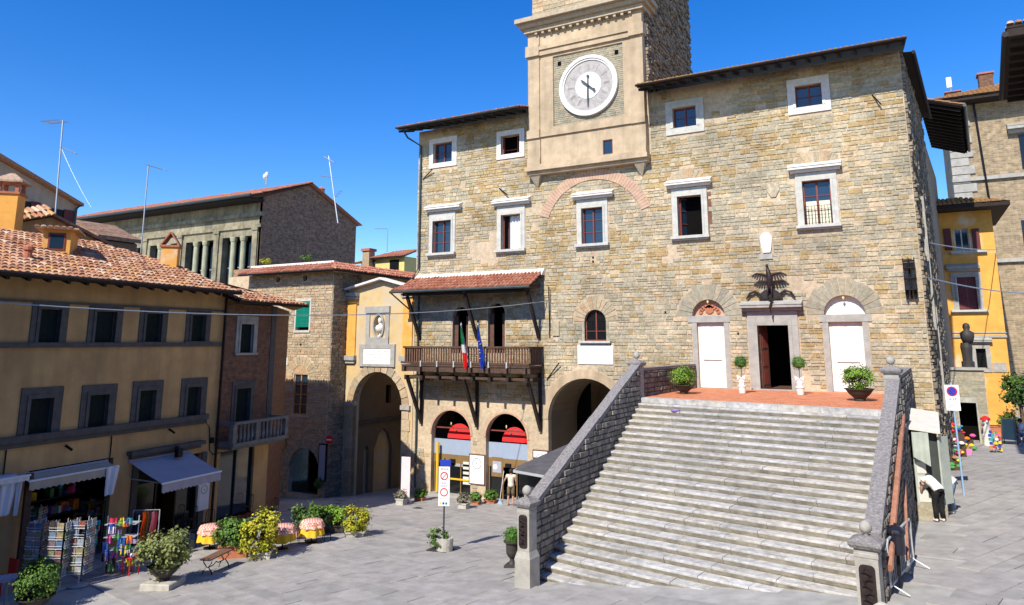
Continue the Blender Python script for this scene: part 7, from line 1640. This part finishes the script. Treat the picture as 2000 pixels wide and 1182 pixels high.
# right hand street goods
def pile(x, y, n, label, w=.5, h=1.0, Y=None, cols=COLS):
    p = G(x, y); t = thing('goods_display', p, label, 'goods')
    for k in range(3): MB().box((p.x-w/2,p.y-.2+.15*k,p.z), (p.x+w/2,p.y-.07+.15*k,p.z+h*(k+1)/4)).build('stand_step', 'wood', t)
    for k in range(n):
        r = random.uniform(.07,.15); a = random.random(); MB().lathe((p.x+random.uniform(-w/2,w/2), p.y-.25+.45*a, p.z+h*a*.9+random.uniform(0,.15)), [(.02,-r*.6),(r*.8,-r*.3),(r,.0),(r*.7,r*.5),(.02,r*.7)], 8).build('toy', random.choice(cols), t)
pile(1876,892,24,'pile of colourful toys and balls along the town hall side wall', w=.5, h=1.5)
pile(1890,880,16,'pile of bright toys with a pink tub next to the dark doorway', w=.6, h=.7)
pile(1868,918,8,'small brown baskets of goods nearest on the wall side', w=.35, h=.7, cols=['rust_wood','brass','color_8','color_2'])
p = G(1888,886); t = thing('pink_tub', p+Vector((0,-.35,0)), 'pink plastic tub full of yellow green goods', 'tub'); MB().sqlathe(p+Vector((0,-.35,0)), [(.18,0),(.22,.28)], 0).build('tub', 'pinkbox', t); foliage(p+Vector((0,-.35,.32)), .2, .1, 200, .06, 'leaf_yellow', t)
p = G(1930,870); t = thing('drinks_stand', p, 'narrow red topped display stand by the low annexe', 'display stand'); MB().lathe(p, [(.22,0),(.22,.55),(.16,.6),(.16,1.3)], 14).build('body', 'offwhite', t); MB().lathe(p+Vector((0,0,1.3)), [(.24,0),(.22,.12),(.06,.22)], 14).build('red_top', 'sign_red', t)
for k in range(6): MB().lathe(p+Vector((.17*math.cos(k),.17*math.sin(k)-.05,.7+.1*k)), [(.05,0),(.06,.05),(.02,.12)], 8).build('toy', COLS[k], t)
p = G(1946,884); t = thing('magazine_rack', p, 'low revolving rack of bright trinkets in the right hand street', 'rack'); MB().tube([p, p+Vector((0,0,.95))], .02, 6).build('pole', 'steel', t)
for k in range(26): a = k*1.1; MB().box((p.x+.2*math.cos(a)-.06,p.y+.2*math.sin(a)-.06,p.z+.08+.032*k), (p.x+.2*math.cos(a)+.06,p.y+.2*math.sin(a)+.06,p.z+.2+.032*k)).build('trinket', random.choice(COLS), t)
p = G(1975,868); t = thing('chalk_board', p, 'dark wooden A frame menu board in the right hand street', 'menu board'); F = Fr(p.x, p.y, R(-15))
MB().bar(F.P(-.35,p.z,.3), F.P(-.3,p.z+1.35,.0), .05).bar(F.P(.35,p.z,.3), F.P(.3,p.z+1.35,0), .05).bar(F.P(-.3,p.z+1.35,0), F.P(.3,p.z+1.35,0), .05).bar(F.P(-.35,p.z,-.3), F.P(-.3,p.z+1.3,-.02), .05).bar(F.P(.35,p.z,-.3), F.P(.3,p.z+1.3,-.02), .05).build('frame', 'wood', t)
MB().add([F.P(-.33,p.z+.25,.26), F.P(.33,p.z+.25,.26), F.P(.29,p.z+1.3,.04), F.P(-.29,p.z+1.3,.04)], [(0,1,2,3)]).build('board', 'glass', t)
p = G(1985,862); box_plant(Vector((p.x,p.y+3.5,p.z)), .5, 2.2, .45, .55, 'leaf_green', 'long terracotta planter of green shrub at the far right of the street', n=900, leaf=.1)
p = G(1947,830); box_plant(p, .4, .7, .35, .4, 'leaf_olive', 'small terracotta planter of silvery plant beside the golden house', n=500, leaf=.08)
p = onY(1990,760,52); t = thing('street_tree', Vector((p.x,52,2.8)), 'dark green bushy tree cut by the right edge of the frame', 'tree'); MB().tube([(p.x,52,2.8),(p.x,52,p.z)], .1, 8).build('trunk', 'bark', t); foliage((p.x,52,p.z), .9, 1.0, 1400, .16, 'leaf_dark', t)
# no parking sign
p = G(1872, 905); p = Vector((onY(1872,900,30).x, 30, gz(1.2,30))); q = onY(1860, 776, 30); ns = thing('no_parking_sign', Vector((q.x, 30, 2.7)), 'no parking sign on a pole at the corner of the town hall', 'road sign'); F = Fr(q.x, 30, R(12))
MB().tube([(q.x+.05,30.03,2.6),(q.x,30.03,q.z+.5)], .03, 8).build('pole', 'sky_fabric', ns); MB().fb(F, -.22, .22, q.z-.45, q.z+.42, 0, .02).build('sign_panel', 'white', ns)
MB().fprism(F, circ(0, q.z+.2, .17, 0, 2*math.pi*.95, 19), .021, .026).build('red_disc', 'sign_red', ns); MB().fprism(F, circ(0, q.z+.2, .13, 0, 2*math.pi*.95, 19), .0265, .031).build('blue_disc', 'sign_blue', ns); MB().bar(F.P(-.09,q.z+.29,.034), F.P(.09,q.z+.11,.034), .035, .006).build('red_bar', 'sign_red', ns)
text(F, ns, '0-24', 0, q.z-.06, .023, .13, 'ink'); lettering(F, ns, -.17, .17, q.z-.4, q.z-.16, 3, .021, h=.5)

# ================================================================== aerials and cables
def aerial(pts, arms, label, r=.035, name='tv_aerial', mat='aerial'):
    t = thing(name, pts[0], label, 'aerial'); MB().tube(pts, r, 6).build('mast', mat, t)
    for a, b, k in arms:
        MB().tube([a, b], r*.6, 5).build('boom', mat, t); mb = MB(); d = (Vector(b)-Vector(a)); s = d.cross(Vector((0,0,1))).normalized()*.28
        for j in range(k): c = Vector(a)+d*(j+.5)/k; mb.tube([c-s, c+s], r*.25, 4)
        if k: tag(mb.build('elements', mat, t), kind='stuff')
    return t
bY = on_roof(105, 475).y; X_ = lambda x, y, Y: onY(x, y, Y)
aerial([X_(105,455,17), X_(123,236,17)], [(X_(88,240,17), X_(124,236,17), 9), (X_(121,289,17), X_(147,300,17.3), 7)], 'tall mast aerial with two booms on the ochre house roof')
t = aerial([X_(275,495,19.5), X_(290,324,19.5)], [(X_(289,323,19.5), X_(323,333,19.8), 9)], 'thin mast aerial with one boom behind the tent topped chimney', r=.03)
aerial([X_(660,436,40), X_(642,305,40)], [(X_(632,306,40), X_(652,317,40), 6), (X_(626,344,40), X_(652,347,40), 5), (X_(655,385,40), X_(667,372,40), 3)], 'leaning aerial beside the brown gable of the loggia building', r=.05)
aerial([X_(756,492,50), X_(757,446,50)], [(X_(733,447,50), X_(758,447,50), 5)], 'small distant aerial above the yellow gateway', r=.04)
a4 = X_(520,361,46); t = thing('white_antenna', a4, 'small white twin antenna on the loggia building roof ridge', 'aerial'); MB().tube([a4, X_(521,336,46)], .06, 6).build('mast', 'aerial', t); MB().lathe(X_(521,343,46), [(.05,-.2),(.16,0),(.14,.25),(.04,.35)], 8).build('panel', 'white', t); MB().lathe(X_(517,346,46), [(.05,-.2),(.16,0),(.14,.2),(.04,.3)], 8).build('panel', 'white', t)
t = thing('white_dish', X_(83,356,29.5), 'small white satellite dish on the beige house roof edge', 'satellite dish'); MB().lathe(X_(83,358,29.5), [(.03,-.3),(.2,-.1),(.22,.15),(.1,.25)], 10).build('dish', 'white', t)
def cable(a, b, sag, r, label, n=24, mat='aerial'):
    a, b = Vector(a), Vector(b); tag(MB().tube([a.lerp(b, k/n)-Vector((0,0,sag*4*(k/n)*(1-k/n))) for k in range(n+1)], r, 5).build('cable', mat), label, 'cable')
cable(onY(-40,588,10.5), A.P(*A.px(1068,588,.05), .05), .55, .018, 'thin pale cable strung across the square from the left houses to the balcony canopy')
cable(S.P(1,10.6,.1), onY(2040,573,50), .2, .03, 'pale cable strung across the right hand street in front of the maroon shutter')
cable(S.P(6,12.6,.1), onY(1945,488,54.8), .1, .025, 'upper pale cable strung over the right hand street to the golden house')
cable(X_(121,292,17), X_(178,405,17), .1, .006, 'thin guy wire running down from the tall mast aerial')
#=====PART5
# ================================================================== people
def skin_obj(name, verts, edges, rad, mat, parent, sub=1, root=0):
    me = bpy.data.meshes.new(name); o0 = wl(parent); me.from_pydata([Vector(v)-o0 for v in verts], edges, []); o = bpy.data.objects.new(name, me); COL.objects.link(o); o.parent = parent
    m = o.modifiers.new('skin', 'SKIN'); sv = me.skin_vertices[0].data if me.skin_vertices else None
    if sv is None:
        bm = bmesh.new(); bm.from_mesh(me); bm.verts.layers.skin.verify(); bm.to_mesh(me); bm.free(); sv = me.skin_vertices[0].data
    for i, r in enumerate(rad): sv[i].radius = (r, r) if not isinstance(r, tuple) else r; sv[i].use_root = (i == root)
    m.use_smooth_shade = True; s = o.modifiers.new('sub', 'SUBSURF'); s.levels = sub; s.render_levels = sub
    me.materials.append(M[mat]); return o
def person(loc, rot, J, label, hair, cloth, s=1.0, long_hair=False):
    """J: joints in a local frame (x right, y forward, z up), metres for a 1.7 m figure"""
    t = thing('person', loc, label, 'person'); c, n = math.cos(rot), math.sin(rot)
    W = lambda p: Vector((loc.x+(p[0]*c-p[1]*n)*s, loc.y+(p[0]*n+p[1]*c)*s, loc.z+p[2]*s))
    names = ['pelvis','waist','chest','neck','head0','head1']; V = []; E = []; Rr = []; idx = {}
    def av(k, r, par=None, pos=None):
        idx[k] = len(V); V.append(W(pos if pos is not None else J[k])); Rr.append(r*s if not isinstance(r, tuple) else (r[0]*s, r[1]*s))
        if par: E.append((idx[par], idx[k]))
    av('pelvis', .13); av('waist', .115, 'pelvis'); av('chest', .135, 'waist'); av('neck', .055, 'chest'); av('head', .085, 'neck')
    hd = Vector(J['head']); nk = Vector(J['neck']); d = (hd-nk).normalized(); av('crown', .08, 'head', hd+d*.10)
    for sd_ in ('l', 'r'):
        av('sh_'+sd_, .06, 'chest'); av('el_'+sd_, .042, 'sh_'+sd_); av('wr_'+sd_, .027, 'el_'+sd_)
        e, w = Vector(J['el_'+sd_]), Vector(J['wr_'+sd_]); dd = (w-e).normalized(); av('palm_'+sd_, .032, 'wr_'+sd_, w+dd*.06)
        side = dd.cross(Vector((0,1,.2))).normalized()
        for f in range(4):
            b = w+dd*(.10)+side*(f-1.5)*.022; tp = b+dd*(.05+.012*(f in (1,2)))+Vector((0,.012,-.01)); k = 'f%s%d' % (sd_, f); av(k, .010, 'palm_'+sd_, b); av(k+'t', .008, k, tp)
        av('th_'+sd_, .010, 'palm_'+sd_, w+dd*.06+side*.05)
        av('hip_'+sd_, .095, 'pelvis'); av('kn_'+sd_, .062, 'hip_'+sd_); av('an_'+sd_, .04, 'kn_'+sd_); av('toe_'+sd_, .035, 'an_'+sd_)
    skin_obj('body', V, E, Rr, 'skin', t)
    def part(name, keys, edges, rad, mat): vs = [W(J[k]) for k in keys]; skin_obj(name, vs, edges, [r*s for r in rad], mat, t)
    up = [k for k in ('pelvis','waist','chest')]
    if 'top' in cloth:
        slv = max(cloth.get('sleeve', .35), .25); P_v, Wv, C_v, N_v = (Vector(J[k]) for k in ('pelvis','waist','chest','neck')); mb = MB()
        mb.tube([W(tuple(q)) for q in (P_v.lerp(Wv, -.25), P_v.lerp(Wv, .4), Wv, Wv.lerp(C_v, .5), C_v, C_v.lerp(N_v, .45), C_v.lerp(N_v, .85))], [r*s for r in (.165,.158,.145,.155,.165,.14,.07)], 16)
        for sd_ in ('l','r'):
            s_, e_ = Vector(J['sh_'+sd_]), Vector(J['el_'+sd_]); mb.tube([W(tuple(q)) for q in (C_v.lerp(N_v, .3), s_.lerp(C_v, .25), s_, s_.lerp(e_, .3), s_.lerp(e_, max(slv, .35)))], [r*s for r in (.09,.095,.085,.07,.062)], 12)
        mb.build('top', cloth['top'], t, smooth=True)
    if 'legs' in cloth:
        ln = cloth.get('leg_len', 1.0); P_v, Wv = Vector(J['pelvis']), Vector(J['waist']); mb = MB(); lo = P_v.lerp((Vector(J['hip_l'])+Vector(J['hip_r']))/2, 2.2)
        mb.tube([W(tuple(q)) for q in (P_v.lerp(Wv, .55), P_v.lerp(Wv, .2), P_v, lo)], [r*s for r in (.14,.152,.158,.13)], 16)
        for sd_ in ('l','r'):
            h_, k_, a_ = Vector(J['hip_'+sd_]), Vector(J['kn_'+sd_]), Vector(J['an_'+sd_]); q = [h_.lerp(P_v, .4), h_.lerp(k_, .2), h_.lerp(k_, .6), k_]; rr = [.11,.105,.09,.075]
            if ln > .65: q += [k_.lerp(a_, .4), k_.lerp(a_, .95)]; rr += [.072,.062]
            else: rr[-1] = .082
            mb.tube([W(tuple(v)) for v in q], [r*s for r in rr], 12)
        mb.build('trousers', cloth['legs'], t, smooth=True)
    if 'dress' in cloth:
        k0 = Vector(J['kn_l']).lerp(Vector(J['kn_r']), .5); vs = [W(J['chest']), W(J['waist']), W(J['pelvis']), W(tuple(Vector(J['pelvis']).lerp(k0, .5))), W(tuple(k0))]; skin_obj('dress', vs, [(0,1),(1,2),(2,3),(3,4)], [.15*s,.13*s,.17*s,.2*s,.21*s], cloth['dress'], t, root=1)
    for sd_ in ('l','r'):
        a_, t_ = Vector(J['an_'+sd_]), Vector(J['toe_'+sd_]); skin_obj('shoe', [W(tuple(a_+Vector((0,-.03,-.03)))), W(tuple(a_.lerp(t_, .5)+Vector((0,0,-.02)))), W(tuple(t_+Vector((0,.02,-.005))))], [(0,1),(1,2)], [.045*s,.045*s,.038*s], cloth.get('shoe','cloth_white'), t)
    hc = W(tuple(hd+d*.055+Vector((0,-.022,0)))); MB().lathe(hc, [(v[0]*s, v[1]*s) for v in ((.03,-.115),(.075,-.09),(.098,-.04),(.106,.02),(.09,.075),(.055,.11),(.0,.122))], 14).build('hair', hair, t, smooth=True)
    # face: nose, eyes, mouth, ears
    fwd = Vector((0,1,0)); fwd = (fwd-d*fwd.dot(d)).normalized(); sd2 = fwd.cross(d); fc = hd+d*.04
    mb = MB()
    for e in (-1, 1): mb.lathe(W(tuple(fc+fwd*.082+sd2*e*.03+d*.02)), [(.0,-.008*s),(.009*s,0),(.0,.008*s)], 6)
    mb.build('eyes', 'ink', t); MB().lathe(W(tuple(fc+fwd*.095-d*.01)), [(.004*s,-.015*s),(.014*s,-.008*s),(.006*s,.025*s)], 6).build('nose', 'skin', t)
    for e in (-1, 1): MB().lathe(W(tuple(fc+sd2*e*.085)), [(.004*s,-.03*s),(.018*s,0),(.006*s,.03*s)], 6).build('ear', 'skin', t)
    MB().bar(W(tuple(fc+fwd*.085-d*.045+sd2*.02)), W(tuple(fc+fwd*.085-d*.045-sd2*.02)), .008*s).build('mouth', 'sign_red', t)
    return t, W
def standing(**k):
    J = dict(pelvis=(0,0,.95), waist=(0,.0,1.10), chest=(0,0,1.32), neck=(0,.0,1.49), head=(0,.01,1.58), sh_l=(-.18,0,1.42), sh_r=(.18,0,1.42), el_l=(-.23,.0,1.13), el_r=(.23,0,1.13), wr_l=(-.24,.06,.88), wr_r=(.24,.06,.88),
        hip_l=(-.09,0,.90), hip_r=(.09,0,.90), kn_l=(-.10,.02,.50), kn_r=(.10,.02,.50), an_l=(-.10,0,.09), an_r=(.10,0,.09), toe_l=(-.11,.15,.04), toe_r=(.11,.15,.04)); J.update(k); return J
p = P0(998, 988)
w_, Wf = person(p, R(20), standing(wr_l=(-.42,.22,1.02), el_l=(-.34,.08,1.18), wr_r=(.20,.25,1.0), el_r=(.25,.05,1.15), kn_l=(-.13,.04,.5), an_l=(-.16,-.02,.09)), 'woman in pale sleeveless top and brown shorts standing in the shop doorway with a broom', 'hair_dark', dict(top='cloth_cream', sleeve=.1, legs='cloth_olive', leg_len=.62, shoe='rust_wood'), s=.98)
br = thing('broom', Wf((-.5,.3,0)), 'blue broom with a long white handle held by the woman at the shop door', 'broom'); MB().tube([Wf((-.62,.35,.15)), Wf((-.40,.22,1.6))], .014, 6).build('handle', 'white', br); a = Wf((-.62,.35,.15)); MB().add([a+Vector((-.05,0,.0)), a+Vector((.05,0,0)), a+Vector((.17,0,-.2)), a+Vector((-.17,0,-.2)), a+Vector((-.05,.05,.0)), a+Vector((.05,.05,0)), a+Vector((.17,.08,-.2)), a+Vector((-.17,.08,-.2))], [(0,1,2,3),(7,6,5,4),(0,4,5,1),(1,5,6,2),(2,6,7,3),(3,7,4,0)]).build('bristles', 'sky_fabric', br)
p = P0(176, 1098)
person(p, R(200), standing(wr_l=(-.2,.25,1.1), wr_r=(.2,.25,1.1)), 'child in a turquoise dress between the postcard racks and the scarves', 'hair_dark', dict(dress='cloth_turq', top='cloth_turq', sleeve=.4, shoe='cloth_black'), s=.85)
def bending(dx=0): return standing(pelvis=(0,-.12,.92), waist=(0,.02,1.02), chest=(0,.27,1.12), neck=(0,.42,1.12), head=(0,.50,1.06), sh_l=(-.18,.33,1.12), sh_r=(.18,.33,1.12), el_l=(-.2,.40,.84), el_r=(.2,.40,.84), wr_l=(-.12,.52,.66), wr_r=(.12,.52,.66), hip_l=(-.09,-.10,.88), hip_r=(.09,-.10,.88), kn_l=(-.10,-.02,.48), kn_r=(.10,-.02,.48), an_l=(-.11,-.08,.09), an_r=(.11,-.08,.09), toe_l=(-.11,.08,.04), toe_r=(.11,.08,.04))
person(G(1834, 1018), R(35), bending(), 'person in white shirt and black trousers bending forward on the right street', 'hair_grey', dict(top='cloth_white', sleeve=.5, legs='cloth_black', leg_len=1.0), s=1.0)
person(G(1858, 1002), R(80), bending(), 'person in white shirt and blue jeans bending beside the one in black trousers', 'hair_grey', dict(top='cloth_white', sleeve=.8, legs='cloth_jeans', leg_len=1.0), s=1.0)
p = G(1827, 1000); t = thing('flower_bucket', p, 'low bucket of yellow flowers at the feet of the bending people', 'flowers'); MB().lathe(p, [(.1,0),(.13,.2)], 10).build('bucket', 'planter_dark', t); foliage(p+Vector((0,0,.26)), .2, .14, 260, .06, 'leaf_yellow', t)
p = G(1998, 868); p = Vector((p.x, p.y, p.z))
person(p, R(170), standing(pelvis=(0,0,.52), waist=(0,.0,.68), chest=(0,.02,.92), neck=(0,.03,1.09), head=(0,.05,1.18), sh_l=(-.18,0,1.02), sh_r=(.18,0,1.02), el_l=(-.22,.1,.78), el_r=(.22,.1,.78), wr_l=(-.12,.32,.74), wr_r=(.12,.32,.74), hip_l=(-.09,.02,.5), hip_r=(.09,.02,.5), kn_l=(-.1,.42,.5), kn_r=(.1,.42,.5), an_l=(-.1,.42,.09), an_r=(.1,.42,.09), toe_l=(-.1,.56,.04), toe_r=(.1,.56,.04)), 'seated person in white top and jeans at the right edge of the street', 'hair_dark', dict(top='cloth_white', sleeve=.6, legs='cloth_jeans', leg_len=1.0))
t = thing('street_chair', p, 'dark chair under the seated person at the right edge', 'chair'); MB().box((p.x-.2,p.y-.2,p.z+.38), (p.x+.2,p.y+.2,p.z+.42)).build('seat', 'wood_dark', t)
for sx in (-.17,.17):
    for sy in (-.17,.17): MB().bar((p.x+sx,p.y+sy,p.z), (p.x+sx,p.y+sy,p.z+.38), .03).build('leg', 'wood_dark', t)

# ================================================================== houses on the near side of the square (outside the frame)
nb = thing('opposite_house', (-6, -12, 2), 'plain rendered row of houses closing the near side of the square', 'house')
OPF = Fr(24, -7, math.pi); hl = []
for k in range(14):
    for zz in (4.5, 8.2, 12.0): u = 1.6+k*3.4; hl.append([(u,zz),(u+1.1,zz),(u+1.1,zz+1.8),(u,zz+1.8)]); MB().fb(OPF, u-.1, u+1.2, zz-.1, zz+1.9, -.25, -.2).build('window', 'shutter_dark', nb)
wall(OPF, [(0,0),(50,0),(50,15.5),(0,15.5)], hl, .2, 'alley_plaster', nb); MB().fb(OPF, -.8, 50.8, 15.5, 15.8, -10, .9).build('eave', 'tile', nb)
rb_ = thing('east_house', (20, 8, 2), 'plain rendered houses closing the right side of the square', 'house')
ERF = Fr(15, -6, R(90)); ERF.n = -ERF.n
MB().box((15,-6,0), (24,22,15)).build('wall', 'pale_plaster', rb_); MB().box((14.3,-6.5,15.001), (24,22.5,15.3)).build('eave', 'tile', rb_)
for k in range(8):
    for zz in (4.8, 8.6, 12.0): MB().box((14.95,-4+k*3.2,zz), (14.99,-2.9+k*3.2,zz+1.8)).build('window', 'shutter_dark', rb_)
nl_ = thing('near_left_house', (-24, 1, 1), 'rendered house next to the ochre one, just outside the left of the frame', 'house')
MB().box((-32,-6,0), (-20.9,2.6,10.4)).build('wall', 'alley_plaster', nl_); MB().box((-32.5,-6.5,10.401), (-20.2,3.2,10.6)).build('eave', 'tile', nl_)
# ================================================================== small traces on the ground
for (x, y, lb) in ((815, 993, 'small rusty drain grate in the paving before the left shop'),):
    p = G(x, y); d_ = thing('drain_cover', p, lb, 'drain cover'); F = Fr(p.x, p.y, -.2)
    MB().add([F.P(-.2,gz(p.x,p.y)+.008,-.2), F.P(.2,gz(p.x,p.y)+.012,-.2), F.P(.2,gz(p.x,p.y)+.012,.2), F.P(-.2,gz(p.x,p.y)+.008,.2)], [(0,1,2,3)]).build('frame', 'iron', d_)
    for k in range(6): MB().fb(F, -.17, .17, p.z+.012, p.z+.02, -.17+k*.06, -.14+k*.06).build('bar', 'gutter', d_)
